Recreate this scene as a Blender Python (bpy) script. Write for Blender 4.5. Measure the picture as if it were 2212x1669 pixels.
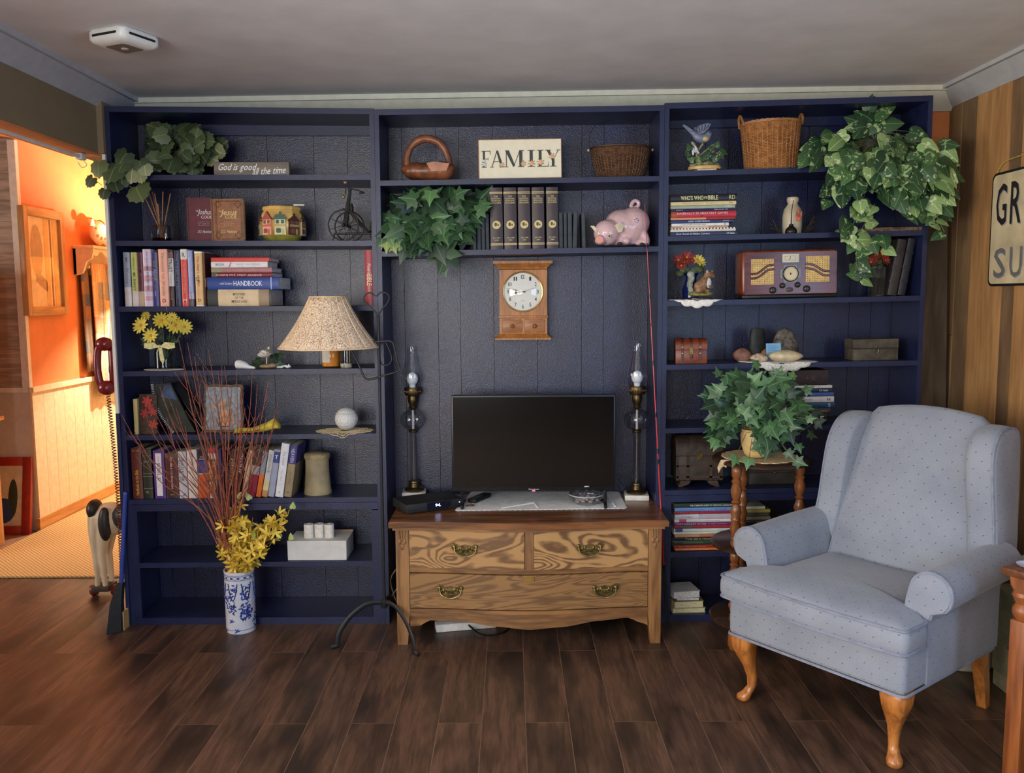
import bpy, bmesh, math, random
from math import sin, cos, pi, radians, atan2, hypot
from mathutils import Vector, Matrix, Euler

for _o in list(bpy.data.objects):
    bpy.data.objects.remove(_o, do_unlink=True)
SC = bpy.context.scene
COL = SC.collection
random.seed(7)

# ------------------------------------------------------------------ camera
W_, H_, F_ = 2212.0, 1669.0, 1850.0
CAM = Vector((0.0, -3.76, 1.4645))
PITCH, ROLL = 5.85, 0.35
cam_d = bpy.data.cameras.new('camera'); cam = bpy.data.objects.new('camera', cam_d); COL.objects.link(cam)
cam_d.sensor_width = 36.0; cam_d.lens = F_ / W_ * 36.0; cam_d.clip_start = 0.05
RM = Matrix.Rotation(radians(90 - PITCH), 3, 'X') @ Matrix.Rotation(radians(-ROLL), 3, 'Z')
cam.matrix_world = Matrix.Translation(CAM) @ RM.to_4x4()
SC.camera = cam

# ------------------------------------------------------------------ world, window light, exposure
wd = bpy.data.worlds.new('world'); SC.world = wd; wd.use_nodes = True
wn = wd.node_tree.nodes; wl = wd.node_tree.links
sky = wn.new('ShaderNodeTexSky'); sky.sky_type = 'PREETHAM'; sky.turbidity = 4.0
sky.sun_direction = (0.4, 0.5, 0.75)
wl.new(sky.outputs[0], wn['Background'].inputs[0]); wn['Background'].inputs[1].default_value = 0.25
def area(name, loc, rot, sx, sy, power, col):
    l = bpy.data.lights.new(name, 'AREA'); l.shape = 'RECTANGLE'; l.size = sx; l.size_y = sy
    l.energy = power; l.color = col
    o = bpy.data.objects.new(name, l); COL.objects.link(o); o.location = loc; o.rotation_euler = [radians(a) for a in rot]
    return o
# daylight at the window in the left wall behind the camera, at the rear window, and at the right-hand window
area('daylight_left_window', (-1.84, -3.8, 1.42), (90, 0, -90), 2.4, 1.15, 128, (1.0, 0.96, 0.89))
area('daylight_rear_window', (-0.9, -6.22, 1.42), (90, 0, 0), 1.4, 1.25, 62, (0.97, 0.98, 1.0))
area('daylight_right_window', (2.10, -3.75, 1.45), (90, 0, 90), 2.1, 1.1, 58, (0.46, 0.68, 1.0))
area('added_dining_fill', (-4.55, -1.2, 1.5), (90, 0, -90), 1.4, 1.1, 48, (1.0, 0.92, 0.80))  # added fill that brightens the grey hall planks and the left floor
vs = SC.view_settings
SC.display_settings.display_device = 'sRGB'
vs.view_transform = 'Standard'; vs.look = 'None'; vs.gamma = 1.0; vs.use_curve_mapping = False
vs.exposure = 0.18

# ------------------------------------------------------------------ measuring helpers
def ray(px, py):
    d = RM @ Vector(((px - W_ / 2) / F_, -(py - H_ / 2) / F_, -1.0))
    return d
def P(px, py, Y):
    "point seen at a pixel on the upright plane y = Y"
    d = ray(px, py); t = (Y - CAM.y) / d.y
    return CAM + d * t
def PZ(px, py, z):
    "point seen at a pixel on the level plane z"
    d = ray(px, py); t = (z - CAM.z) / d.z
    return CAM + d * t
def PX(px, py, X):
    d = ray(px, py); t = (X - CAM.x) / d.x
    return CAM + d * t

# ------------------------------------------------------------------ mesh builder
class MB:
    def __init__(s): s.v = []; s.f = []; s.mi = []
    def add(s, vs, fs, mi=0):
        n = len(s.v); s.v += [tuple(p) for p in vs]; s.f += [tuple(i + n for i in f) for f in fs]; s.mi += [mi] * len(fs); return s
    def box(s, x0, x1, y0, y1, z0, z1, mi=0):
        v = [(x0, y0, z0), (x1, y0, z0), (x1, y1, z0), (x0, y1, z0), (x0, y0, z1), (x1, y0, z1), (x1, y1, z1), (x0, y1, z1)]
        return s.add(v, [(0, 3, 2, 1), (4, 5, 6, 7), (0, 1, 5, 4), (1, 2, 6, 5), (2, 3, 7, 6), (3, 0, 4, 7)], mi)
    def hexa(s, v, mi=0):
        return s.add(v, [(0, 3, 2, 1), (4, 5, 6, 7), (0, 1, 5, 4), (1, 2, 6, 5), (2, 3, 7, 6), (3, 0, 4, 7)], mi)
    def rbox(s, x0, x1, y0, y1, z0, z1, r=0.005, seg=2, mi=0, M=None):
        bm = bmesh.new(); bmesh.ops.create_cube(bm, size=1)
        for v in bm.verts:
            v.co = Vector(((x0 + x1) / 2 + v.co.x * (x1 - x0), (y0 + y1) / 2 + v.co.y * (y1 - y0), (z0 + z1) / 2 + v.co.z * (z1 - z0)))
        r = min(r, 0.49 * min(x1 - x0, y1 - y0, z1 - z0))
        bmesh.ops.bevel(bm, geom=list(bm.edges), offset=r, segments=seg, profile=0.5, affect='EDGES')
        bm.verts.index_update()
        vs = [(M @ v.co if M else v.co.copy()) for v in bm.verts]
        fs = [tuple(v.index for v in f.verts) for f in bm.faces]; bm.free()
        return s.add(vs, fs, mi)
    def lathe(s, prof, seg=24, c=(0, 0, 0), sx=1, sy=1, cap=True, M=None, mi=0):
        vs = []; fs = []; n = len(prof)
        for (r, z) in prof:
            for k in range(seg):
                a = 2 * pi * k / seg
                vs.append(Vector((c[0] + r * cos(a) * sx, c[1] + r * sin(a) * sy, c[2] + z)))
        for i in range(n - 1):
            for k in range(seg):
                k2 = (k + 1) % seg
                fs.append((i * seg + k, i * seg + k2, (i + 1) * seg + k2, (i + 1) * seg + k))
        if cap:
            if prof[0][0] > 1e-6: fs.append(tuple(reversed(range(seg))))
            if prof[-1][0] > 1e-6: fs.append(tuple((n - 1) * seg + k for k in range(seg)))
        if M: vs = [M @ v for v in vs]
        return s.add(vs, fs, mi)
    def tube(s, pts, r, seg=6, closed=False, cap=True, mi=0, flat=None):
        pts = [Vector(p) for p in pts]; n = len(pts)
        if not hasattr(r, '__len__'): r = [r] * n
        vs = []; fs = []; up = None
        for i, p in enumerate(pts):
            if closed: t = pts[(i + 1) % n] - pts[i - 1]
            else: t = pts[min(i + 1, n - 1)] - pts[max(i - 1, 0)]
            if t.length < 1e-9: t = Vector((0, 0, 1))
            t.normalize()
            if up is None:
                up = Vector((0, 0, 1)) if abs(t.z) < 0.9 else Vector((1, 0, 0))
            a = up - t * up.dot(t)
            if a.length < 1e-6: a = t.orthogonal()
            a.normalize(); b = t.cross(a); up = a
            for k in range(seg):
                q = 2 * pi * k / seg
                ra = r[i]; rb = r[i] * (flat if flat else 1)
                vs.append(p + a * (ra * cos(q)) + b * (rb * sin(q)))
        m = n if closed else n - 1
        for i in range(m):
            j = (i + 1) % n
            for k in range(seg):
                k2 = (k + 1) % seg
                fs.append((i * seg + k, i * seg + k2, j * seg + k2, j * seg + k))
        if cap and not closed:
            fs.append(tuple(reversed(range(seg)))); fs.append(tuple((n - 1) * seg + k for k in range(seg)))
        return s.add(vs, fs, mi)
    def prism(s, poly, a, b, plane='xz', mi=0, M=None):
        "polygon in the plane, extruded from a to b along the third axis"
        n = len(poly)
        def mk(p, t):
            if plane == 'xz': return Vector((p[0], t, p[1]))
            if plane == 'xy': return Vector((p[0], p[1], t))
            return Vector((t, p[0], p[1]))
        vs = [mk(p, a) for p in poly] + [mk(p, b) for p in poly]
        if M: vs = [M @ v for v in vs]
        fs = [tuple(range(n)), tuple(reversed(range(n, 2 * n)))] + [(i, i + n, (i + 1) % n + n, (i + 1) % n) for i in range(n)]
        return s.add(vs, fs, mi)
    def sphere(s, c, r, seg=16, rings=10, M=None, mi=0):
        if not hasattr(r, '__len__'): r = (r, r, r)
        vs = [Vector((0, 0, -r[2]))]; fs = []
        for i in range(1, rings):
            t = -pi / 2 + pi * i / rings
            for k in range(seg):
                a = 2 * pi * k / seg; vs.append(Vector((r[0] * cos(t) * cos(a), r[1] * cos(t) * sin(a), r[2] * sin(t))))
        vs.append(Vector((0, 0, r[2]))); last = len(vs) - 1
        for k in range(seg):
            k2 = (k + 1) % seg
            fs.append((0, 1 + k2, 1 + k)); fs.append((last, 1 + (rings - 2) * seg + k, 1 + (rings - 2) * seg + k2))
            for i in range(rings - 2):
                a0 = 1 + i * seg
                fs.append((a0 + k, a0 + k2, a0 + seg + k2, a0 + seg + k))
        if M: vs = [M @ v for v in vs]
        vs = [v + Vector(c) for v in vs]
        return s.add(vs, fs, mi)
    def loft(s, rings, cap=True, closed=True, mi=0):
        n = len(rings[0]); vs = [p for r in rings for p in r]; fs = []
        for i in range(len(rings) - 1):
            for k in range(n if closed else n - 1):
                k2 = (k + 1) % n; fs.append((i * n + k, i * n + k2, (i + 1) * n + k2, (i + 1) * n + k))
        if cap: fs.append(tuple(reversed(range(n)))); fs.append(tuple((len(rings) - 1) * n + k for k in range(n)))
        return s.add(vs, fs, mi)
    def mesh(s, name, mats, smooth=40):
        me = bpy.data.meshes.new(name); me.from_pydata(s.v, [], s.f)
        if not isinstance(mats, (list, tuple)): mats = [mats]
        for m in mats: me.materials.append(m)
        me.polygons.foreach_set('material_index', s.mi)
        bm = bmesh.new(); bm.from_mesh(me); bmesh.ops.recalc_face_normals(bm, faces=bm.faces); bm.to_mesh(me); bm.free()
        if smooth:
            me.polygons.foreach_set('use_smooth', [True] * len(me.polygons)); me.set_sharp_from_angle(angle=radians(smooth))
        me.update(); return me
    def build(s, name, mats, parent=None, smooth=40, loc=None, rot=None):
        o = bpy.data.objects.new(name, s.mesh(name, mats, smooth)); COL.objects.link(o)
        if parent: o.parent = parent
        if loc is not None: o.location = loc
        if rot is not None: o.rotation_euler = rot
        return o

def tag(o, label, cat, group=None, kind=None):
    o['label'] = label; o['category'] = cat
    if group: o['group'] = group
    if kind: o['kind'] = kind
    return o
def thing(name, label, cat, loc=(0, 0, 0), rot=(0, 0, 0), group=None):
    o = bpy.data.objects.new(name, None); COL.objects.link(o); o.empty_display_size = 0.02
    o.location = loc; o.rotation_euler = rot; tag(o, label, cat, group); return o
def struct(o, label=None, cat=None):
    o['kind'] = 'structure'
    if label: o['label'] = label
    if cat: o['category'] = cat
    return o
def dup(ob, name=None, parent=None, loc=None, rot=None, scale=None):
    c = ob.copy()
    if name: c.name = name
    COL.objects.link(c); c.parent = parent
    if loc is not None: c.location = loc
    if rot is not None: c.rotation_euler = rot
    if scale is not None: c.scale = scale if hasattr(scale, '__len__') else (scale,) * 3
    return c
def inst(me, name, parent, loc=(0, 0, 0), rot=(0, 0, 0), scale=1):
    o = bpy.data.objects.new(name, me); COL.objects.link(o); o.parent = parent; o.location = loc
    if isinstance(rot, Matrix): o.rotation_euler = rot.to_euler()
    else: o.rotation_euler = rot
    o.scale = scale if hasattr(scale, '__len__') else (scale,) * 3
    return o
def bez(p0, p1, p2, p3, n=8):
    p0, p1, p2, p3 = map(Vector, (p0, p1, p2, p3)); out = []
    for i in range(n + 1):
        t = i / n; u = 1 - t; out.append(p0 * u ** 3 + p1 * 3 * u * u * t + p2 * 3 * u * t * t + p3 * t ** 3)
    return out
def smooth_path(pts, n=6, closed=False):
    "Catmull-Rom through the points"
    pts = [Vector(p) for p in pts]; m = len(pts); out = []
    for i in range(m if closed else m - 1):
        if closed: a, b, c, d = pts[i - 1], pts[i], pts[(i + 1) % m], pts[(i + 2) % m]
        else: a, b, c, d = pts[max(i - 1, 0)], pts[i], pts[i + 1], pts[min(i + 2, m - 1)]
        for k in range(n):
            t = k / n
            out.append(0.5 * ((2 * b) + (c - a) * t + (2 * a - 5 * b + 4 * c - d) * t * t + (3 * b - a - 3 * c + d) * t ** 3))
    if not closed: out.append(pts[-1])
    return out
def rrect(x0, x1, y0, y1, r, seg=4):
    out = []
    for cx, cy, a0 in ((x1 - r, y0 + r, -90), (x1 - r, y1 - r, 0), (x0 + r, y1 - r, 90), (x0 + r, y0 + r, 180)):
        for k in range(seg + 1):
            a = radians(a0 + 90 * k / seg); out.append((cx + r * cos(a), cy + r * sin(a)))
    return out

# ------------------------------------------------------------------ materials
def lin(c):
    out = []
    for x in c[:3]:
        x = x / 255.0; out.append(x / 12.92 if x <= 0.04045 else ((x + 0.055) / 1.055) ** 2.4)
    return tuple(out) + (1.0,)
MATS = {}
def nd(nt, t, **kw):
    n = nt.nodes.new(t)
    for k, v in kw.items():
        if k.startswith('i_'): n.inputs[k[2:].replace('_', ' ')].default_value = v
        else: setattr(n, k, v)
    return n
def base(name):
    m = bpy.data.materials.new(name); m.use_nodes = True; nt = m.node_tree
    return m, nt, nt.nodes['Principled BSDF']
def coords(nt, scale=(1, 1, 1), rand=0.0, rot=(0, 0, 0)):
    tc = nd(nt, 'ShaderNodeTexCoord'); mp = nd(nt, 'ShaderNodeMapping'); mp.inputs['Scale'].default_value = scale; mp.inputs['Rotation'].default_value = rot
    nt.links.new(tc.outputs['Object'], mp.inputs['Vector'])
    if rand:
        oi = nd(nt, 'ShaderNodeObjectInfo'); mu = nd(nt, 'ShaderNodeMath', operation='MULTIPLY'); mu.inputs[1].default_value = rand
        nt.links.new(oi.outputs['Random'], mu.inputs[0]); nt.links.new(mu.outputs[0], mp.inputs['Location'])
    return mp.outputs['Vector']
def ramp(nt, fac, stops, interp='LINEAR'):
    r = nd(nt, 'ShaderNodeValToRGB'); cr = r.color_ramp; cr.interpolation = interp
    while len(cr.elements) < len(stops): cr.elements.new(0.5)
    for e, (p, c) in zip(cr.elements, stops): e.position = p; e.color = lin(c)
    nt.links.new(fac, r.inputs['Fac']); return r.outputs['Color']
def add_bump(nt, b, h, strength, dist=0.002):
    bp = nd(nt, 'ShaderNodeBump'); bp.inputs['Strength'].default_value = strength; bp.inputs['Distance'].default_value = dist
    nt.links.new(h, bp.inputs['Height']); nt.links.new(bp.outputs['Normal'], b.inputs['Normal'])
def mat(name, col, rough=0.6, metal=0.0, var=0.08, scale=25.0, bump=0.0, bscale=250.0, rand=0.0, sub=0, coat=0):
    if name in MATS: return MATS[name]
    m, nt, b = base(name)
    v = coords(nt, rand=5.0 if rand else 0)
    n = nd(nt, 'ShaderNodeTexNoise'); n.inputs['Scale'].default_value = scale; n.inputs['Detail'].default_value = 3; nt.links.new(v, n.inputs['Vector'])
    lo = [c * (1 - var) for c in col]; hi = [min(255, c * (1 + var)) for c in col]
    c = ramp(nt, n.outputs['Fac'], [(0.3, lo), (0.7, hi)])
    if rand:
        oi = nd(nt, 'ShaderNodeObjectInfo'); hs = nd(nt, 'ShaderNodeHueSaturation')
        mr = nd(nt, 'ShaderNodeMapRange'); mr.inputs['To Min'].default_value = 1 - rand; mr.inputs['To Max'].default_value = 1 + rand
        nt.links.new(oi.outputs['Random'], mr.inputs['Value']); nt.links.new(mr.outputs[0], hs.inputs['Value']); nt.links.new(c, hs.inputs['Color']); c = hs.outputs['Color']
    nt.links.new(c, b.inputs['Base Color'])
    b.inputs['Roughness'].default_value = rough; b.inputs['Metallic'].default_value = metal
    if sub: b.inputs['Subsurface Weight'].default_value = sub; b.inputs['Subsurface Radius'].default_value = (0.01, 0.006, 0.004)
    if coat: b.inputs['Coat Weight'].default_value = coat; b.inputs['Coat Roughness'].default_value = 0.08
    if bump:
        n2 = nd(nt, 'ShaderNodeTexNoise'); n2.inputs['Scale'].default_value = bscale; n2.inputs['Detail'].default_value = 2; nt.links.new(v, n2.inputs['Vector'])
        add_bump(nt, b, n2.outputs['Fac'], bump)
    MATS[name] = m; return m
def wood(name, c1, c2, axis='z', scale=1.0, rough=0.45, rand=9.0, ring=0.5, dark=None, bump=0.1, val=0.0):
    "long grain along one axis, c1 the ground and c2 the grain"
    if name in MATS: return MATS[name]
    m, nt, b = base(name)
    k = {'x': (0.9, 9, 9), 'y': (9, 0.9, 9), 'z': (9, 9, 0.9)}[axis]
    v = coords(nt, tuple(q * scale for q in k), rand)
    n = nd(nt, 'ShaderNodeTexNoise'); n.inputs['Scale'].default_value = 1.3; n.inputs['Detail'].default_value = 3; nt.links.new(v, n.inputs['Vector'])
    w = nd(nt, 'ShaderNodeMath', operation='MULTIPLY'); w.inputs[1].default_value = 22.0; nt.links.new(n.outputs['Fac'], w.inputs[0])
    fr = nd(nt, 'ShaderNodeMath', operation='SINE'); nt.links.new(w.outputs[0], fr.inputs[0])
    n3 = nd(nt, 'ShaderNodeTexNoise'); n3.inputs['Scale'].default_value = 9; n3.inputs['Detail'].default_value = 5; nt.links.new(v, n3.inputs['Vector'])
    mx = nd(nt, 'ShaderNodeMath', operation='MULTIPLY_ADD'); mx.inputs[1].default_value = 0.5 * ring; nt.links.new(fr.outputs[0], mx.inputs[0]); nt.links.new(n3.outputs['Fac'], mx.inputs[2])
    stops = [(0.15, c2), (0.75, c1)]
    c = ramp(nt, mx.outputs[0], stops)
    if dark:
        v2 = coords(nt, {'x': (1.4, 5, 5), 'y': (5, 1.4, 5), 'z': (5, 5, 1.4)}[axis], rand)
        n4 = nd(nt, 'ShaderNodeTexNoise'); n4.inputs['Scale'].default_value = 1.5; n4.inputs['Detail'].default_value = 3; nt.links.new(v2, n4.inputs['Vector'])
        mr = nd(nt, 'ShaderNodeMapRange'); mr.inputs['From Min'].default_value = 0.44; mr.inputs['From Max'].default_value = 0.64; mr.inputs['To Max'].default_value = 0.85; nt.links.new(n4.outputs['Fac'], mr.inputs['Value'])
        mm = nd(nt, 'ShaderNodeMix', data_type='RGBA'); nt.links.new(mr.outputs[0], mm.inputs['Factor']); nt.links.new(c, mm.inputs['A']); mm.inputs['B'].default_value = lin(dark); c = mm.outputs['Result']
    if val:
        oi = nd(nt, 'ShaderNodeObjectInfo'); hs = nd(nt, 'ShaderNodeHueSaturation')
        mr = nd(nt, 'ShaderNodeMapRange'); mr.inputs['To Min'].default_value = 1 - val; mr.inputs['To Max'].default_value = 1 + val
        nt.links.new(oi.outputs['Random'], mr.inputs['Value']); nt.links.new(mr.outputs[0], hs.inputs['Value']); nt.links.new(c, hs.inputs['Color']); c = hs.outputs['Color']
    nt.links.new(c, b.inputs['Base Color']); b.inputs['Roughness'].default_value = rough
    if bump: add_bump(nt, b, mx.outputs[0], bump, 0.001)
    MATS[name] = m; return m
def figured_oak(name, c1, c2, amp=5.0, seedv=0.0, sc=(3.2, 3.2, 9.0)):
    "cathedral-figured oak drawer front"
    m, nt, b = base(name)
    v = coords(nt, sc); ad = nd(nt, 'ShaderNodeVectorMath', operation='ADD'); ad.inputs[1].default_value = (seedv, seedv * 0.7, seedv * 1.3); nt.links.new(v, ad.inputs[0]); v = ad.outputs[0]
    n = nd(nt, 'ShaderNodeTexNoise'); n.inputs['Scale'].default_value = 0.9; n.inputs['Detail'].default_value = 2.5; n.inputs['Distortion'].default_value = 0.6; nt.links.new(v, n.inputs['Vector'])
    w = nd(nt, 'ShaderNodeMath', operation='MULTIPLY'); w.inputs[1].default_value = amp * 14; nt.links.new(n.outputs['Fac'], w.inputs[0])
    s = nd(nt, 'ShaderNodeMath', operation='SINE'); nt.links.new(w.outputs[0], s.inputs[0])
    n2 = nd(nt, 'ShaderNodeTexNoise'); n2.inputs['Scale'].default_value = 10; n2.inputs['Detail'].default_value = 5; nt.links.new(v, n2.inputs['Vector'])
    mx = nd(nt, 'ShaderNodeMath', operation='MULTIPLY_ADD'); mx.inputs[1].default_value = 0.42; nt.links.new(s.outputs[0], mx.inputs[0]); nt.links.new(n2.outputs['Fac'], mx.inputs[2])
    c = ramp(nt, mx.outputs[0], [(0.1, c2), (0.42, [(a * .65 + q * .35) for a, q in zip(c1, c2)]), (0.62, c1)])
    nt.links.new(c, b.inputs['Base Color']); b.inputs['Roughness'].default_value = 0.42
    MATS[name] = m; return m
def glass(name, tint=(255, 255, 255), edge=0.45, rough=0.02, face=0.03):
    "thin clear glass: see-through face-on, mirror-like at grazing angles"
    if name in MATS: return MATS[name]
    m = bpy.data.materials.new(name); m.use_nodes = True; nt = m.node_tree
    for n in list(nt.nodes): nt.nodes.remove(n)
    out = nd(nt, 'ShaderNodeOutputMaterial'); tr = nd(nt, 'ShaderNodeBsdfTransparent'); gl = nd(nt, 'ShaderNodeBsdfGlossy'); mx = nd(nt, 'ShaderNodeMixShader'); fr = nd(nt, 'ShaderNodeLayerWeight')
    tr.inputs[0].default_value = lin(tint); gl.inputs['Roughness'].default_value = rough; fr.inputs['Blend'].default_value = 0.5
    pw = nd(nt, 'ShaderNodeMath', operation='POWER'); pw.inputs[1].default_value = 3.5; nt.links.new(fr.outputs['Facing'], pw.inputs[0])
    n = nd(nt, 'ShaderNodeTexNoise'); n.inputs['Scale'].default_value = 12; ml = nd(nt, 'ShaderNodeMath', operation='MULTIPLY_ADD'); ml.inputs[1].default_value = edge
    no = nd(nt, 'ShaderNodeMath', operation='MULTIPLY_ADD'); no.inputs[1].default_value = face; no.inputs[2].default_value = face
    nt.links.new(n.outputs['Fac'], no.inputs[0]); nt.links.new(pw.outputs[0], ml.inputs[0]); nt.links.new(no.outputs[0], ml.inputs[2]); nt.links.new(ml.outputs[0], mx.inputs[0])
    nt.links.new(tr.outputs[0], mx.inputs[1]); nt.links.new(gl.outputs[0], mx.inputs[2]); nt.links.new(mx.outputs[0], out.inputs[0])
    MATS[name] = m; return m
def glow(name, col, strength):
    m, nt, b = base(name); b.inputs['Base Color'].default_value = lin(col); b.inputs['Emission Color'].default_value = lin(col); b.inputs['Emission Strength'].default_value = strength
    n = nd(nt, 'ShaderNodeTexNoise'); n.inputs['Scale'].default_value = 40; MATS[name] = m; return m
def C(r, g, b, rough=0.55, **k):
    "a plain printed or painted colour"
    return mat('paint_%d_%d_%d_%d' % (r, g, b, int(rough * 100)), (r, g, b), rough, var=0.05, **k)

# ------------------------------------------------------------------ lettering
_GL = {}
def _glyphs():
    "all characters of the built-in face as outlines, made once"
    chars = [chr(c_) for c_ in range(33, 127)]; obs = []
    for ch in chars:
        cu = bpy.data.curves.new('lettering', 'FONT'); cu.body = ch; cu.resolution_u = 2; cu.offset = 0.008
        o = bpy.data.objects.new('lettering', cu); COL.objects.link(o); obs.append(o)
    dg = bpy.context.evaluated_depsgraph_get()
    for ch, o in zip(chars, obs):
        me = bpy.data.meshes.new_from_object(o.evaluated_get(dg))
        vs = [(v.co.x, v.co.y) for v in me.vertices]; fs = [tuple(p.vertices) for p in me.polygons]
        x0 = min(v[0] for v in vs); x1 = max(v[0] for v in vs)
        _GL[ch] = ([(x - x0, y) for x, y in vs], fs, x1 - x0); bpy.data.meshes.remove(me)
    for o in obs:
        cu = o.data; bpy.data.objects.remove(o, do_unlink=True); bpy.data.curves.remove(cu)
_glyphs()
_FC = {}
def text_mesh(s, bold=0.0):
    if s in _FC: return _FC[s]
    vs = []; fs = []; lines = s.split('\n'); ws = []
    for ln in lines: ws.append(sum((_GL[c_][2] + 0.07) if c_ in _GL else 0.3 for c_ in ln))
    for li, ln in enumerate(lines):
        x = -ws[li] / 2
        for c_ in ln:
            if c_ not in _GL: x += 0.3; continue
            gv, gf, gw = _GL[c_]; n = len(vs); vs += [(x + a, b - li * 0.95) for a, b in gv]; fs += [tuple(i + n for i in f) for f in gf]; x += gw + 0.07
    x0 = min(v[0] for v in vs); x1 = max(v[0] for v in vs); y0 = min(v[1] for v in vs); y1 = max(v[1] for v in vs)
    vs = [((x - (x0 + x1) / 2) / (x1 - x0 + 1e-9), (y - (y0 + y1) / 2) / (y1 - y0 + 1e-9)) for x, y in vs]
    _FC[s] = (vs, fs); return vs, fs
def text_into(mb, s, cx, cz, w, h, y, turn=0, shear=0.0, bold=0.0, mi=0, M=None):
    "letters centred at cx, cz on the plane y, facing -y; turn in degrees clockwise"
    vs, fs = text_mesh(s, bold); a = radians(turn); out = []
    for (u, v) in vs:
        x = u * w + v * h * shear; z = v * h
        p = Vector((cx + x * cos(a) + z * sin(a), y, cz - x * sin(a) + z * cos(a)))
        out.append(M @ p if M else p)
    mb.add(out, fs, mi); return mb
def text(s, parent, cx, cz, w, h, y, m, turn=0, shear=0.0, bold=0.0, name='lettering', M=None):
    mb = MB(); text_into(mb, s, cx, cz, w, h, y, turn, shear, bold, M=M)
    me = bpy.data.meshes.new(name); me.from_pydata(mb.v, [], mb.f); me.materials.append(m)
    o = bpy.data.objects.new(name, me); COL.objects.link(o); o.parent = parent; return o

# ================================================================== the room
XL, XR, YB = -1.76, 2.03, 0.30            # left wall face, right wall face, wall behind the bookcases
def ceil_z(x): return 2.374 + (x + 1.72) * 0.0098
M_ceil = mat('ceiling_paint', (212, 211, 212), 0.75, var=0.03, scale=6, bump=0.06, bscale=60)
M_tan = mat('tan_paint', (128, 110, 82), 0.7, var=0.03, scale=8, bump=0.05, bscale=120)
M_crown = mat('crown_paint', (176, 177, 180), 0.5, var=0.03)
M_orange = mat('orange_paint', (208, 126, 70), 0.6, var=0.04, scale=8, bump=0.05, bscale=100)
M_cream = mat('cream_panel', (222, 202, 170), 0.55, var=0.04)
M_white = mat('white_trim', (215, 210, 200), 0.5, var=0.04)
M_floor = wood('dark_plank', (104, 75, 58), (68, 49, 38), 'y', 1.6, 0.42, 40.0, 0.32, (40, 31, 26), 0.15, 0.10)
M_floorbase = mat('plank_joint', (132, 100, 80), 0.7, var=0.1)
M_pine = wood('pine', (205, 150, 88), (170, 112, 58), 'z', 1.0, 0.5, 9, 0.4)
M_pine_h = wood('pine_lengthwise', (205, 150, 88), (170, 112, 58), 'y', 1.0, 0.5, 9, 0.4)

fl = MB().box(-4.6, 2.13, -6.4, 5.0, -0.12, -0.0007).build('floor', M_floorbase, smooth=0)
struct(fl)
pw, pl = 0.1517, 1.22
pm = MB().box(0.0014, pw - 0.0014, 0.0014, pl - 0.0014, -0.0029, 0.0).mesh('plank', M_floor, 0)
for i in range(-21, 14):
    x = 0.04 + i * pw
    off = -0.918 if i % 2 == 0 else -0.31
    for j in range(-2, 2):
        y = off + j * pl
        if y > 0.66 or y < -2.6 or x > 2.0: continue
        if x > -1.7 and y > 0.3: continue
        if x < -3.3: continue
        inst(pm, 'plank', fl, (x, y, 0))

# ceiling, slightly out of level
c = MB().hexa([(-1.88, -6.4, ceil_z(-1.88)), (2.13, -6.4, ceil_z(2.13)), (2.13, 0.42, ceil_z(2.13)), (-1.88, 0.42, ceil_z(-1.88)),
               (-1.88, -6.4, 2.6), (2.13, -6.4, 2.6), (2.13, 0.42, 2.6), (-1.88, 0.42, 2.6)]).build('ceiling', M_ceil, smooth=0); struct(c)
c = MB().box(-4.6, -1.88, -6.4, 5.0, 2.46, 2.6).box(-1.88, -1.66, 0.42, 5.0, 2.46, 2.6).build('ceiling_hall', M_orange, smooth=0); struct(c)
# wall behind the bookcases
w = MB().box(-1.66, 2.13, YB, YB + 0.10, 0, 2.45).build('wall_back', M_orange, smooth=0); struct(w)
# left wall: header over the opening, piers, window hole behind the camera
mb = MB().box(XL - 0.12, XL, -1.9, -0.0, 2.093, 2.45)                     # header
mb.box(XL - 0.12, XL, -2.5, -1.9, 0, 2.45)                               # pier
mb.box(XL - 0.12, XL, -5.1, -2.5, 0, 0.8).box(XL - 0.12, XL, -5.1, -2.5, 2.05, 2.45)
mb.box(XL - 0.12, XL, -6.4, -5.1, 0, 2.45)
mb.box(XL - 0.12, -1.7356, -0.02, 0.30, 2.093, 2.40)
w = mb.build('wall_left', M_tan, smooth=0); struct(w)
w = MB().box(-1.752, -1.738, 0.03, 0.30, 0, 2.45).box(-1.752, -1.66, 0.30, 5.0, 0, 2.46).build('wall_hall_right', M_cream, smooth=0); struct(w)
# orange-edged soffit trim and white corner board at the opening
t = MB().box(XL - 0.125, XL - 0.004, -1.9, 0.0, 2.082, 2.094).build('trim_1', M_orange, smooth=0); struct(t)
t = MB().box(-1.749, -1.7355, -0.012, 0.03, 0.972, 2.09).build('trim_2', M_white, smooth=0); struct(t)
M_navy = mat('navy_paint', (26, 33, 67), 0.36, var=0.10, scale=14, bump=0.35, bscale=330, coat=0.0)
t = MB().box(-1.752, -1.7355, -0.008, 0.03, 0.0, 0.972).build('trim_3', M_navy, smooth=0); struct(t)
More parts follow.
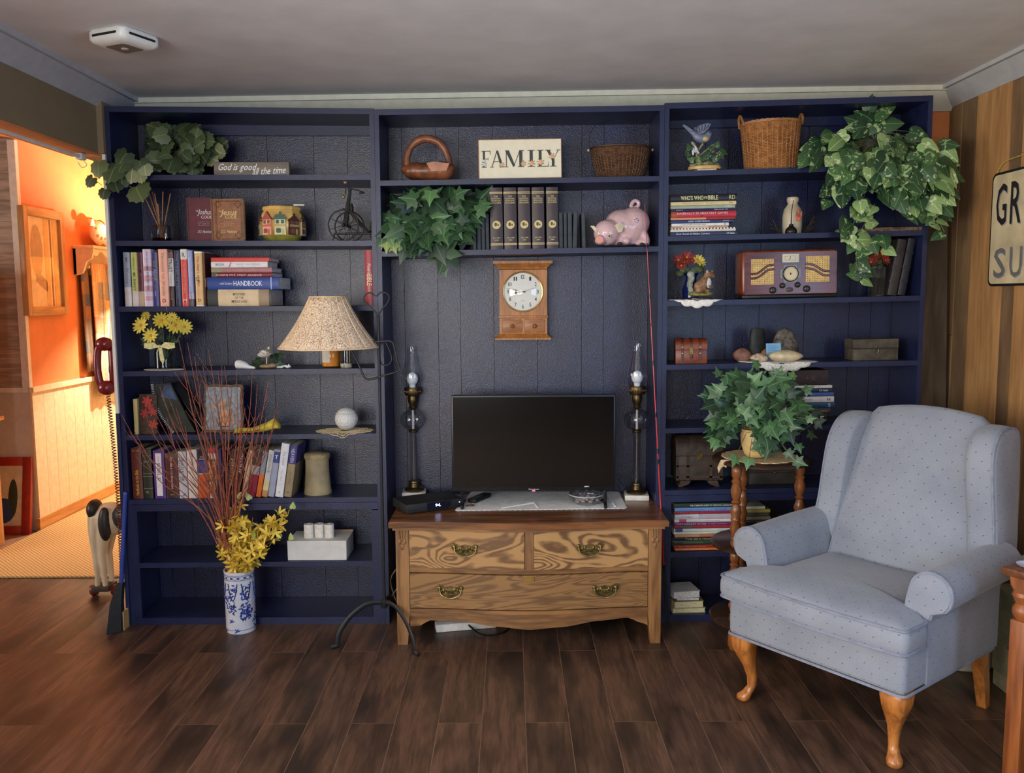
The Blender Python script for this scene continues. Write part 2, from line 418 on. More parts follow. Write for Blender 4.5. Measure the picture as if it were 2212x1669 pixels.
# crown mouldings: an angled board round the ceiling
def crown(name, prof, pts, m):
    rings = []
    for (p, n) in pts:
        rings.append([Vector(p) + Vector(n) * a + Vector((0, 0, b)) for (a, b) in prof])
    o = MB().loft(rings).build(name, m, smooth=0); struct(o); return o
pf = [(0, -0.085), (0.004, -0.085), (0.068, -0.018), (0.085, -0.018), (0.085, 0.012), (0, 0.012)]
zl, zr = ceil_z(XL), ceil_z(XR)
crown('trim_4', pf, [((XL, -6.3, zl), (1, 0, 0)), ((XL, 0.30, zl), (1, 0, 0))], M_crown)
crown('trim_5', pf, [((XR, -6.3, zr), (-1, 0, 0)), ((XR, 0.30, zr), (-1, 0, 0))], M_crown)
pf2 = [(0, -0.10), (0.012, -0.10), (0.075, -0.022), (0.09, -0.022), (0.09, 0.012), (0, 0.012)]
crown('trim_6', pf2, [((XL, YB, zl), (0, -1, 0)), ((XR, YB, zr), (0, -1, 0))], mat('crown_cream', (205, 203, 185), 0.5, var=0.03))
# right wall: a backing with upright reclaimed boards
mb = MB().box(XR + 0.018, XR + 0.12, -2.6, 0.42, 0, 2.46).box(XR + 0.018, XR + 0.12, -6.4, -4.9, 0, 2.46)
mb.box(XR + 0.018, XR + 0.12, -4.9, -2.6, 0, 0.85).box(XR + 0.018, XR + 0.12, -4.9, -2.6, 2.05, 2.46)
wr = mb.build('wall_right', mat('barn_backing', (60, 45, 32), 0.8), smooth=0); struct(wr)
tones = [((160, 128, 88), (132, 102, 70), None), ((190, 150, 100), (154, 116, 76), (140, 108, 74)), ((170, 134, 92), (130, 102, 72), (124, 98, 72)),
         ((210, 158, 100), (176, 126, 76), None), ((150, 116, 80), (116, 88, 62), (104, 80, 60)), ((198, 152, 102), (164, 122, 80), None)]
WB = [wood('barn_board_%s' % 'abcdef'[i], a, b_, 'z', 0.8, 0.62, 30, 0.35, d, 0.2) for i, (a, b_, d) in enumerate([tuple(c_ and tuple(x * 0.86 for x in c_) for c_ in t_) for t_ in tones])]
edges = [0.30, PX(2058, 700, XR).y, PX(2090, 700, XR).y, PX(2124, 700, XR).y, PX(2160, 700, XR).y, PX(2190, 700, XR).y]
while edges[-1] > -1.9: edges.append(edges[-1] - random.choice((0.09, 0.115, 0.14)))
order = [0, 1, 3, 2, 4, 3, 1, 5, 2]
for i in range(len(edges) - 1):
    y1, y0 = edges[i], edges[i + 1]; th = random.choice((0.0, 0.004, 0.007)); cut = random.uniform(0.7, 2.1)
    m = WB[order[i % len(order)]]; m2 = WB[order[(i + 2) % len(order)]]
    MB().box(XR - th, XR + 0.018, y0 + 0.001, y1 - 0.001, 0, cut - 0.001).build('board', m, wr, 0)
    MB().box(XR - th + 0.002, XR + 0.018, y0 + 0.001, y1 - 0.001, cut + 0.001, zr - 0.075).build('board', m2 if i % 2 else m, wr, 0)
# rear wall with its two windows, behind the camera
M_wall2 = mat('rear_wall_paint', (170, 160, 142), 0.7, var=0.03)
mb = MB().box(-1.88, -1.65, -6.4, -6.28, 0, 2.46).box(-0.15, 2.13, -6.4, -6.28, 0, 2.46).box(-1.65, -0.15, -6.4, -6.28, 0, 0.75).box(-1.65, -0.15, -6.4, -6.28, 2.1, 2.46)
w = mb.build('wall_rear', mat('rear_wall_dark', (92, 74, 56), 0.6, var=0.1), smooth=0); struct(w)  # unseen wall coloured dark to darken the television's reflection
def window(n, M, w, h):
    "frame with one mullion, in the wall opening"
    o = MB(); z0 = -h / 2; t = 0.045
    o.box(-w / 2, w / 2, -0.03, 0.03, z0, z0 + t).box(-w / 2, w / 2, -0.03, 0.03, -z0 - t, -z0)
    o.box(-w / 2, -w / 2 + t, -0.03, 0.03, z0, -z0).box(w / 2 - t, w / 2, -0.03, 0.03, z0, -z0).box(-t / 2, t / 2, -0.02, 0.02, z0, -z0)
    o.v = [tuple(M @ Vector(p)) for p in o.v]
    b = o.build('window_%d' % n, M_white, smooth=0); struct(b)
window(1, Matrix.Translation((-0.9, -6.34, 1.425)), 1.5, 1.35)
window(2, Matrix.Translation((-1.875, -3.8, 1.425)) @ Matrix.Rotation(pi / 2, 4, 'Z'), 2.6, 1.25)
window(3, Matrix.Translation((2.13, -3.75, 1.45)) @ Matrix.Rotation(pi / 2, 4, 'Z'), 2.3, 1.2)
window(4, Matrix.Translation((-4.62, -1.2, 1.5)) @ Matrix.Rotation(pi / 2, 4, 'Z'), 1.5, 1.2)  # unseen dining window, added to go with the fill light

# ------------------------------------------------------------------ the hall on the left
XH, YH = -3.05, 1.63
hw = MB().box(XH - 0.12, XH, YH, 5.0, 0.0, 2.46).build('wall_hall', M_orange, smooth=0); struct(hw)
he = MB().box(-3.17, -1.66, 5.0, 5.1, 0, 2.46).build('wall_hall_end', M_cream, smooth=0); struct(he)
# beaded wainscot boards with cap rail and pine baseboard
y = YH
while y < 4.6:
    MB().box(XH, XH + 0.012, y + 0.0015, y + 0.126, 0.07, 0.895).build('wainscot_board', M_cream, hw, 0); y += 0.1275
t = MB().box(XH, XH + 0.028, YH - 0.01, 5.0, 0.893, 0.925).build('trim_7', M_cream, smooth=0); struct(t)
t = MB().box(XH + 0.0, XH + 0.022, YH - 0.02, 5.0, 0.0, 0.082).build('baseboard_hall', M_pine_h, smooth=0); struct(t)
# wall facing us at the hall corner: grey wood planks above a white panel
M_greyw = wood('grey_plank', (176, 160, 144), (136, 120, 106), 'x', 1.2, 0.6, 30, 0.5, None, 0.15, 0.08)
hf = MB().box(-4.6, XH - 0.002, YH - 0.004, YH + 0.1, 0, 2.46).build('wall_hall_front', mat('panel_white', (190, 184, 176), 0.6, var=0.03), smooth=0); struct(hf)
z = 0.925; k = 0
while z < 2.44:
    h = 0.128
    MB().box(-3.75, XH - 0.034, YH - 0.014, YH, z + 0.001, min(z + h, 2.45)).build('plank', M_greyw, hf, 0); z += h + 0.001
t = MB().box(XH - 0.034, XH + 0.012, YH - 0.022, YH + 0.012, 0.925, 2.45).build('trim_8', M_white, smooth=0); struct(t)
t = MB().box(-3.75, XH - 0.01, YH - 0.02, YH, 0.895, 0.925).build('trim_9', M_white, smooth=0); struct(t)
w = MB().box(-4.7, -4.6, -6.4, -1.95, 0, 2.46).box(-4.7, -4.6, -0.45, 1.73, 0, 2.46).box(-4.7, -4.6, -1.95, -0.45, 0, 0.9).box(-4.7, -4.6, -1.95, -0.45, 2.1, 2.46).build('wall_dining', M_wall2, smooth=0); struct(w)
w = MB().box(-4.6, -1.88, -6.5, -6.4, 0, 2.46).build('wall_dining_rear', M_wall2, smooth=0); struct(w)
# sisal carpet laid over the hall floor
m, nt, b = base('sisal'); v = coords(nt, (1, 1, 1))
wv = nd(nt, 'ShaderNodeTexWave', wave_type='BANDS', bands_direction='DIAGONAL'); wv.inputs['Scale'].default_value = 26; wv.inputs['Distortion'].default_value = 1.2; nt.links.new(v, wv.inputs['Vector'])
nt.links.new(ramp(nt, wv.outputs['Fac'], [(0.2, (176, 140, 88)), (0.8, (212, 180, 124))]), b.inputs['Base Color']); b.inputs['Roughness'].default_value = 0.9; add_bump(nt, b, wv.outputs['Fac'], 0.5, 0.003)
tag(MB().rbox(XH + 0.026, -1.885, 0.675, 4.9, 0.0, 0.012, 0.004).build('carpet', m), 'tan ribbed sisal carpet running down the hall floor', 'carpet')
# invented pendant for the unseen hall lamp; its shade shapes light on the wall
LHX, LHY, LHZ = -2.45, 2.78, 1.74
lt = thing('invented_pendant', 'invented pendant standing in for the unseen warm hall lamp', 'lamp', (LHX, LHY, 2.46))
MB().lathe([(0.06, 0), (0.06, -0.02), (0.01, -0.03)], 20).build('canopy', mat('brass', (176, 138, 70), 0.35, 0.9), lt)
MB().tube([(0, 0, -0.03), (0, 0, LHZ - 2.46 + 0.05)], 0.003, 6).build('cord', mat('cord_dark', (40, 36, 30), 0.6), lt)
linen = bpy.data.materials.new('linen_shade'); linen.use_nodes = True; nt = linen.node_tree; tl_ = nd(nt, 'ShaderNodeBsdfTranslucent'); n0 = nd(nt, 'ShaderNodeTexNoise'); n0.inputs['Scale'].default_value = 80
nt.links.new(ramp(nt, n0.outputs['Fac'], [(0.3, (128, 96, 62)), (0.7, (140, 106, 70))]), tl_.inputs[0]); nt.links.new(tl_.outputs[0], nt.nodes['Material Output'].inputs[0])
sh0 = MB().lathe([(0.17, LHZ - 2.46 - 0.12), (0.12, LHZ - 2.46 + 0.055)], 32, cap=False).build('shade', linen, lt); sh0.modifiers.new('thickness', 'SOLIDIFY').thickness = 0.003
l = bpy.data.lights.new('hall_bulb', 'POINT'); l.energy = 165; l.color = (1.0, 0.88, 0.68); l.shadow_soft_size = 0.03
lo = bpy.data.objects.new('hall_bulb', l); COL.objects.link(lo); lo.location = (LHX, LHY, LHZ)

# ================================================================== the three navy bookcases
DEP = 0.28
U = {}   # unit -> (x0, x1, [(zl, zr) per shelf top])
def zz(px0, py0, px1, py1):
    a = P(px0, py0, 0.0); b_ = P(px1, py1, 0.0); return (a.x, a.z, b_.x, b_.z)
def zat(line, x): return line[1] + (line[3] - line[1]) * (x - line[0]) / (line[2] - line[0])
SPEC = {
 'L': (-1.735, -0.583, zz(240, 229, 808, 234), [zz(250, 378, 800, 377), zz(258, 520, 806, 520), zz(268, 662, 812, 660), zz(274, 802, 815, 795), zz(280, 940, 818, 936), zz(284, 1079, 820, 1073), zz(306, 1216, 807, 1211)]),
 'C': (-0.583, 0.660, zz(815, 236, 1430, 227), [zz(828, 390, 1424, 380), zz(826, 543, 1430, 532)]),
 'R': (0.660, 1.806, zz(1447, 222, 2012, 206), [zz(1446, 370, 1777, 359.5), zz(1443, 510, 2002, 497), zz(1444, 650, 1999, 638), zz(1441, 788, 1988, 778), zz(1443, 925, 1990, 914), zz(1443, 1059, 1985, 1048), zz(1450, 1193, 1980, 1183)]),
}
JOINTS = {'L': [300, 348, 396, 443, 490, 590, 688, 760], 'C': [875, 947, 995, 1067, 1161, 1256, 1303, 1400], 'R': [1518, 1567, 1639, 1736, 1833, 1880, 1930]}
M_navy_back = mat('navy_back_paint', (17, 24, 58), 0.30, var=0.12, scale=10, bump=0.6, bscale=260)
M_navy_back.node_tree.nodes['Principled BSDF'].inputs['Specular IOR Level'].default_value = 0.7
BT = 0.0205
LAB = {'L': 'navy bookcase at the left, nearest the orange hall', 'C': 'navy middle bookcase framing the television and clock', 'R': 'navy bookcase at the right behind the armchair'}
for u in 'LCR':
    x0, x1, top, sh = SPEC[u]
    r = thing('bookcase', LAB[u], 'bookcase', ((x0 + x1) / 2, 0.14, 0), group='built-in navy bookcases')
    def bx(name, mb, m=M_navy):
        o = mb.build(name, m, r, 0); o.location = (-(x0 + x1) / 2, -0.14, 0); return o
    zt0, zt1 = zat(top, x0), zat(top, x1)
    bx('side_panel', MB().box(x0 + 0.0005, x0 + BT, 0, DEP, 0, zt0)); bx('side_panel', MB().box(x1 - BT, x1 - 0.0005, 0, DEP, 0, zt1))
    xa, xb = x0 + BT, x1 - BT
    def slab(name, line, th, y0, y1, xa=xa, xb=xb, m=M_navy):
        za, zb = zat(line, xa), zat(line, xb)
        return bx(name, MB().hexa([(xa, y0, za - th), (xb, y0, zb - th), (xb, y1, zb - th), (xa, y1, za - th), (xa, y0, za), (xb, y0, zb), (xb, y1, zb), (xa, y1, za)]), m)
    slab('top_board', top, 0.024, 0, DEP)
    for s in sh: slab('shelf', s, 0.022, 0.0, DEP)
    # back boards
    xs = [xa] + [P(j, 700, DEP).x for j in JOINTS[u]] + [xb]
    for a, b_ in zip(xs[:-1], xs[1:]):
        bx('back_board', MB().hexa([(a + 0.001, DEP - 0.001, 0.0), (b_ - 0.001, DEP - 0.001, 0), (b_ - 0.001, DEP + 0.014, 0), (a + 0.001, DEP + 0.014, 0), (a + 0.001, DEP - 0.001, zat(top, a)), (b_ - 0.001, DEP - 0.001, zat(top, b_)), (b_ - 0.001, DEP + 0.014, zat(top, b_)), (a + 0.001, DEP + 0.014, zat(top, a))]), M_navy_back)
    if u in 'LR':
        # plinth, batten under the top, and the frame of the lower cabinet
        slab('plinth', (x0, 0.032, x1, 0.032), 0.032, 0.004, DEP)
        bt = zz(296, 266, 799, 267) if u == 'L' else zz(1450, 251, 2000, 240)
        def upb(line): return (line[0], line[1] + 0.072, line[2], line[3] + 0.072)
        slab('batten', (x0, zat(bt, x0) + 0.05, x1, zat(bt, x1) + 0.05), 0.052, DEP - 0.021, DEP - 0.001, xa + 0.05, xb)
        s6 = sh[5]
        slab('rail', (s6[0], s6[1] - 0.023, s6[2], s6[3] - 0.023), 0.03, -0.004, 0.016)
        for xx in (xa, xb - 0.03): bx('stile', MB().box(xx, xx + 0.03, 0.001, 0.018, 0.034, min(s6[1], s6[3]) - 0.054))
    U[u] = sh
def sz(u, i, x):
    "height of shelf i (0 = uppermost) of a unit at x"
    if i == 7: return 0.032
    return zat(U[u][i], x)
def stilt(u, i):
    if i == 7: return 0.0
    l = U[u][i]; return -math.atan2(l[3] - l[1], l[2] - l[0])

# ================================================================== oak dresser
M_oak = wood('oak', (154, 110, 66), (106, 72, 42), 'z', 1.0, 0.42, 9, 0.45)
M_oak_h = wood('oak_lengthwise', (150, 106, 62), (102, 69, 40), 'x', 1.0, 0.40, 9, 0.5)
M_oak_top = wood('oak_top', (132, 84, 46), (84, 52, 30), 'x', 1.0, 0.30, 9, 0.45)
M_brass_old = mat('aged_brass', (112, 96, 58), 0.38, 0.85, var=0.3, scale=60)
DX, DW, DY = 0.066, 0.56, -0.240
def dz(py, px=1140): return P(px, py, DY).z
dres = thing('dresser', 'low oak dresser with three drawers and brass pulls under the television', 'dresser', (DX, 0.0, 0))
def bow(x):
    t = max(-1, min(1, x / (DW - 0.05))); return -0.040 * (0.5 + 0.5 * cos(pi * t))
def bowbox(x0, x1, y0, y1, z0, z1, n=16, k=1.0, zb=None):
    rings = []
    for i in range(n + 1):
        x = x0 + (x1 - x0) * i / n; b_ = bow(x) * k; zz0 = zb(x) if zb else z0
        rings.append([Vector((x, y0 + b_, zz0)), Vector((x, y1 + b_, zz0)), Vector((x, y1 + b_, z1)), Vector((x, y0 + b_, z1))])
    return MB().loft(rings)
ZT = dz(1122); ztb = dz(1137); zmo = dz(1142); zd1 = dz(1225); zr = dz(1235); zd2 = dz(1311); zm = dz(1320); zap = zm
# top slab with a serpentine front edge
o = []
for i in range(25):
    x = -0.585 + 1.17 * i / 24; o.append((x, DY - 0.028 + bow(x)))
poly = o + [(0.585, 0.245), (-0.585, 0.245)]
MB().prism(poly, ztb + 0.004, ZT - 0.003, 'xy').prism([(p[0] * 0.994, p[1] + 0.004 if p[1] < 0 else p[1] - 0.003) for p in poly], ZT - 0.003, ZT, 'xy').build('top', M_oak_top, dres, 30)
MB().prism([(p[0] * 0.975, p[1] + 0.013 if p[1] < 0 else p[1]) for p in poly], zmo, ztb + 0.004, 'xy').build('cornice', M_oak_h, dres, 30)
for s in (-1, 1):
    xo, xi = s * DW, s * (DW - 0.055)
    for yy in (DY, 0.175):
        lg = MB(); a, b_ = min(xo, xi), max(xo, xi)
        lg.hexa([(a + (0.012 if s > 0 else 0), yy + 0.002, 0), (b_ - (0.012 if s < 0 else 0), yy + 0.002, 0), (b_ - (0.012 if s < 0 else 0), yy + 0.045, 0), (a + (0.012 if s > 0 else 0), yy + 0.045, 0),
                 (a, yy, 0.14), (b_, yy, 0.14), (b_, yy + 0.05, 0.14), (a, yy + 0.05, 0.14)])
        lg.box(a, b_, yy, yy + 0.05, 0.14, zmo)
        L_ = lg.build('leg', M_oak, dres, 0)
        if yy < 0:
            cx = (a + b_) / 2; cv = MB()
            for dx, dz_, rr in ((-0.010, -0.052, 0.008), (0.010, -0.052, 0.008), (0, -0.075, 0.0085), (0, -0.04, 0.006)):
                cv.sphere((cx + dx, yy, zmo + dz_), (rr, 0.005, rr * 1.7), 10, 6)
            for dx in (-0.012, 0, 0.012): cv.tube([(cx + dx, yy - 0.001, zmo - 0.002), (cx + dx * 0.8, yy - 0.002, zmo - 0.036)], 0.0035, 5)
            cv.build('carving', M_oak, L_)
    MB().box(s * (DW - 0.05) - 0.008, s * (DW - 0.05) + 0.008, DY + 0.05, 0.18, 0.12, zmo).build('side_panel', M_oak, dres, 0)
MB().box(-0.5, 0.5, 0.19, 0.2, 0.12, zmo).build('back_panel', M_oak, dres, 0)
xi = DW - 0.0555
bowbox(-xi, xi, DY + 0.006, DY + 0.05, zr, zd1 + 0.001).build('rail', M_oak_h, dres, 30)
bowbox(-xi, xi, DY - 0.004, DY + 0.05, zm, zd2 - 0.002).build('lower_moulding', M_oak_h, dres, 30)
bowbox(-0.018 + 0.0, 0.020, DY + 0.004, DY + 0.05, zd1, zmo - 0.001, 2).build('divider', M_oak, dres, 30)
ctl = [(-1.0, 0.062), (-0.93, 0.062), (-0.83, 0.036), (-0.6, 0.036), (-0.25, 0.055), (0, 0.066), (0.25, 0.058), (0.6, 0.038), (0.83, 0.030), (0.93, 0.050), (1.0, 0.064)]
def apr(x):
    t = x / xi
    for (a, ya), (b_, yb) in zip(ctl[:-1], ctl[1:]):
        if a <= t <= b_ + 1e-9:
            q = (t - a) / (b_ - a); q = q * q * (3 - 2 * q); return zm - (ya + (yb - ya) * q)
    return zm - 0.06
bowbox(-xi, xi, DY + 0.002, DY + 0.03, 0, zm - 0.001, 48, 1.0, apr).build('apron', M_oak_h, dres, 30)
def pull(par, cx, cz):
    y = DY - 0.004 + bow(cx)
    pp = [(-0.062, 0.018), (-0.05, 0.026), (-0.038, 0.022), (-0.028, 0.014), (-0.012, 0.016), (0, 0.020), (0.012, 0.016), (0.028, 0.014), (0.038, 0.022), (0.05, 0.026), (0.062, 0.018), (0.056, 0.002), (0.04, -0.012), (0.02, -0.024), (0, -0.028), (-0.02, -0.024), (-0.04, -0.012), (-0.056, 0.002)]
    h = MB().prism([(cx + a, cz + b_) for a, b_ in pp], y - 0.003, y + 0.004)
    for s in (-1, 1):
        h.sphere((cx + s * 0.046, y - 0.005, cz + 0.012), (0.009, 0.006, 0.009), 10, 6)
        for q in range(3): h.sphere((cx + s * (0.018 + q * 0.011), y - 0.003, cz + 0.004 - q * 0.004), (0.006, 0.003, 0.009), 8, 5)
    for q in range(-2, 3): h.sphere((cx + q * 0.006, y - 0.003, cz - 0.004 - abs(q) * 0.0), (0.003, 0.003, 0.012), 8, 5)
    hd = h.build('handle', M_brass_old, par)
    MB().tube(smooth_path([(cx - 0.046, y - 0.010, cz + 0.012), (cx - 0.04, y - 0.017, cz - 0.012), (cx - 0.018, y - 0.02, cz - 0.024), (cx, y - 0.02, cz - 0.027), (cx + 0.018, y - 0.02, cz - 0.024), (cx + 0.04, y - 0.017, cz - 0.012), (cx + 0.046, y - 0.010, cz + 0.012)], 4), 0.003, 6).build('bail', M_brass_old, hd)
oakA = figured_oak('oak_figure_a', (174, 131, 82), (110, 78, 48), 10.0, 1.7, (1.7, 1.7, 5)); oakB = figured_oak('oak_figure_b', (178, 136, 86), (106, 74, 44), 13.0, 5.2, (1.9, 1.9, 4)); oakC = figured_oak('oak_figure_c', (144, 105, 63), (108, 78, 47), 13.0, 8.9, (1.2, 1.2, 8))
for (a, b_, z0, z1, m, hs) in ((-xi + 0.002, -0.0195, zd1 + 0.003, zmo - 0.003, oakA, [1005]), (0.0215, xi - 0.002, zd1 + 0.003, zmo - 0.003, oakB, [1273]), (-xi + 0.002, xi - 0.002, zd2 + 0.002, zr - 0.003, oakC, [973, 1307])):
    d = bowbox(a, b_, DY - 0.002, DY + 0.03, z0, z1, 20).build('drawer', m, dres, 30)
    for hx in hs: pull(d, P(hx, 1200 if z0 == zd1 + 0.003 else 1280, DY - 0.03).x - DX, (z0 + z1) / 2 + 0.004)
    if len(hs) == 2:
        yk = DY - 0.003 + bow(0)
        MB().prism(rrect(-0.022, 0.022, z1 - 0.026, z1 - 0.006, 0.006), yk - 0.003, yk + 0.003).build('keyhole_plate', mat('bright_brass', (190, 160, 80), 0.3, 0.9), d)
ZD = ZT

# ================================================================== things on the dresser
M_lace = mat('white_lace', (232, 232, 230), 0.85, var=0.05, bump=0.6, bscale=500)
M_black = mat('black_plastic', (16, 16, 18), 0.38, var=0.1)
M_blackm = mat('black_matte', (20, 20, 22), 0.6, var=0.1)
def edge_poly(pts, step, amp):
    out = []; n = len(pts)
    for i in range(n):
        a = Vector(pts[i]); b_ = Vector(pts[(i + 1) % n]); L_ = (b_ - a).length; m_ = max(1, int(L_ / step)); nn = Vector((b_ - a).normalized().yx); nn.x *= -1; nn = Vector(((b_ - a).y, -(b_ - a).x)).normalized()
        for k in range(m_ * 4):
            t = k / (m_ * 4); out.append(a.lerp(b_, t) + nn * (amp * abs(sin(pi * k / 4))))
    return out
q = [PZ(985, 1103, ZD).xy, PZ(1352, 1098, ZD).xy, PZ(1335, 1063, ZD).xy, PZ(1020, 1063, ZD).xy]
rn = MB().prism(edge_poly(q, 0.022, 0.006), ZD + 0.0006, ZD + 0.003, 'xy')
rn.tube([(q[1].x - 0.045, q[1].y + 0.02, ZD + 0.003), (q[2].x - 0.06, q[2].y, ZD + 0.004)], [0.006, 0.006], 6, flat=0.5)
rn.tube([(q[0].x + 0.2, q[0].y + 0.03, ZD + 0.0), (q[0].x + 0.34, q[0].y + 0.12, ZD + 0.002)], 0.006, 6).tube([(q[0].x + 0.36, q[0].y + 0.03, ZD), (q[0].x + 0.345, q[0].y + 0.14, ZD + 0.001)], 0.006, 6)
tag(rn.build('table_runner', M_lace), 'white lace runner with scalloped edge on the oak dresser', 'runner')

# television
tv = thing('television', 'flat black television standing on the dresser', 'television', (0.0935, 0.0, ZD + 0.003))
z0 = P(1150, 1060, -0.01).z - ZD - 0.003; z1 = P(1150, 853, -0.01).z - ZD - 0.003; hw_ = 0.363
tvh = 0.0
MB().rbox(-hw_, hw_, -0.012, 0.03, z0, z1, 0.004).rbox(-hw_ + 0.06, hw_ - 0.06, 0.03, 0.06, z0 + 0.03, z1 - 0.1, 0.01).build('casing', M_black, tv)
m, nt, b = base('tv_screen'); nn_ = nd(nt, 'ShaderNodeTexNoise'); nn_.inputs['Scale'].default_value = 4
nt.links.new(ramp(nt, nn_.outputs['Fac'], [(0.4, (6, 7, 7)), (0.6, (8, 9, 9))]), b.inputs['Base Color']); b.inputs['Roughness'].default_value = 0.16; b.inputs['Specular IOR Level'].default_value = 0.35
MB().box(-hw_ + 0.008, hw_ - 0.008, -0.0135, -0.012, z0 + 0.018, z1 - 0.008).build('screen', m, tv, 0)
text('Westinghouse', tv, 0.0, z0 + 0.008, 0.046, 0.008, -0.0138, C(210, 210, 210), bold=0.01, name='brand_lettering')
MB().sphere((0.0, -0.012, z0 + 0.001), (0.008, 0.003, 0.003), 8, 6).build('indicator_light', glow('pink_led', (255, 70, 120), 3.0), tv)
for s in (-1, 1):
    MB().tube([(s * 0.315, -0.07, 0.006), (s * 0.32, 0.0, 0.012), (s * 0.32, 0.0, z0 + 0.02)], 0.008, 6).tube([(s * 0.315, 0.07, 0.006), (s * 0.32, 0.0, 0.012)], 0.008, 6).build('foot', M_black, tv)

# oil lamps with marble bases
M_gl = glass('lamp_glass', (248, 250, 253), 0.7, 0.03, 0.05)
M_brs = mat('lamp_brass', (94, 78, 50), 0.38, 0.9, var=0.2, scale=50)
M_marble = mat('marble', (214, 208, 200), 0.35, var=0.10, scale=14)
M_bulb = mat('milk_bulb', (228, 230, 232), 0.25, var=0.02)
def oil_lamp(px, pyb, label, turn):
    b0 = PZ(px, pyb, ZD); Y = b0.y + 0.05
    r = thing('oil_lamp', label, 'lamp', (P(px, 1000, Y).x, Y, ZD), (0, 0, turn), 'pair of glass oil lamps on the dresser')
    def h(py): return P(px, py, Y).z - ZD
    s_ = (Y + 3.76) / 1850.0
    mbz = 0.024
    MB().rbox(-0.055, 0.055, -0.055, 0.055, 0.0, mbz, 0.003).build('marble_base', M_marble, r)
    k = (h(748 if px < 1100 else 742) - mbz) / (748 - 1063)     # metres per pixel row, negative
    def H(py): return mbz + (py - 1063) * k
    MB().lathe([(0.044, H(1063)), (0.046, H(1059)), (0.040, H(1056)), (0.026, H(1054)), (0.024, H(1046)), (0.027, H(1044)), (0.025, H(1041)), (0.012, H(1040))], 24).build('brass_foot', M_brs, r)
    MB().lathe([(0.0175, H(1041)), (0.0165, H(1036)), (0.0165, H(940)), (0.018, H(933))], 20, cap=False).lathe([(0.0135, H(1041)), (0.0135, H(933))], 20, cap=False).build('glass_column', M_gl, r)
    MB().lathe([(0.003, H(1041)), (0.003, H(933))], 8).build('rod', M_brs, r)
    MB().lathe([(0.018, H(934)), (0.021, H(932)), (0.021, H(930)), (0.014, H(927))], 20).build('collar', M_brs, r)
    fb = MB(); pr = []
    for i in range(13):
        t = -pi / 2 * 0.82 + pi * 0.82 * i / 12; pr.append((0.0585 * cos(t), H(906.5) - (H(884) - H(929)) * -0.0 + (H(884) - H(906.5)) * sin(t) / sin(pi / 2 * 0.82)))
    seg = 48; rings = []
    for rr, zz_ in pr: rings.append([Vector((rr * (1 + 0.035 * cos(16 * 2 * pi * k_ / seg)) * cos(2 * pi * k_ / seg), rr * (1 + 0.035 * cos(16 * 2 * pi * k_ / seg)) * sin(2 * pi * k_ / seg), zz_)) for k_ in range(seg)])
    fb.loft(rings, cap=False).build('glass_font', glass('ribbed_glass', (236, 238, 242), 0.7, 0.03, 0.05), r)
    MB().lathe([(0.006, H(928)), (0.005, H(886))], 8).build('wick_tube', M_marble, r)
    MB().lathe([(0.012, H(884)), (0.020, H(880)), (0.014, H(876)), (0.022, H(868)), (0.024, H(861)), (0.021, H(855)), (0.034, H(853)), (0.039, H(849)), (0.039, H(840)), (0.036, H(836))], 24).build('burner', M_brs, r)
    gal = MB()
    for k_ in range(24):
        a = 2 * pi * k_ / 24; gal.sphere((0.039 * cos(a), 0.039 * sin(a), H(845)), (0.003, 0.003, 0.007), 6, 4)
    gal.build('gallery', M_brs, r)
    ch = [(0.034, 838), (0.040, 832), (0.0475, 822), (0.0485, 813), (0.045, 802), (0.037, 788), (0.029, 774), (0.024, 762), (0.0225, 752), (0.0235, 748)]
    MB().lathe([(a, H(b_)) for a, b_ in ch], 28, cap=False).build('chimney', M_gl, r)
    MB().sphere((0, 0, H(818)), (0.027, 0.027, 0.031), 18, 12).lathe([(0.014, H(838)), (0.016, H(828))], 14).build('bulb', M_bulb, r)
    return r
oil_lamp(894, 1075, 'glass oil lamp with marble base beside the cable box, left of the television', 0.06)
oil_lamp(1375, 1081, 'glass oil lamp with marble base right of the television, next to the fishing rod', -0.08)

# cable box
a = PZ(877.5, 1112, ZD); b_ = PZ(1001, 1096, ZD); ang = atan2(b_.y - a.y, b_.x - a.x); wbx = (b_ - a).length
cb = thing('cable_box', 'black cable box with lit 94 display at the dresser corner', 'cable box', a, (0, 0, ang))
MB().rbox(0, wbx, 0, 0.17, 0.004, 0.043, 0.003).build('case', M_blackm, cb)
MB().box(wbx * 0.36, wbx * 0.78, -0.0008, 0.0005, 0.008, 0.04).build('display_window', mat('dark_blue_gloss', (14, 20, 40), 0.12), cb, 0)
text('94.', cb, wbx * 0.55, 0.027, 0.026, 0.013, -0.0014, glow('display_glow', (190, 200, 255), 6.0), shear=0.1, bold=0.02, name='display_digits')
MB().sphere((wbx * 0.93, -0.001, 0.028), 0.002, 6, 5).build('indicator_light', MATS['display_glow'], cb)
for q0 in ((0.02, 0.02), (wbx - 0.02, 0.02), (0.02, 0.15), (wbx - 0.02, 0.15)): MB().lathe([(0.008, 0), (0.008, 0.005)], 10, (q0[0], q0[1], 0)).build('foot', M_black, cb)
# remote control
rc = PZ(1035, 1086, ZD + 0.003)
rm = thing('remote_control', 'black remote control lying on the lace runner', 'remote', (rc.x, rc.y + 0.06, ZD + 0.0035), (0, 0, radians(-28)))
MB().rbox(-0.022, 0.022, -0.075, 0.075, 0, 0.02, 0.007, 3).build('body', M_blackm, rm)
for i in range(4):
    for j in range(3): MB().rbox(-0.015 + j * 0.011, -0.007 + j * 0.011, -0.06 + i * 0.018, -0.05 + i * 0.018, 0.0195, 0.0215, 0.001, 1).build('button', C(60, 60, 64), rm)
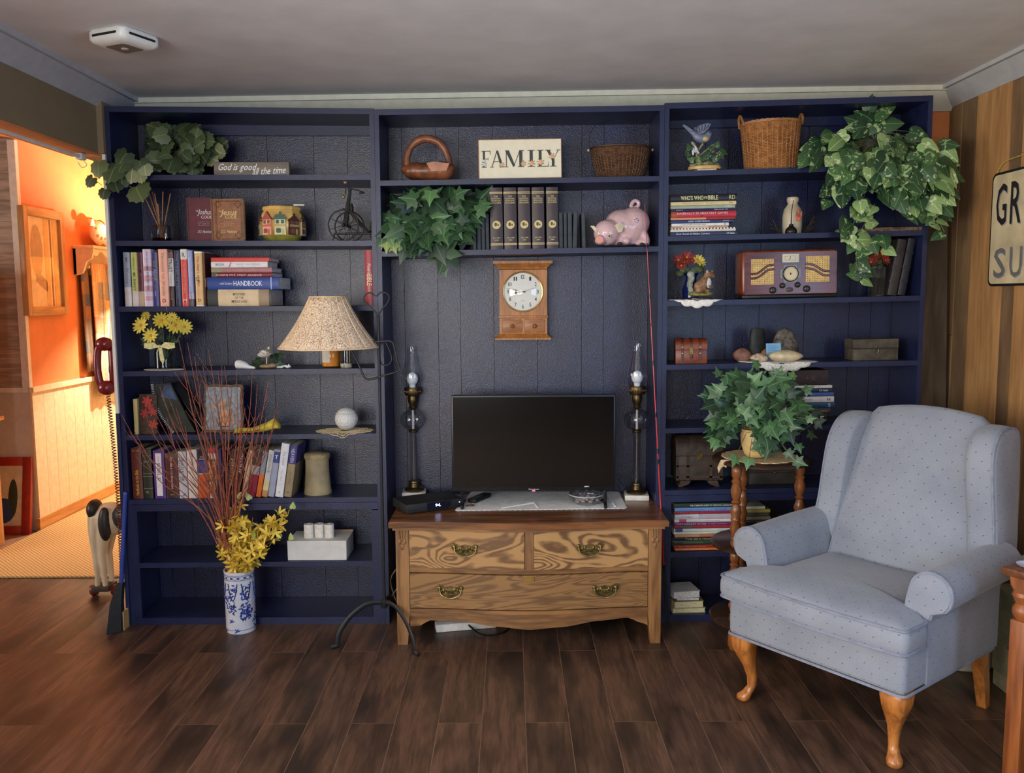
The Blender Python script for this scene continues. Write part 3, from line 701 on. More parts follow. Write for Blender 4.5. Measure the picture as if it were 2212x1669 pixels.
# gold trinket
tk = PZ(1015, 1096, ZD + 0.003); mb = MB()
for i in range(9):
    a_ = i * 2.4; mb.tube([(0.022 * cos(a_ + t_ * 1.0) * (0.5 + 0.12 * (i % 4)), 0.016 * sin(a_ + t_ * 1.0), 0.004 + 0.002 * (i % 3)) for t_ in (0, 0.6, 1.2, 1.8)], 0.0016, 5)
tag(mb.build('bracelet', mat('gold', (176, 140, 70), 0.35, 0.9), None, loc=(tk.x, tk.y + 0.02, ZD + 0.0025)), 'tangled gold chain bracelet on the runner by the cable box', 'bracelet')
# candy dish
cd = PZ(1266, 1095, ZD + 0.003); cy = cd.y + 0.06
cdh = thing('candy_dish', 'lidded clear glass candy dish on the lace runner', 'dish', (P(1266, 1070, cy).x, cy, ZD + 0.003))
M_gl2 = glass('cut_glass', (214, 216, 220), 0.8, 0.12, 0.12)
def fluted(pr, seg=48, fl=12, am=0.05):
    rings = []
    for rr, z_ in pr: rings.append([Vector((rr * (1 + am * cos(fl * 2 * pi * k / seg)) * cos(2 * pi * k / seg), rr * (1 + am * cos(fl * 2 * pi * k / seg)) * sin(2 * pi * k / seg), z_)) for k in range(seg)])
    return MB().loft(rings, cap=False)
fluted([(0.03, 0.0), (0.045, 0.003), (0.068, 0.02), (0.074, 0.035), (0.072, 0.046)]).build('bowl', M_gl2, cdh)
fluted([(0.075, 0.046), (0.07, 0.055), (0.05, 0.070), (0.03, 0.075), (0.032, 0.085), (0.028, 0.092), (0.001, 0.094)]).build('lid', M_gl2, cdh)
MB().tube([(0.0755 * cos(2 * pi * i / 40), 0.0755 * sin(2 * pi * i / 40), 0.046) for i in range(40)], 0.0022, 5, closed=True).tube([(0.031 * cos(2 * pi * i / 24), 0.031 * sin(2 * pi * i / 24), 0.087) for i in range(24)], 0.003, 5, closed=True).build('rim', mat('glass_rim', (206, 208, 212), 0.1, 0.2), cdh)
cnd = MB()
for i in range(14):
    a_ = i * 2.4; rr = 0.012 + 0.003 * i; cnd.sphere((rr * cos(a_), rr * sin(a_), 0.016 + 0.004 * (i % 3)), (0.011, 0.009, 0.007), 8, 5)
cnd.build('candies', mat('candy', (206, 190, 178), 0.4, var=0.2, scale=60), cdh)['kind'] = 'stuff'
# fishing rod leaning on the middle shelf
rod = thing('fishing_rod', 'thin red fishing rod leaning against the middle bookcase', 'fishing rod', P(1436, 1225, -0.10))
t0 = P(1392.5, 436, -0.012); bq = P(1437, 1330, -0.02); bq.z = 0.0; bq.y = -0.09; bq.x = t0.x + (bq.x - t0.x) * 0.97
def rp(t): return t0.lerp(bq, t) - rod.location
M_red = mat('rod_red', (176, 40, 40), 0.3, var=0.06)
cuts = [0.0, 0.10, 0.215, 0.37, 0.49, 0.575, 0.60, 0.85, 1.0]
for i in range(len(cuts) - 1):
    a_, c_ = cuts[i], cuts[i + 1]
    MB().tube([rp(a_ + 0.004), rp(c_ - 0.004)], [0.0012 + 0.004 * a_, 0.0012 + 0.004 * c_], 8).build('section', M_red if i < 7 else M_blackm, rod)
    if i: MB().tube([rp(a_ - 0.006), rp(a_ + 0.006)], 0.003 + 0.003 * a_, 8).build('ferrule', M_black, rod)
for t_ in (0.1, 0.28, 0.49, 0.6):
    p = rp(t_); MB().tube([p + Vector((0.004 + 0.006 * cos(a_), -0.006, 0.006 * sin(a_))) for a_ in [2 * pi * k / 10 for k in range(10)]], 0.0008, 5, closed=True).build('line_guide', M_black, rod)

# clock on the back boards
ck = thing('wall_clock', 'oak wall clock with round dial and two little drawers', 'clock', (P(1130, 640, 0.2).x, 0.279, 0))
M_clk = wood('clock_oak', (190, 126, 66), (146, 92, 46), 'z', 2.0, 0.4, 5, 0.35)
YC = 0.20; S_ = (YC + 3.76) / 1850
def cx_(px, py=650): return P(px, py, YC).x - ck.location.x
def cz_(py): return P(1130, py, YC).z
yb_ = YC - 0.279
MB().box(cx_(1079), cx_(1182), yb_, -0.001, cz_(721), cz_(582)).build('case', M_clk, ck, 0)
hwid = (cx_(1196) - cx_(1063)) / 2; xm = (cx_(1196) + cx_(1063)) / 2
pr_ = [(0.0, 0.0), (0.0, 0.012), (0.016, 0.026), (0.028, 0.026), (0.028, 0.036)]
z_b = cz_(581); hb = (cx_(1182) - cx_(1079)) / 2
rings = []
for t_, zz_ in ((0, z_b), (0.004, z_b + 0.008), (0.02, z_b + 0.022), (0.026, z_b + 0.024), (0.026, z_b + 0.037)):
    rings.append([Vector((xm - hb - t_, yb_ - t_, zz_)), Vector((xm + hb + t_, yb_ - t_, zz_)), Vector((xm + hb + t_, -0.001, zz_)), Vector((xm - hb - t_, -0.001, zz_))])
MB().loft(rings).build('cornice', M_clk, ck, 20)
z_c = cz_(721); rings = []
for t_, zz_ in ((0.0, z_c + 0.002), (0.014, z_c - 0.014), (0.019, z_c - 0.018), (0.019, z_c - 0.026)):
    rings.append([Vector((xm - hb - t_, yb_ - t_, zz_)), Vector((xm + hb + t_, yb_ - t_, zz_)), Vector((xm + hb + t_, -0.001, zz_)), Vector((xm - hb - t_, -0.001, zz_))])
MB().loft(rings).build('foot_moulding', M_clk, ck, 20)
MB().rbox(cx_(1079) - 0.003, cx_(1182) + 0.003, yb_ - 0.007, yb_ + 0.01, cz_(687), cz_(681), 0.002).build('ledge', M_clk, ck)
zc0, zc1 = cz_(718), cz_(690)
for (a_, c_) in ((1084, 1128), (1132, 1177)):
    d = MB().rbox(cx_(a_), cx_(c_), yb_ - 0.006, yb_ + 0.005, zc0, zc1, 0.004).build('drawer', wood('clock_oak_h', (184, 122, 64), (140, 88, 44), 'x', 2.0, 0.4, 5, 0.35), ck)
    MB().sphere(((cx_(a_) + cx_(c_)) / 2, yb_ - 0.014, (zc0 + zc1) / 2), (0.010, 0.009, 0.010), 14, 8).tube([((cx_(a_) + cx_(c_)) / 2, yb_ - 0.014, (zc0 + zc1) / 2), ((cx_(a_) + cx_(c_)) / 2, yb_ - 0.004, (zc0 + zc1) / 2)], 0.005, 8).build('knob', mat('knob_wood', (150, 84, 42), 0.3), d)
RX = Matrix.Rotation(pi / 2, 4, 'X')
dc = Vector((cx_(1129.5), yb_, cz_(630))); RD = 43.0 * S_
def disk(r_, y0, y1, seg=40): return MB().lathe([(r_, 0), (r_, y0 - y1)], seg, M=Matrix.Translation((dc.x, y0, dc.z)) @ RX)
dial = disk(RD * 0.95, yb_ + 0.001, yb_ - 0.004).build('dial', mat('dial_white', (222, 222, 214), 0.4, var=0.02), ck)
MB().lathe([(RD * 0.93, 0.002), (RD * 0.94, 0.008), (RD, 0.010), (RD * 1.02, 0.004), (RD * 1.02, 0)], 48, cap=False, M=Matrix.Translation(dc) @ RX).build('bezel', mat('clock_brass', (196, 168, 110), 0.25, 0.9), ck)
num = MB()
for n_ in range(1, 13):
    a_ = radians(30 * n_); text_into(num, str(n_), dc.x + RD * 0.74 * sin(a_), dc.z + RD * 0.74 * cos(a_), (0.016 if n_ > 9 else 0.0095), 0.018, yb_ - 0.0046)
for n_ in range(60):
    a_ = radians(6 * n_); r0, r1 = RD * 0.90, RD * 0.93; s__ = 0.0004
    num.add([(dc.x + r * sin(a_) + w * cos(a_), yb_ - 0.0046, dc.z + r * cos(a_) - w * sin(a_)) for r, w in ((r0, -s__), (r0, s__), (r1, s__), (r1, -s__))], [(0, 1, 2, 3)])
text_into(num, 'QUARTZ', dc.x, dc.z - RD * 0.43, 0.014, 0.003, yb_ - 0.0046)
num.build('numerals', C(40, 38, 36), dial, 0)
M_hand = mat('hand_brass', (120, 92, 40), 0.35, 0.8)
for nm, ang, L_, w in (('hour_hand', 262, 0.055, 0.0022), ('minute_hand', 282, 0.076, 0.0018), ('second_hand', 72, 0.07, 0.0006)):
    a_ = radians(ang); d_ = Vector((sin(a_), 0, cos(a_))); y_ = {'hour_hand': -0.0055, 'minute_hand': -0.0065, 'second_hand': -0.0075}[nm]
    c0 = Vector((dc.x, yb_ + y_, dc.z)); h_ = MB().tube([c0 - d_ * 0.012, c0, c0 + d_ * L_ * 0.55, c0 + d_ * L_], [w, w, w * 1.1, w * 0.3], 5)
    if nm != 'second_hand': h_.sphere(tuple(c0 + d_ * L_ * 0.58), (w * 2.3, 0.0008, w * 2.3), 10, 6)
    h_.build(nm, M_hand if nm != 'second_hand' else C(160, 140, 90), dial)
MB().sphere((dc.x, yb_ - 0.007, dc.z), 0.003, 8, 6).build('centre_cap', M_hand, dial)
MB().lathe([(RD * 0.94 * sin(radians(a_)) / sin(radians(24)), RD * 0.94 * (cos(radians(a_)) - cos(radians(24))) / sin(radians(24))) for a_ in (24, 20, 16, 12, 8, 4, 0.01)], 40, cap=False, M=Matrix.Translation((dc.x, yb_ - 0.0085, dc.z)) @ RX).build('glass_cover', glass('clock_glass', (255, 255, 255), 0.2, 0.03), ck)

# power strip and cords under the dresser
ps = PZ(955, 1362, 0)
pst = thing('power_strip', 'white power strip on the floor under the dresser', 'power strip', (ps.x, ps.y + 0.01, 0), (0, 0, radians(12)))
MB().rbox(-0.03, 0.24, -0.03, 0.03, 0, 0.036, 0.005).build('case', mat('white_plastic', (205, 202, 196), 0.4), pst)
MB().tube(smooth_path([(0.24, 0, 0.015), (0.30, -0.02, 0.006), (0.26, -0.10, 0.004), (0.17, -0.11, 0.004), (0.12, -0.04, 0.02), (0.11, 0.0, 0.036)], 5), 0.004, 6).build('cord', M_black, pst)
cq = P(845, 1330, 0.02)
tag(MB().tube(smooth_path([(cq.x - 0.02, 0.03, 0.004), (cq.x - 0.01, 0.02, 0.09), (cq.x + 0.03, 0.02, 0.16), (cq.x + 0.07, 0.03, 0.22), (cq.x + 0.05, 0.05, 0.26), (cq.x - 0.0, 0.03, 0.2), (cq.x + 0.02, 0.03, 0.1), (cq.x + 0.05, 0.02, 0.004)], 5), 0.003, 6).build('extension_cord', mat('tan_cord', (126, 100, 66), 0.6)), 'tan cord looped beside the dresser near the lamp base', 'cord')

# ================================================================== iron floor lamp with pleated shade
LY = -0.20
lm = thing('floor_lamp', 'black wrought iron floor lamp with pleated floral shade', 'lamp', (P(830, 1290, LY).x, LY, 0))
LO = lm.location
M_iron = mat('wrought_iron', (30, 31, 34), 0.5, 0.3, var=0.15, bump=0.2, bscale=120)
def lp(px, py, Y=LY): return P(px, py, Y) - LO
hub = lp(838, 1302)
MB().lathe([(0.012, hub.z - 0.02), (0.016, hub.z - 0.01), (0.016, hub.z + 0.012), (0.008, hub.z + 0.02)], 12).build('hub', M_iron, lm)
for (fx, fy) in ((PZ(728, 1400, 0).x, PZ(728, 1400, 0).y), (PZ(895, 1414, 0).x, PZ(895, 1414, 0).y), (-0.515, 0.0 - 0.035)):
    e = Vector((fx, fy, 0)) - Vector((LO.x, LO.y, 0)); d_ = e.normalized(); R_ = e.length
    pts = [Vector((0, 0, hub.z + 0.002)), d_ * R_ * 0.35 + Vector((0, 0, hub.z + 0.006)), d_ * R_ * 0.7 + Vector((0, 0, hub.z * 0.78)), d_ * R_ * 0.93 + Vector((0, 0, hub.z * 0.42)), d_ * R_ * 0.985 + Vector((0, 0, 0.03)), d_ * R_ * 0.99 + Vector((0, 0, 0.012)), d_ * (R_ + 0.025) + Vector((0, 0, 0.007))]
    mb = MB().tube(smooth_path(pts, 5), 0.011, 8, flat=0.45); mb.build('leg', M_iron, lm)
ptop = lp(817, 680)
MB().tube([(0, 0, hub.z), (0, 0, ptop.z * 0.5), (ptop.x * 0.6, 0, ptop.z)], 0.0065, 10).build('pole', M_iron, lm)
ht = [(817, 680), (800, 662), (786, 648), (789, 637), (800, 632), (812, 639), (822, 632), (833, 632), (841, 641), (836, 655), (825, 668), (817, 680)]
MB().tube(smooth_path([lp(a_, c_) for a_, c_ in ht], 3), 0.0032, 6).build('heart_finial', M_iron, lm)
arm = [(808, 738), (836, 736), (847, 739), (852, 752), (858, 780), (863, 797), (856, 803), (830, 810), (806, 818), (793, 819), (785, 811), (776, 790), (766, 770), (755, 752), (742, 738), (715, 738)]
MB().tube(smooth_path([lp(a_, c_, LY - 0.012) for a_, c_ in arm], 3), 0.0042, 6).build('swing_arm', M_iron, lm)
loop = [(833, 739), (842, 758), (846, 774), (842, 785), (832, 789), (823, 784), (820, 770)]
MB().tube(smooth_path([lp(a_, c_, LY + 0.012) for a_, c_ in loop], 3), 0.003, 6).build('scroll', M_iron, lm)
sc_ = lp(709, 700); zb_ = lp(707, 750).z; zt_ = lp(711, 641).z
m, nt, b = base('shade_print'); v = coords(nt)
vo = nd(nt, 'ShaderNodeTexVoronoi', feature='DISTANCE_TO_EDGE'); vo.inputs['Scale'].default_value = 105; vo.inputs['Randomness'].default_value = 1.0
n1 = nd(nt, 'ShaderNodeTexNoise'); n1.inputs['Scale'].default_value = 70; nt.links.new(v, n1.inputs['Vector'])
mxv = nd(nt, 'ShaderNodeMix', data_type='RGBA'); mxv.inputs['Factor'].default_value = 0.02; nt.links.new(v, mxv.inputs['A']); nt.links.new(n1.outputs['Color'], mxv.inputs['B']); nt.links.new(mxv.outputs['Result'], vo.inputs['Vector'])
nt.links.new(ramp(nt, vo.outputs['Distance'], [(0.03, (150, 118, 104)), (0.10, (238, 214, 182))]), b.inputs['Base Color']); b.inputs['Roughness'].default_value = 0.85
b.inputs['Subsurface Weight'].default_value = 0.0
seg = 144; rings = []
for i in range(9):
    t = i / 8; rr = 0.2055 + (0.074 - 0.2055) * t + 0.010 * sin(pi * t) * -1; z_ = zb_ + (zt_ - zb_) * t
    rings.append([Vector((sc_.x + rr * (1 + (0.022 - 0.010 * t) * abs(cos(9 * 2 * pi * k / seg)) - 0.022) * cos(2 * pi * k / seg), sc_.y + rr * (1 + (0.022 - 0.01 * t) * abs(cos(9 * 2 * pi * k / seg)) - 0.022) * sin(2 * pi * k / seg), z_)) for k in range(seg)])
sh_ = MB().loft(rings, cap=False)
shd = sh_.build('lamp_shade', m, lm, 60); sol = shd.modifiers.new('thickness', 'SOLIDIFY'); sol.thickness = 0.002
M_pip = mat('shade_binding', (226, 198, 158), 0.8)
MB().tube([(sc_.x + 0.2045 * cos(2 * pi * k / 64), sc_.y + 0.2045 * sin(2 * pi * k / 64), zb_) for k in range(64)], 0.0035, 6, closed=True).tube([(sc_.x + 0.0735 * cos(2 * pi * k / 40), sc_.y + 0.0735 * sin(2 * pi * k / 40), zt_) for k in range(40)], 0.003, 6, closed=True).build('binding', M_pip, shd)
for k in range(18):
    a_ = 2 * pi * (k + 0.5) / 18
    pts = []
    for i in range(7):
        t = i / 6; rr = (0.2055 + (0.074 - 0.2055) * t - 0.010 * sin(pi * t)) * (0.981 + 0.002); pts.append((sc_.x + rr * cos(a_), sc_.y + rr * sin(a_), zb_ + (zt_ - zb_) * t))
    MB().tube(pts, 0.0022, 5).build('rib', M_pip, shd)
MB().lathe([(0.016, zb_ + 0.0), (0.018, zb_ + 0.03), (0.014, zb_ + 0.07)], 14, (sc_.x, sc_.y, 0)).build('socket', M_iron, lm)
MB().sphere((sc_.x, sc_.y, zb_ + 0.11), (0.028, 0.028, 0.036), 14, 10).build('bulb', M_bulb, lm)
MB().tube([(sc_.x + 0.073 * cos(a_), sc_.y + 0.073 * sin(a_), zt_) for a_ in (0, pi)], 0.002, 5).tube([(sc_.x, sc_.y, zb_ + 0.145), (sc_.x, sc_.y, zt_)], 0.002, 5).build('harp', M_iron, lm)

# ================================================================== wing armchair
CW = Vector((0.611, -0.792)); CC = Vector((1.23, -0.82)); CRZ = radians(-52.35)
chair = thing('armchair', 'grey-blue upholstered wing armchair with oak cabriole legs', 'armchair', (CC.x, CC.y, 0), (0, 0, CRZ))
m, nt, b = base('blue_grey_fabric')
tc = nd(nt, 'ShaderNodeTexCoord'); sx = nd(nt, 'ShaderNodeSeparateXYZ'); sn = nd(nt, 'ShaderNodeSeparateXYZ')
nt.links.new(tc.outputs['Object'], sx.inputs[0]); nt.links.new(tc.outputs['Normal'], sn.inputs[0])
def mth(op, a, b2=None):
    q_ = nd(nt, 'ShaderNodeMath', operation=op)
    for i_, w_ in enumerate((a, b2)):
        if w_ is None: continue
        if isinstance(w_, (int, float)): q_.inputs[i_].default_value = w_
        else: nt.links.new(w_, q_.inputs[i_])
    return q_.outputs[0]
ax, ay, az = (mth('ABSOLUTE', sn.outputs[i]) for i in range(3))
isx = mth('MULTIPLY', mth('GREATER_THAN', ax, ay), mth('GREATER_THAN', ax, az))
isz = mth('MULTIPLY', mth('GREATER_THAN', az, ay), mth('GREATER_THAN', az, ax))
def mixf(f, a, b2): return mth('ADD', mth('MULTIPLY', f, b2), mth('MULTIPLY', mth('SUBTRACT', 1.0, f), a))
uu = mixf(isx, sx.outputs[0], sx.outputs[1]); vv = mixf(isz, sx.outputs[2], sx.outputs[1])
rowi = mth('FLOOR', mth('MULTIPLY', vv, 36.0)); ushift = mth('MULTIPLY', mth('MODULO', mth('ABSOLUTE', rowi), 2.0), 0.5)
fu = mth('SUBTRACT', mth('FRACT', mth('ADD', mth('ADD', mth('MULTIPLY', uu, 20.0), ushift), 50.0)), 0.5); fv = mth('SUBTRACT', mth('FRACT', mth('ADD', mth('MULTIPLY', vv, 36.0), 50.0)), 0.5)
su = mth('ADD', mth('MULTIPLY', fu, 0.05), mth('MULTIPLY', fv, 0.018)); sv = mth('SUBTRACT', mth('MULTIPLY', fv, 0.028), mth('MULTIPLY', fu, 0.022))
dd = mth('ADD', mth('POWER', mth('MULTIPLY', mth('ABSOLUTE', su), 300.0), 2.0), mth('POWER', mth('MULTIPLY', mth('ABSOLUTE', sv), 620.0), 2.0))
dot = mth('LESS_THAN', dd, 1.0)
n1 = nd(nt, 'ShaderNodeTexNoise'); n1.inputs['Scale'].default_value = 420; n1.inputs['Detail'].default_value = 2; nt.links.new(tc.outputs['Object'], n1.inputs['Vector'])
n2 = nd(nt, 'ShaderNodeTexNoise'); n2.inputs['Scale'].default_value = 7; nt.links.new(tc.outputs['Object'], n2.inputs['Vector'])
cbase = ramp(nt, mth('ADD', mth('MULTIPLY', n1.outputs['Fac'], 0.5), mth('MULTIPLY', n2.outputs['Fac'], 0.5)), [(0.35, (124, 130, 143)), (0.65, (142, 147, 158))])
mm = nd(nt, 'ShaderNodeMix', data_type='RGBA'); nt.links.new(dot, mm.inputs['Factor']); nt.links.new(cbase, mm.inputs['A']); mm.inputs['B'].default_value = lin((70, 76, 98))
nt.links.new(mm.outputs['Result'], b.inputs['Base Color']); b.inputs['Roughness'].default_value = 0.9; b.inputs['Sheen Weight'].default_value = 0.15
add_bump(nt, b, n1.outputs['Fac'], 0.25, 0.001)
M_fab = m; M_piping = mat('piping_fabric', (126, 132, 148), 0.9, var=0.08)
HWD = 0.33
# seat base
sb = MB().rbox(-HWD, HWD, -0.315, 0.30, 0.25, 0.385, 0.02, 3).build('seat_base', M_fab, chair)
MB().tube([(x_, y_, 0.252) for x_, y_ in rrect(-HWD - 0.001, HWD + 0.001, -0.316, 0.301, 0.02)], 0.005, 6, closed=True).build('piping', M_piping, sb)
# T-shaped cushion
cp = []
def rounded(poly, r, seg=4):
    out = []; n = len(poly)
    for i in range(n):
        p0, p1, p2 = Vector(poly[i - 1]), Vector(poly[i]), Vector(poly[(i + 1) % n])
        a_ = p1 + (p0 - p1).normalized() * r; c_ = p1 + (p2 - p1).normalized() * r
        for k in range(seg + 1):
            t = k / seg; out.append(a_ * (1 - t) ** 2 + p1 * 2 * t * (1 - t) + c_ * t * t)
    return out
out_ = [(-0.348, -0.35), (-0.12, -0.368), (0.12, -0.368), (0.348, -0.35), (0.345, -0.205), (0.262, -0.195), (0.25, 0.20), (-0.25, 0.20), (-0.262, -0.195), (-0.345, -0.205)]
ol = rounded(out_, 0.03)
def subdiv(pl):
    o2 = []
    for i in range(len(pl)):
        a_, c_ = pl[i], pl[(i + 1) % len(pl)]; n_ = max(1, int((c_ - a_).length / 0.05))
        for k in range(n_): o2.append(a_.lerp(c_, k / n_))
    return o2
ol = subdiv(ol); cen = Vector((0, -0.10))
rings = []
for s_, z_ in ((0.0, 0.392), (0.97, 0.39), (0.992, 0.394), (1.006, 0.415), (1.008, 0.435), (1.004, 0.455), (0.992, 0.468), (0.97, 0.475), (0.9, 0.486), (0.75, 0.497), (0.5, 0.505), (0.25, 0.508), (0.001, 0.509)):
    rings.append([Vector((cen.x + (p.x - cen.x) * max(s_, 0.001), cen.y + (p.y - cen.y) * max(s_, 0.001), z_)) for p in ol])
cu_ = MB().loft(rings, cap=False).build('seat_cushion', M_fab, chair, 60)
for z_ in (0.470, 0.396):
    MB().tube([(cen.x + (p.x - cen.x) * 0.998, cen.y + (p.y - cen.y) * 0.998, z_) for p in ol], 0.005, 6, closed=True).build('piping', M_piping, cu_)
# arms with scrolled fronts
for s_ in (-1, 1):
    pr = [(0.252, 0.38), (0.255, 0.46), (0.265, 0.53)]
    for k in range(0, 13):
        a_ = radians(172 - k * 18.0); pr.append((0.338 + 0.066 * cos(a_), 0.553 + 0.066 * sin(a_)))
    pr += [(0.345, 0.490), (0.332, 0.45), (0.330, 0.38)]
    rings = []
    for y_, sc, dz0 in ((-0.198, 0.93, 0), (-0.192, 0.985, 0), (-0.18, 1.0, 0), (-0.05, 1.0, 0.004), (0.10, 1.0, 0.010), (0.30, 1.0, 0.012)):
        cx0, cz0 = 0.30, 0.48
        rings.append([Vector((s_ * (cx0 + (a_ - cx0) * sc), y_, cz0 + (z_ - cz0) * sc + dz0 * (1 if z_ > 0.45 else 0))) for a_, z_ in pr])
    ar = MB().loft(rings).build('arm', M_fab, chair, 50)
    MB().tube([Vector((s_ * a_, -0.190, z_)) for a_, z_ in pr[:]], 0.0045, 6).build('piping', M_piping, ar)
    # outer side panel
    MB().rbox(min(s_ * 0.335, s_ * 0.318), max(s_ * 0.335, s_ * 0.318), -0.185, 0.31, 0.255, 0.50, 0.006).build('side_panel', M_fab, chair)
    # wing
    wp = [(0.225, 0.56), (0.240, 0.68), (0.245, 0.80), (0.255, 0.90), (0.285, 0.965), (0.33, 1.0), (0.39, 1.012), (0.45, 1.005), (0.475, 0.97), (0.455, 0.85), (0.42, 0.70), (0.39, 0.56), (0.355, 0.50), (0.25, 0.50)]
    wp = [Vector(p) for p in wp]; wp = [Vector((p.x, p.y)) for p in smooth_path([(p.x, p.y, 0) for p in wp], 3, True)]
    cw = Vector((0.35, 0.77)); rings = []
    for xo, sc in ((0.248, 0.90), (0.254, 0.965), (0.27, 0.995), (0.295, 1.0), (0.325, 0.99), (0.343, 0.955), (0.349, 0.88)):
        rings.append([Vector((s_ * (xo - 0.095 * max(0, p.y - 0.58)), cw.x + (p.x - cw.x) * sc, cw.y + (p.y - cw.y) * sc)) for p in wp])
    wg = MB().loft(rings).build('wing', M_fab, chair, 60)
    MB().tube([Vector((s_ * (0.340 - 0.095 * max(0, p.y - 0.58)), cw.x + (p.x - cw.x) * 0.972, cw.y + (p.y - cw.y) * 0.972)) for p in wp if p.y > 0.52], 0.0045, 6).build('piping', M_piping, wg)
# back
rings = []
NX = 15; NZ = 12
grid = []
fr_ = MB()
for i in range(NZ + 1):
    t = i / NZ; row = []
    for j in range(NX + 1):
        u_ = -1 + 2 * j / NX; w_ = 0.258 - 0.038 * t
        ztop = 1.046 - 0.030 * u_ * u_ - (0.02 if abs(u_) > 0.95 else 0)
        z_ = 0.40 + (ztop - 0.40) * t
        y_ = 0.175 + 0.205 * t - 0.038 * (1 - u_ * u_) * (0.4 + 0.6 * sin(pi * min(1, t * 1.05))) + (0.025 * (t - 0.9) / 0.1 if t > 0.9 else 0)
        row.append(Vector((u_ * w_, y_, z_)))
    grid.append(row)
for i in range(1, 5):
    row = []
    for j in range(NX + 1):
        p = grid[NZ][j]; tt = [0.015, 0.045, 0.065, 0.07][i - 1]; row.append(Vector((p.x, p.y + tt, p.z + [0.010, 0.008, -0.012, -0.05][i - 1])))
    grid.append(row)
row = [Vector((p.x, 0.335, 0.26)) for p in grid[0]]; grid.append(row)
vs = [p for r_ in grid for p in r_]; n_ = NX + 1
fr_.add(vs, [(i * n_ + j, i * n_ + j + 1, (i + 1) * n_ + j + 1, (i + 1) * n_ + j) for i in range(len(grid) - 1) for j in range(NX)])
bk = fr_.build('backrest', M_fab, chair, 60)
MB().tube([grid[0][0], grid[NZ // 2][0], grid[NZ - 1][0]], 0.004, 6).tube([grid[0][-1], grid[NZ // 2][-1], grid[NZ - 1][-1]], 0.004, 6).build('piping', M_piping, bk)
# legs
M_leg = wood('honey_oak', (186, 118, 56), (140, 82, 36), 'z', 2.0, 0.28, 9, 0.4)
for s_ in (-1, 1):
    c0 = Vector((s_ * 0.275, -0.255)); dg = Vector((s_ * 0.6, -0.8)).normalized(); rings = []
    for z_, off, rr in ((0.262, 0.006, 0.047), (0.235, 0.019, 0.049), (0.205, 0.022, 0.044), (0.17, 0.012, 0.034), (0.13, 0.0, 0.025), (0.09, -0.010, 0.0195), (0.055, -0.010, 0.017), (0.035, 0.004, 0.0205), (0.020, 0.018, 0.027), (0.008, 0.020, 0.0255), (0.0, 0.020, 0.019)):
        c_ = c0 + dg * off; ring = []
        for k in range(16):
            a_ = 2 * pi * k / 16; q_ = (abs(cos(a_)) ** 4 + abs(sin(a_)) ** 4) ** -0.25; q_ = 1 + (q_ - 1) * (1.0 if z_ > 0.15 else 0.3)
            ring.append(Vector((c_.x + rr * 0.92 * q_ * cos(a_), c_.y + rr * 0.92 * q_ * sin(a_), z_)))
        rings.append(ring)
    MB().loft(rings).build('leg', M_leg, chair, 60)
    MB().hexa([(s_ * 0.277 - 0.016, 0.345, 0), (s_ * 0.277 + 0.016, 0.345, 0), (s_ * 0.277 + 0.016, 0.378, 0), (s_ * 0.277 - 0.016, 0.378, 0), (s_ * 0.29 - 0.022, 0.245, 0.262), (s_ * 0.29 + 0.022, 0.245, 0.262), (s_ * 0.29 + 0.022, 0.295, 0.262), (s_ * 0.29 - 0.022, 0.295, 0.262)]).build('leg', M_leg, chair, 0)

# ================================================================== three-tier plant stand
SX, SY, SZ = 1.045, -0.215, 0.80
st = thing('plant_stand', 'round three-tier wooden plant stand with turned legs', 'plant stand', (SX, SY, 0))
M_walnut = wood('walnut', (66, 44, 30), (40, 27, 20), 'x', 1.2, 0.3, 5, 0.4)
M_turn = wood('turned_wood', (134, 80, 42), (92, 52, 28), 'z', 2.0, 0.28, 9, 0.35)
for z_, nm in ((SZ, 'top'), (0.44, 'middle_shelf'), (0.12, 'lower_shelf')):
    MB().lathe([(0.19, z_ - 0.022), (0.202, z_ - 0.018), (0.203, z_ - 0.010), (0.197, z_ - 0.004), (0.192, z_)], 48).build(nm, M_walnut, st, 40)
def spool(z0, z1):
    p = [(0.010, z0)]; n = 4; h = (z1 - z0)
    seq = [(0.0, 0.013), (0.03, 0.020), (0.07, 0.020), (0.085, 0.013), (0.10, 0.019), (0.125, 0.013), (0.16, 0.017), (0.24, 0.0235), (0.31, 0.016), (0.335, 0.021), (0.36, 0.016), (0.43, 0.0235), (0.50, 0.017), (0.53, 0.013), (0.555, 0.020), (0.58, 0.013), (0.62, 0.0185), (0.70, 0.0235), (0.78, 0.016), (0.81, 0.021), (0.84, 0.014), (0.87, 0.019), (0.93, 0.021), (0.97, 0.019), (1.0, 0.012)]
    return [(r_, z0 + h * t) for t, r_ in seq]
for lx, ly in ((-0.128, -0.095), (-0.035, 0.150), (0.158, -0.02)):
    MB().lathe(spool(0.44, SZ - 0.02), 16, (lx, ly, 0)).lathe(spool(0.12, 0.422), 16, (lx, ly, 0)).lathe([(0.012, 0), (0.022, 0.02), (0.022, 0.06), (0.014, 0.1)], 16, (lx, ly, 0)).build('leg', M_turn, st, 50)

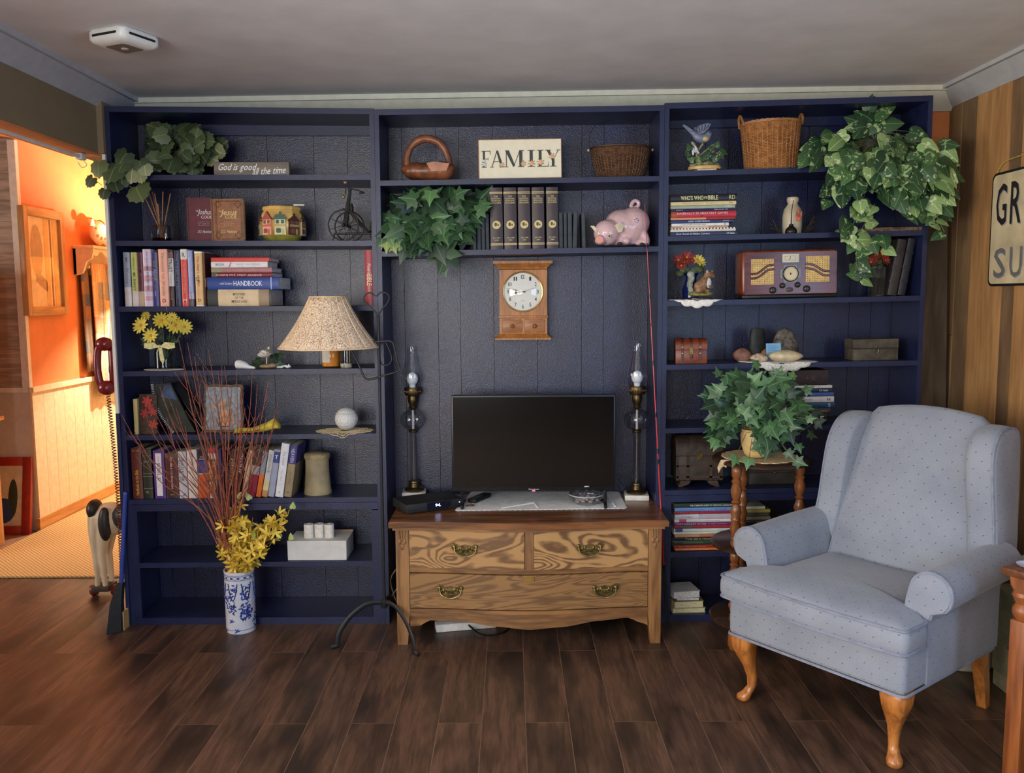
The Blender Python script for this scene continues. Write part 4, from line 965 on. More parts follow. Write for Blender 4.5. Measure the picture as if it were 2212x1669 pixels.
# ================================================================== end table at the right edge
et = thing('end_table', 'honey oak end table corner at the right edge', 'table', (1.458, -1.265, 0), (0, 0, radians(30)))
M_eto = wood('table_oak', (150, 86, 42), (108, 58, 28), 'z', 1.0, 0.4, 9, 0.4)
MB().rbox(0, 0.42, -0.42, 0, 0.635, 0.66, 0.006).build('table_top', wood('table_oak_top', (120, 70, 38), (84, 48, 26), 'x', 1.0, 0.35, 9, 0.4), et)
scal = [(0.02, 0.634)] + [(0.03 + 0.045 * i + dx, 0.60 - dzz) for i in range(8) for dx, dzz in ((0, 0), (0.012, 0.014), (0.032, 0.014))] + [(0.40, 0.60), (0.40, 0.634)]
MB().prism(scal, -0.03, -0.018, 'xz').prism([(-a_, z_) for a_, z_ in scal], 0.02, 0.032, 'yz').build('apron', M_eto, et, 0)
for x_, y_ in ((0.048, -0.048), (0.372, -0.048), (0.048, -0.372), (0.372, -0.372)):
    MB().rbox(x_ - 0.024, x_ + 0.024, y_ - 0.024, y_ + 0.024, 0, 0.5, 0.003).lathe([(0.018, 0.5), (0.03, 0.52), (0.03, 0.535), (0.02, 0.55), (0.032, 0.575), (0.022, 0.60), (0.024, 0.634)], 16, (x_, y_, 0)).build('leg', M_eto, et)
sd = PZ(2212, 1222, 0.661)
MB_d = MB().lathe([(0.018, 0.0), (0.026, 0.002), (0.036, 0.007), (0.038, 0.009), (0.034, 0.008), (0.02, 0.004), (0.0, 0.003)], 28)
tag(MB_d.build('saucer', mat('blue_white_china', (196, 204, 228), 0.2, var=0.05), loc=(sd.x + 0.012, sd.y - 0.012, 0.6605)), 'small white china saucer on the end table', 'saucer')

# ================================================================== books
M_page = mat('book_pages', (214, 202, 176), 0.85, var=0.12, scale=90)
M_page_w = mat('book_pages_white', (206, 206, 204), 0.85, var=0.1, scale=90)
def cover_poly(t, d, o=0.0):
    a = t / 2 + o; k = 0.002
    return [(-a, d + o), (-a, 0.002), (-a * 0.75, -o), (0, -0.0012 - o), (a * 0.75, -o), (a, 0.002), (a, d + o), (a - k, d + o), (a - k, 0.004), (-a + k, 0.004), (-a + k, d + o)]
def book(label, loc, rot, t, h, d, col, bands=(), titles=(), pages=None, flip=False, group=None, name='book', rough=0.4, cat='book'):
    "spine faces -y; z runs up the spine, x through the thickness"
    def fx(mb):
        if flip: mb.v = [(x, d - y, z) for x, y, z in mb.v]
        return mb
    col = col if not isinstance(col, tuple) else C(*col, rough=rough)
    root = fx(MB().prism(cover_poly(t, d), 0, h, 'xy')).build(name, col, None, 30, loc, rot)
    tag(root, label, cat, group)
    fx(MB().box(-t / 2 + 0.0021, t / 2 - 0.0021, 0.005, d - 0.003, 0.003, h - 0.003)).build('pages', pages or M_page, root, 0)
    for (a, b_, c_) in bands:
        fx(MB().prism(cover_poly(t, d - 0.0005, 0.0005), a * h, b_ * h, 'xy')).build('cover_band', C(*c_, rough=rough), root, 30)
    for ti in titles:
        s, zc, ln, hh, tc = ti[:5]; turn = ti[5] if len(ti) > 5 else 90; sh = ti[6] if len(ti) > 6 else 0.0
        if len(ti) > 7: xo = ti[7]
        else: xo = 0.0
        text(s, root, xo * t, zc * h, ln * h if turn else ln * t, hh * t if turn else hh * h, -0.0026, C(*tc), turn, sh, 0.008)
    return root
def standing(u, i, px0, px1, pyt, label, col, bands=(), titles=(), Y=0.02, d=0.14, lean=0.0, group=None, t=None, pages=None, pyb=None, **k):
    "an upright book between two pixels on a shelf"
    base_py = {('L', 2): 661, ('L', 5): 1077}.get((u, i), 661) if pyb is None else pyb
    a = P(px0, base_py, Y); b_ = P(px1, base_py, Y); xc = (a.x + b_.x) / 2; tt = (t or (b_.x - a.x)) - 0.0008
    z = sz(u, i, xc); h = P((px0 + px1) / 2, pyt, Y).z - z
    if lean:
        th = radians(lean); h = h / cos(th) - tt * abs(sin(th)) * 0.4
        xr = xc + tt / 2 if lean > 0 else xc - tt / 2
        # pivot on the lower corner
        off = Vector((-tt / 2 if lean > 0 else tt / 2, 0, 0)); off.rotate(Euler((0, th, 0)))
        loc = (xr + off.x, Y, z + off.z + 0.0004)
        return book(label, loc, (0, th, 0), tt, h, d, col, bands, titles, pages, group=group, **k)
    return book(label, (xc, Y, z + 0.0003), (0, stilt(u, i), 0), tt, h, d, col, bands, titles, pages, group=group, **k)
class Stack:
    def __init__(s, u, i, px_ref, Y=0.02, z=None):
        x = P(px_ref, 600, Y).x; s.u, s.i, s.Y = u, i, Y; s.x0 = x; s.tl = stilt(u, i) if u else 0.0; s.z = 0.0003; s.u0 = z
    def add(s, px0, px1, tpx, label, col, bands=(), titles=(), d=0.2, Y=None, rz=0.0, py=600, flip=False, pages=None, group=None, name='book', cat='book'):
        Y = s.Y if Y is None else Y; k = (Y + 3.76) / 1850.0 * 1.006
        t = tpx * k; xa = P(px0, py, Y).x; xb = P(px1, py, Y).x; L_ = xb - xa
        zb = (sz(s.u, s.i, xb) if s.u0 is None else s.u0) + s.z + 0.0003
        o = book(label, (xb, Y, zb + t / 2), (0, -pi / 2 + s.tl, rz), t - 0.0006, L_, d, col, bands, titles, pages, flip, group, name, cat=cat)
        s.z += t; return o

# ---- third shelf of the left bookcase
G = 'paperbacks standing on the third shelf of the left bookcase'
standing('L', 2, 270.5, 285, 545, 'blue-grey novel with white foot, first in the row beside the hall', (150, 160, 172), [(0, 0.36, (214, 206, 200))], [('Mr. Darcy', 0.66, 0.5, 0.4, (116, 126, 140))], group=G)
standing('L', 2, 287, 300, 545, 'lime green paperback with white foot, second in the row from the hall', (184, 188, 100), [(0, 0.28, (216, 206, 198))], [('Address to', 0.8, 0.22, 0.3, (130, 130, 60)), ('MR. DARCY', 0.46, 0.33, 0.45, (90, 92, 44))], group=G)
standing('L', 2, 301, 313, 545, 'plum paperback with cream foot, third in the row from the hall', (118, 62, 88), [(0, 0.28, (214, 192, 160))], [('LOVING MR. DARCY', 0.64, 0.66, 0.42, (74, 26, 44))], group=G, Y=0.03)
standing('L', 2, 313, 330.5, 538, 'lilac and white patchwork-spined paperback beside the plum one', (206, 192, 214), [(0.1, 0.18, (196, 152, 164)), (0.26, 0.36, (186, 140, 152)), (0.44, 0.54, (190, 146, 158)), (0.62, 0.7, (176, 130, 146))], [('DID I EVER TELL YOU', 0.5, 0.42, 0.22, (40, 36, 46), 90, 0, 0.05), ('JUST HEARTS', 0.83, 0.25, 0.24, (160, 90, 110))], group=G, Y=0.008)
standing('L', 2, 331.5, 345, 545, 'slate blue paperback with gold and white script title', (78, 84, 128), [(0.0, 0.45, (72, 76, 140))], [('North', 0.58, 0.2, 0.55, (170, 180, 206), 90, 0.3), ('book', 0.78, 0.12, 0.5, (176, 140, 84), 90, 0.2), ('of Luke', 0.4, 0.2, 0.3, (150, 130, 110)), ('Austen', 0.24, 0.1, 0.3, (220, 220, 230))], group=G)
standing('L', 2, 346.5, 365.5, 538, 'salmon pink devotional with grey-green stripe on its spine', (240, 172, 146), [], [('Devotions for Women', 0.56, 0.75, 0.3, (146, 150, 128)), ('D', 0.1, 0.4, 0.06, (70, 60, 60), 0)], group=G, Y=0.006)
standing('L', 2, 366.5, 378, 541, 'white and dark brown book lettered TRUST', (62, 36, 34), [(0.36, 0.86, (222, 220, 214)), (0.86, 0.97, (130, 96, 90))], [('TRUST', 0.73, 0.24, 0.62, (50, 46, 48)), ('Knowing when to give it', 0.48, 0.22, 0.25, (120, 116, 116)), ('Cloud', 0.22, 0.2, 0.3, (180, 150, 140))], group=G)
standing('L', 2, 380, 392.5, 541, 'thin navy hardback between TRUST and the red-spined guide', (34, 40, 78), [], [('The Hope of Hymns', 0.55, 0.8, 0.28, (140, 150, 186))], group=G)
standing('L', 2, 394, 408, 538, 'red-spined paperback with white top and ampersand', (222, 66, 62), [(0.82, 1.0, (226, 222, 210))], [('The Power of Praying', 0.5, 0.55, 0.5, (196, 160, 130)), ('R', 0.9, 0.5, 0.08, (110, 100, 70), 0), ('M', 0.1, 0.5, 0.06, (240, 230, 220), 0)], group=G)
standing('L', 2, 409, 419.5, 541, 'pale lavender paperback with grey foot', (150, 160, 204), [(0.0, 0.13, (92, 90, 98)), (0.13, 0.24, (186, 180, 200))], [('Boundaries', 0.62, 0.5, 0.5, (196, 204, 232)), ('Cooking', 0.18, 0.15, 0.4, (60, 70, 120))], group=G)
standing('L', 2, 424, 440, 543, 'tan yellow paperback with green emblem next to the lying stack', (222, 178, 118), [(0.0, 0.02, (240, 232, 214)), (0.97, 1.0, (240, 232, 214))], [('The Heart of Man', 0.64, 0.55, 0.32, (150, 100, 60)), ('D', 0.11, 0.4, 0.05, (90, 70, 50), 0), ('o', 0.5, 0.4, 0.07, (60, 130, 120), 0, 0, -0.2)], group=G)
standing('L', 2, 440.5, 446.5, 545, 'thin dark red book standing set back behind the lying stack', (96, 30, 34), [(0.36, 0.52, (196, 150, 120))], [], group=G, Y=0.05)
G2 = 'books lying in the short stack on the third shelf'
k = Stack('L', 2, 447, 0.02)
k.add(446, 585, 35, 'thick cream-spined history book at the bottom of the lying stack', (44, 48, 44), [(0.2, 0.83, (214, 190, 150)), (0.04, 0.2, (150, 124, 96))], [('MYSTERIES\nOF THE\nMIDDLE AGES', 0.5, 0.24, 0.6, (120, 100, 78))], d=0.2, group=G2, pages=M_page_w)
k.add(447, 602, 26, 'thick blue book titled HANDBOOK in the lying stack', (28, 62, 138), [(0.1, 0.115, (160, 180, 220))], [('with Student', 0.735, 0.18, 0.2, (200, 214, 240)), ('HANDBOOK', 0.43, 0.4, 0.42, (226, 234, 246))], d=0.21, group=G2, pages=M_page_w)
k.add(457, 588, 10, 'thin maroon book titled KNOW just above the blue handbook', (120, 36, 40), [(0.9, 1.0, (90, 80, 70))], [('KNOW what you believe', 0.55, 0.75, 0.55, (226, 206, 190), -90)], d=0.18, group=G2, pages=M_page_w)
k.add(457, 588, 10.5, 'thin dusty pink book in the lying stack under the white one', (170, 118, 122), [(0.82, 1.0, (150, 140, 110))], [('Living the Story', 0.4, 0.5, 0.45, (206, 150, 130), -90)], d=0.17, group=G2, pages=M_page_w)
k.add(457, 579, 12.5, 'white-spined book with red slash in the lying stack', (226, 224, 222), [], [('NOOK', 0.85, 0.16, 0.4, (120, 130, 150), -90), ('/', 0.66, 0.05, 0.8, (200, 60, 50), -90), ('Discover Your', 0.35, 0.42, 0.3, (170, 170, 178), -90)], d=0.17, group=G2, pages=M_page_w)
k.add(457.5, 583, 9, 'bright red book on top of the lying stack', (206, 52, 42), d=0.17, group=G2, pages=M_page_w)
standing('L', 2, 789.5, 809, 540, 'red Bible story book standing alone behind the floor lamp heart', (158, 34, 50), [], [('Wonderful', 0.66, 0.2, 0.4, (236, 200, 190), 90, 0.3), ('BIBLE', 0.46, 0.2, 0.55, (240, 214, 170)), ('stories', 0.3, 0.12, 0.3, (220, 180, 150))], Y=0.03)
bm_ = P(361, 664, 0.0)
tag(MB().tube(smooth_path([(bm_.x - 0.002, 0.004, bm_.z + 0.012), (bm_.x - 0.001, -0.004, bm_.z + 0.002), (bm_.x, -0.0045, bm_.z - 0.012), (bm_.x + 0.003, -0.0045, bm_.z - 0.022)], 3), 0.0018, 5, flat=0.4).build('ribbon_bookmark', mat('pink_ribbon', (220, 160, 150), 0.6)), 'pink ribbon bookmark hanging over the third shelf edge', 'bookmark')

# ---- second shelf: two boxed devotionals facing out
def facing(label, px0, px1, pyt, pyb, Y, col, edge, Yd=0.03, rz=0.0):
    a = P(px0, pyb, Y); b_ = P(px1, pyb, Y); w = b_.x - a.x; z = sz('L', 1, a.x) + 0.0004; h = P((px0 + px1) / 2, pyt, Y).z - z
    r = MB().prism([(0, 0), (w, 0), (w, 0.003), (0.004, 0.003), (0.004, Yd - 0.003), (w, Yd - 0.003), (w, Yd), (0, Yd), (-0.003, Yd / 2)], 0, h, 'xy').build('book', col, None, 0, (a.x, Y, z), (0, 0, rz))
    tag(r, label, 'book'); MB().box(0.0045, w - 0.004, 0.0035, Yd - 0.0035, 0.003, h - 0.003).build('pages', M_page, r, 0)
    MB().box(0.004, 0.008, -0.0006, 0.001, 0.001, h - 0.001).build('hinge_line', edge, r, 0)
    return r, w, h
mbr = mat('burgundy_leather', (96, 34, 44), 0.4, var=0.12, bump=0.2); mtn = mat('tan_leather', (140, 88, 50), 0.42, var=0.14, scale=40, bump=0.2)
r, w, h = facing('burgundy gift book with silver script, half behind the tan one', 406, 459, 427, 518.5, 0.07, mbr, C(60, 20, 28)); Wt = C(222, 206, 206); Gd = C(226, 196, 130)
text('THE', r, w * 0.42, h * 0.70, 0.013, 0.006, -0.001, Wt); text('Joshua', r, w * 0.74, h * 0.66, 0.062, 0.03, -0.001, Wt, 0, 0.3); text('CODE', r, w * 0.80, h * 0.56, 0.048, 0.013, -0.001, Wt)
for i_, s_ in enumerate(('52 Scripture Verses', 'Every Believer', 'Should Know')): text(s_, r, w * 0.68, h * (0.45 - 0.035 * i_), 0.05, 0.005, -0.001, C(190, 150, 156))
text('O.S. Hawkins', r, w * 0.7, h * 0.23, 0.06, 0.013, -0.001, Wt, 0, 0.35)
r, w, h = facing('tan tooled gift book with gold script beside the burgundy one', 458, 527, 429, 518.5, 0.035, mtn, C(80, 48, 26), 0.032)
fr2 = MB()
for o_ in (0.008, 0.013): fr2.tube([(a_, -0.0006, c_) for a_, c_ in rrect(0.012 + o_, w - o_ + 0.004, o_, h - o_, 0.006)], 0.0006, 4, closed=True)
for cx0 in (0.03, w - 0.022):
    for cz0 in (0.025, h - 0.025): fr2.tube([(cx0 + 0.012 * cos(q_) * (1 + 0.3 * cos(4 * q_)), -0.0006, cz0 + 0.012 * sin(q_) * (1 + 0.3 * cos(4 * q_))) for q_ in [2 * pi * k_ / 24 for k_ in range(24)]], 0.0008, 4, closed=True)
fr2.build('tooled_border', C(84, 48, 26), r)
text('THE', r, w * 0.30, h * 0.70, 0.014, 0.007, -0.001, Gd); text('Jesus', r, w * 0.56, h * 0.66, 0.07, 0.032, -0.001, Gd, 0, 0.3); text('CODE', r, w * 0.62, h * 0.57, 0.05, 0.014, -0.001, Gd)
for i_, s_ in enumerate(('52 Scripture', 'Questions Every Believer', 'Should Answer')): text(s_, r, w * 0.52, h * (0.45 - 0.035 * i_), 0.034 + 0.03 * (i_ == 1), 0.005, -0.001, C(210, 170, 120))
text('O.S. Hawkins', r, w * 0.55, h * 0.23, 0.07, 0.014, -0.001, Gd, 0, 0.35)

# ---- sixth shelf of the left bookcase
G = 'books in the row behind the red twigs'
def s5(px0, px1, pyt, label, col, bands=(), titles=(), **k): return standing('L', 5, px0, px1, pyt, label, col, bands, titles, group=G, d=k.pop('d', 0.16), **k)
s5(287.5, 310, 968, 'chestnut brown Bible handbook, first in the row behind the twigs', (98, 46, 36), [], [('Handbook to the Bible', 0.32, 0.5, 0.34, (216, 160, 54), -90), ('u', 0.95, 0.7, 0.015, (190, 130, 60), 0)])
s5(311.5, 331.5, 970, 'dark green gilt-banded book second in the row behind the twigs', (40, 44, 32), [(0.44, 0.45, (130, 120, 80)), (0.50, 0.51, (130, 120, 80)), (0.20, 0.21, (120, 110, 76)), (0.86, 0.87, (110, 104, 74))], [('HOLY', 0.75, 0.6, 0.05, (150, 140, 96), 0), ('K', 0.13, 0.35, 0.05, (150, 140, 96), 0)])
s5(335, 359, 973, 'purple study Bible with long white label on the spine', (86, 46, 128), [], [('KJV', 0.94, 0.45, 0.03, (200, 190, 214), 0)])
pb = P(347, 1000, 0.02); zb = sz('L', 5, pb.x)
o = [ob for ob in bpy.data.objects if ob.get('label', '').startswith('purple study Bible')][0]
MB().box(-0.013, 0.013, -0.0032, -0.0012, 0.012, 0.205).build('label_panel', C(222, 214, 214), o, 0); text('BIBLE', o, 0, 0.12, 0.08, 0.014, -0.0036, C(120, 110, 120), 90); text('THE FIRE', o, 0, 0.18, 0.03, 0.004, -0.0036, C(120, 110, 120), 90)
s5(360.5, 387, 979, 'brown Bible companion with pale lettering, fourth in the twig row', (86, 38, 34), [(0.0, 0.19, (58, 40, 36)), (0.9, 1.0, (92, 66, 50))], [('QC BIBLE COMPANION', 0.57, 0.7, 0.18, (210, 190, 184)), ('m', 0.08, 0.3, 0.03, (200, 120, 60), 0)])
s5(388, 406.5, 975, 'pale grey Bible with dark lettering behind the twigs', (192, 190, 196), [], [('WHATS IN THE', 0.62, 0.5, 0.3, (84, 80, 88)), ('BIBLE', 0.6, 0.44, 0.2, (120, 110, 120), 90, 0, -0.3), ('J', 0.08, 0.5, 0.06, (70, 80, 120), 0)])
s5(408, 429, 971, 'plain cream hardback in the middle of the twig row', (214, 204, 196), [], [('Romans', 0.78, 0.2, 0.2, (190, 176, 166))])
s5(430, 452.5, 973, 'blue over orange paperback with study on its spine', (206, 92, 44), [(0.52, 0.78, (44, 66, 142)), (0.78, 1.0, (28, 30, 52)), (0.505, 0.52, (220, 214, 206))], [('study', 0.82, 0.62, 0.05, (200, 200, 214), 0, 0.2), ('bible', 0.87, 0.4, 0.04, (190, 150, 90), 0)])
s5(454, 471, 968, 'white paperback with red top and orange ornament', (222, 206, 196), [(0.9, 1.0, (196, 54, 58)), (0.08, 0.28, (206, 150, 80)), (0.34, 0.78, (204, 152, 96))], [('EAT THIS', 0.53, 0.5, 0.5, (90, 40, 36), 90)], )
s5(472.5, 482, 970, 'narrow violet book half hidden behind the thickest twigs', (66, 48, 100), [], [])
s5(490, 505, 974, 'black book with gold lettering leaning behind the twigs', (24, 22, 22), [], [('Jehovah', 0.55, 0.6, 0.5, (196, 166, 110))], lean=6)
s5(507, 517, 972, 'dark red book with pale upright lettering leaning right', (74, 26, 26), [], [('AMISTAD', 0.72, 0.42, 0.6, (206, 176, 166), -90)], lean=9)
s5(520, 532, 973, 'thin cream book leaning beside the dark red one', (214, 186, 150), [], [('Grace', 0.8, 0.2, 0.3, (150, 110, 80))], lean=11)
s5(534, 551, 975, 'leaning paperback brown above and crimson below', (140, 30, 52), [(0.49, 0.68, (160, 152, 150)), (0.68, 1.0, (72, 52, 40))], [], lean=11)
s5(552.5, 563, 975, 'leaning paperback grey above and orange below', (214, 104, 34), [(0.5, 1.0, (138, 140, 150))], [], lean=11)
s5(565, 577, 973, 'pale watercolour-spined paperback leaning right', (200, 196, 190), [(0.0, 0.14, (190, 130, 80)), (0.14, 0.35, (206, 196, 140))], [('SEASONS OF PRAYER', 0.72, 0.4, 0.4, (110, 116, 130))], lean=11)
s5(578.5, 592, 971, 'pale blue-grey book with navy T badge leaning right', (150, 154, 176), [(0.72, 0.95, (54, 66, 128))], [('T', 0.84, 0.5, 0.08, (230, 230, 240), 0)], lean=10)
s5(594, 611, 958, 'tall white hardback with square picture leaning right', (216, 216, 218), [], [('The Gospel', 0.72, 0.25, 0.4, (150, 150, 170)), ('Dee Elliot', 0.4, 0.2, 0.25, (170, 170, 176)), ('o', 0.09, 0.2, 0.02, (40, 40, 40), 0)], lean=9, Y=0.01)
s5(613, 629, 962, 'tan book with purple top lettered HEAVEN, last in the leaning row', (146, 128, 96), [(0.64, 1.0, (62, 52, 112))], [('HEAVEN', 0.8, 0.26, 0.5, (176, 176, 200)), ('ALCORN', 0.38, 0.24, 0.35, (110, 96, 70)), ('o', 0.09, 0.3, 0.03, (40, 36, 30), 0)], lean=9, Y=0.01)

# ---- middle bookcase: five bound volumes and the narrow dark slates
M_vol = mat('brown_leatherette', (54, 38, 40), 0.42, var=0.1, bump=0.15)
Gc = C(206, 188, 130)
G = 'matching brown bound magazine volumes'
pos = ['first from the ivy', 'second from the ivy', 'in the middle of the five', 'second from the piggy bank side', 'nearest the piggy bank side']
for i, (a_, c_) in enumerate(((1060, 1087), (1090, 1117), (1120.5, 1146.5), (1150.5, 1176.5), (1181.5, 1206.5))):
    A = P(a_, 535, 0.02); B = P(c_, 535, 0.02); t = B.x - A.x; z = sz('C', 1, (A.x + B.x) / 2) + 0.0004; h = P((a_ + c_) / 2, 405 - 0.3 * i, 0.02).z - z
    r = book('brown bound magazine volume with gold seal, ' + pos[i], ((A.x + B.x) / 2, 0.02, z), (0, stilt('C', 1), 0), t, h, 0.18, M_vol, [], [], group=G)
    for zz_ in (0.905, 0.925, 0.075, 0.095): MB().prism(cover_poly(t, 0.17, 0.0006), h * zz_ - 0.0014, h * zz_ + 0.0014, 'xy').build('gilt_band', Gc, r, 30)
    for j, s_ in enumerate(('THE', 'NATIONAL', 'GEOGRAPHIC', 'MAGAZINE')): text(s_, r, 0, h * (0.855 - 0.034 * j), t * (0.3 if j == 0 else 0.75), h * 0.024, -0.0026, Gc, bold=0.02)
    text('JULY-DEC.' if i in (0, 3, 4) else 'JAN.-JUNE', r, 0, h * 0.185, t * 0.6, h * 0.026, -0.0026, Gc, bold=0.02); text(['1958', '1959', '1960', '1960', '1961'][i], r, 0, h * 0.15, t * 0.28, h * 0.022, -0.0026, Gc, bold=0.02)
    MB().lathe([(t * 0.33, 0.0016), (t * 0.33, 0.0030), (t * 0.28, 0.0034)], 28, M=Matrix.Translation((0, 0, h * 0.40)) @ RX).build('gold_seal', Gc, r)
    MB().sphere((-t * 0.06, -0.0032, h * 0.405), (t * 0.13, 0.0006, t * 0.17), 8, 5).sphere((t * 0.13, -0.0032, h * 0.395), (t * 0.07, 0.0006, t * 0.10), 8, 5).build('seal_emblem', C(90, 76, 50), r)
M_slate = mat('grey_green_cloth', (58, 66, 72), 0.75, var=0.12, bump=0.3)
G = 'slim grey-green bound journals'
nm = ['outermost beside the leaning one', 'second from the leaning one', 'third from the leaning one', 'touching the first brown volume', 'touching the last brown volume', 'second from the last brown volume', 'third from the last brown volume', 'fourth from the last brown volume, tilting', 'standing alone near the piggy bank']
for i, (a_, c_, le) in enumerate(((1022, 1029.5, 0), (1031, 1039.5, 0), (1040.5, 1048.5, 0), (1049.5, 1057.5, 0), (1207.5, 1216.5, 0), (1218, 1225.5, 0), (1227, 1236.5, 0), (1237, 1246.5, 2), (1258, 1266, -1.0))):
    A = P(a_, 533, 0.03); B = P(c_, 533, 0.03); z = sz('C', 1, (A.x + B.x) / 2) + 0.0008; h = P((a_ + c_) / 2, 462 - (3 if i > 3 else 0), 0.03).z - z
    book('slim grey-green journal ' + nm[i], ((A.x + B.x) / 2, 0.03, z), (0, radians(le) + stilt('C', 1), 0), B.x - A.x - 0.0008, h, 0.13, M_slate, [], [], group=G)
A = P(992, 540, 0.03); z = sz('C', 1, A.x)
book('slim grey-green journal leaning into the ivy', (A.x + 0.006, 0.035, z + 0.001), (0, radians(31), 0), 0.015, 0.165, 0.12, M_slate, [], [], group=G)

# ---- right bookcase, second shelf stack
G = 'books stacked on the second shelf of the right bookcase'
k = Stack('R', 1, 1447, 0.02)
k.add(1447, 1590, 8.5, 'navy travel guide at the bottom of the second-shelf stack', (40, 46, 78), [], [('Back Roads & Hidden Corners', 0.66, 0.5, 0.5, (206, 206, 220), 90, 0.2), ('XX Guides', 0.1, 0.12, 0.5, (220, 220, 230))], d=0.2, group=G)
sp = k.add(1447, 1587, 5.5, 'white comb-bound cookbook second from the bottom of the stack', (214, 212, 206), [], [], d=0.19, group=G)
cm = MB(); Ls = P(1587, 600, 0.02).x - P(1447, 600, 0.02).x
for i in range(20): cm.box(-0.002 + 0.0046, 0.0095, -0.004, 0.002, Ls * (i + 0.25) / 20, Ls * (i + 0.75) / 20)
cm.build('comb_binding', C(222, 220, 214), sp, 0)
k.z += 0.003
k.add(1447, 1571, 4.5, 'thin tan booklet above the comb-bound cookbook', (196, 150, 118), [(0.35, 0.8, (214, 186, 160))], [], d=0.16, group=G)
k.add(1449, 1572, 6.5, 'white short-spined book in the middle of the stack', (222, 222, 220), [], [('A YEAR OF GIFTS OF GOOD TASTE', 0.62, 0.44, 0.35, (110, 120, 120)), ('o', 0.07, 0.03, 0.5, (40, 40, 44))], d=0.17, group=G)
k.add(1447, 1582, 7, 'navy word puzzle book below the thin red and tan paperback', (38, 50, 100), [], [('SUPER WORD SEARCH', 0.55, 0.34, 0.45, (216, 220, 236)), ('penny', 0.12, 0.1, 0.4, (160, 180, 200))], d=0.18, group=G)
k.add(1447, 1585, 4.5, 'thin red and tan paperback under the baseball book', (176, 66, 60), [(0.45, 1.0, (206, 156, 116))], [], d=0.17, group=G)
k.add(1448, 1587.5, 13, "thick red baseball book in the middle of the stack", (178, 44, 58), [(0.9, 1.0, (170, 76, 50))], [("BASEBALL'S 50 GREATEST GAMES", 0.52, 0.78, 0.34, (226, 200, 196), 90, 0, 0.18), ('o', 0.53, 0.03, 0.3, (30, 24, 26), 90, 0, -0.25)], d=0.22, group=G)
k.add(1447, 1581, 5.5, 'thin dark navy paperback above the baseball book', (40, 42, 82), [], [('Rudyard', 0.86, 0.1, 0.5, (200, 200, 214)), ('THE HOW TO', 0.2, 0.22, 0.5, (180, 180, 200))], d=0.18, group=G)
k.add(1446.5, 1585, 7, 'grey-green picture book third from the top of the stack', (150, 164, 146), [], [('TULIPS', 0.1, 0.1, 0.5, (220, 226, 214))], d=0.2, group=G)
k.add(1446.5, 1587, 8, 'butter yellow book second from the top of the stack', (214, 196, 146), [], [('WILD FLOWERS OF THE NORTH', 0.55, 0.55, 0.3, (176, 156, 112)), ('VIVA', 0.08, 0.05, 0.35, (90, 50, 30))], d=0.2, group=G)
k.add(1447, 1589, 15, "black hardback with yellow lettering on top of the stack", (20, 22, 30), [], [("WHO'S WHO", 0.68, 0.34, 0.62, (222, 220, 160)), ('IN THE', 0.475, 0.05, 0.4, (222, 220, 160)), ('BIBLE', 0.365, 0.15, 0.62, (222, 220, 160)), ('RD', 0.08, 0.09, 0.6, (196, 196, 130))], d=0.22, group=G)

# ---- right bookcase, fifth shelf stack behind the ivy
G = 'books stacked behind the potted ivy'
k = Stack('R', 4, 1700, 0.03)
k.add(1640, 1795, 22, 'thick black Bible atlas at the bottom of the stack behind the ivy', (16, 18, 22), [], [('ATLAS', 0.60, 0.34, 0.62, (206, 206, 204)), ('OF THE', 0.36, 0.08, 0.3, (206, 206, 204)), ('BIBLE', 0.17, 0.26, 0.62, (206, 206, 204))], d=0.23, group=G)
k.add(1668, 1803, 13, 'dark brown nature book above the atlas', (52, 44, 40), [(0.5, 0.9, (70, 76, 84))], [('NORTH AMERICAN', 0.14, 0.18, 0.25, (150, 140, 110))], d=0.22, group=G)
k.add(1670, 1812, 13, 'teal blue hardback numbered 50 behind the ivy', (20, 64, 100), [], [('50', 0.8, 0.12, 0.8, (190, 206, 214)), ('ALAN', 0.09, 0.6, 0.04, (190, 206, 220), 0)], d=0.22, group=G)
k.add(1676, 1810, 12.5, 'cream white hardback with dark publisher mark behind the ivy', (208, 204, 198), [], [('LIFE OF OUR LORD', 0.5, 0.3, 0.25, (150, 150, 160)), ('H', 0.09, 0.05, 0.5, (40, 40, 44))], d=0.2, group=G)
k.add(1680, 1809, 9, 'blue streaked paperback behind the ivy', (58, 88, 150), [(0.4, 1.0, (32, 40, 66))], [], d=0.19, group=G)
k.add(1684, 1806, 8.5, 'navy travel guide with white underline behind the ivy', (30, 34, 56), [], [('XX Guides', 0.16, 0.16, 0.5, (220, 220, 230))], d=0.19, group=G)
k.add(1690, 1805, 7, 'thin white magazine just under the old dark Bible', (206, 204, 200), [], [], d=0.19, group=G)
k.add(1706, 1795, 33, 'thick old dark brown Bible on top of the stack behind the ivy', mat('old_bible', (46, 30, 30), 0.6, var=0.2, scale=40, bump=0.3), [], [('HOLY\nBIBLE', 0.36, 0.1, 0.3, (100, 86, 80)), ('*', 0.5, 0.04, 0.1, (120, 110, 104))], d=0.19, group=G)

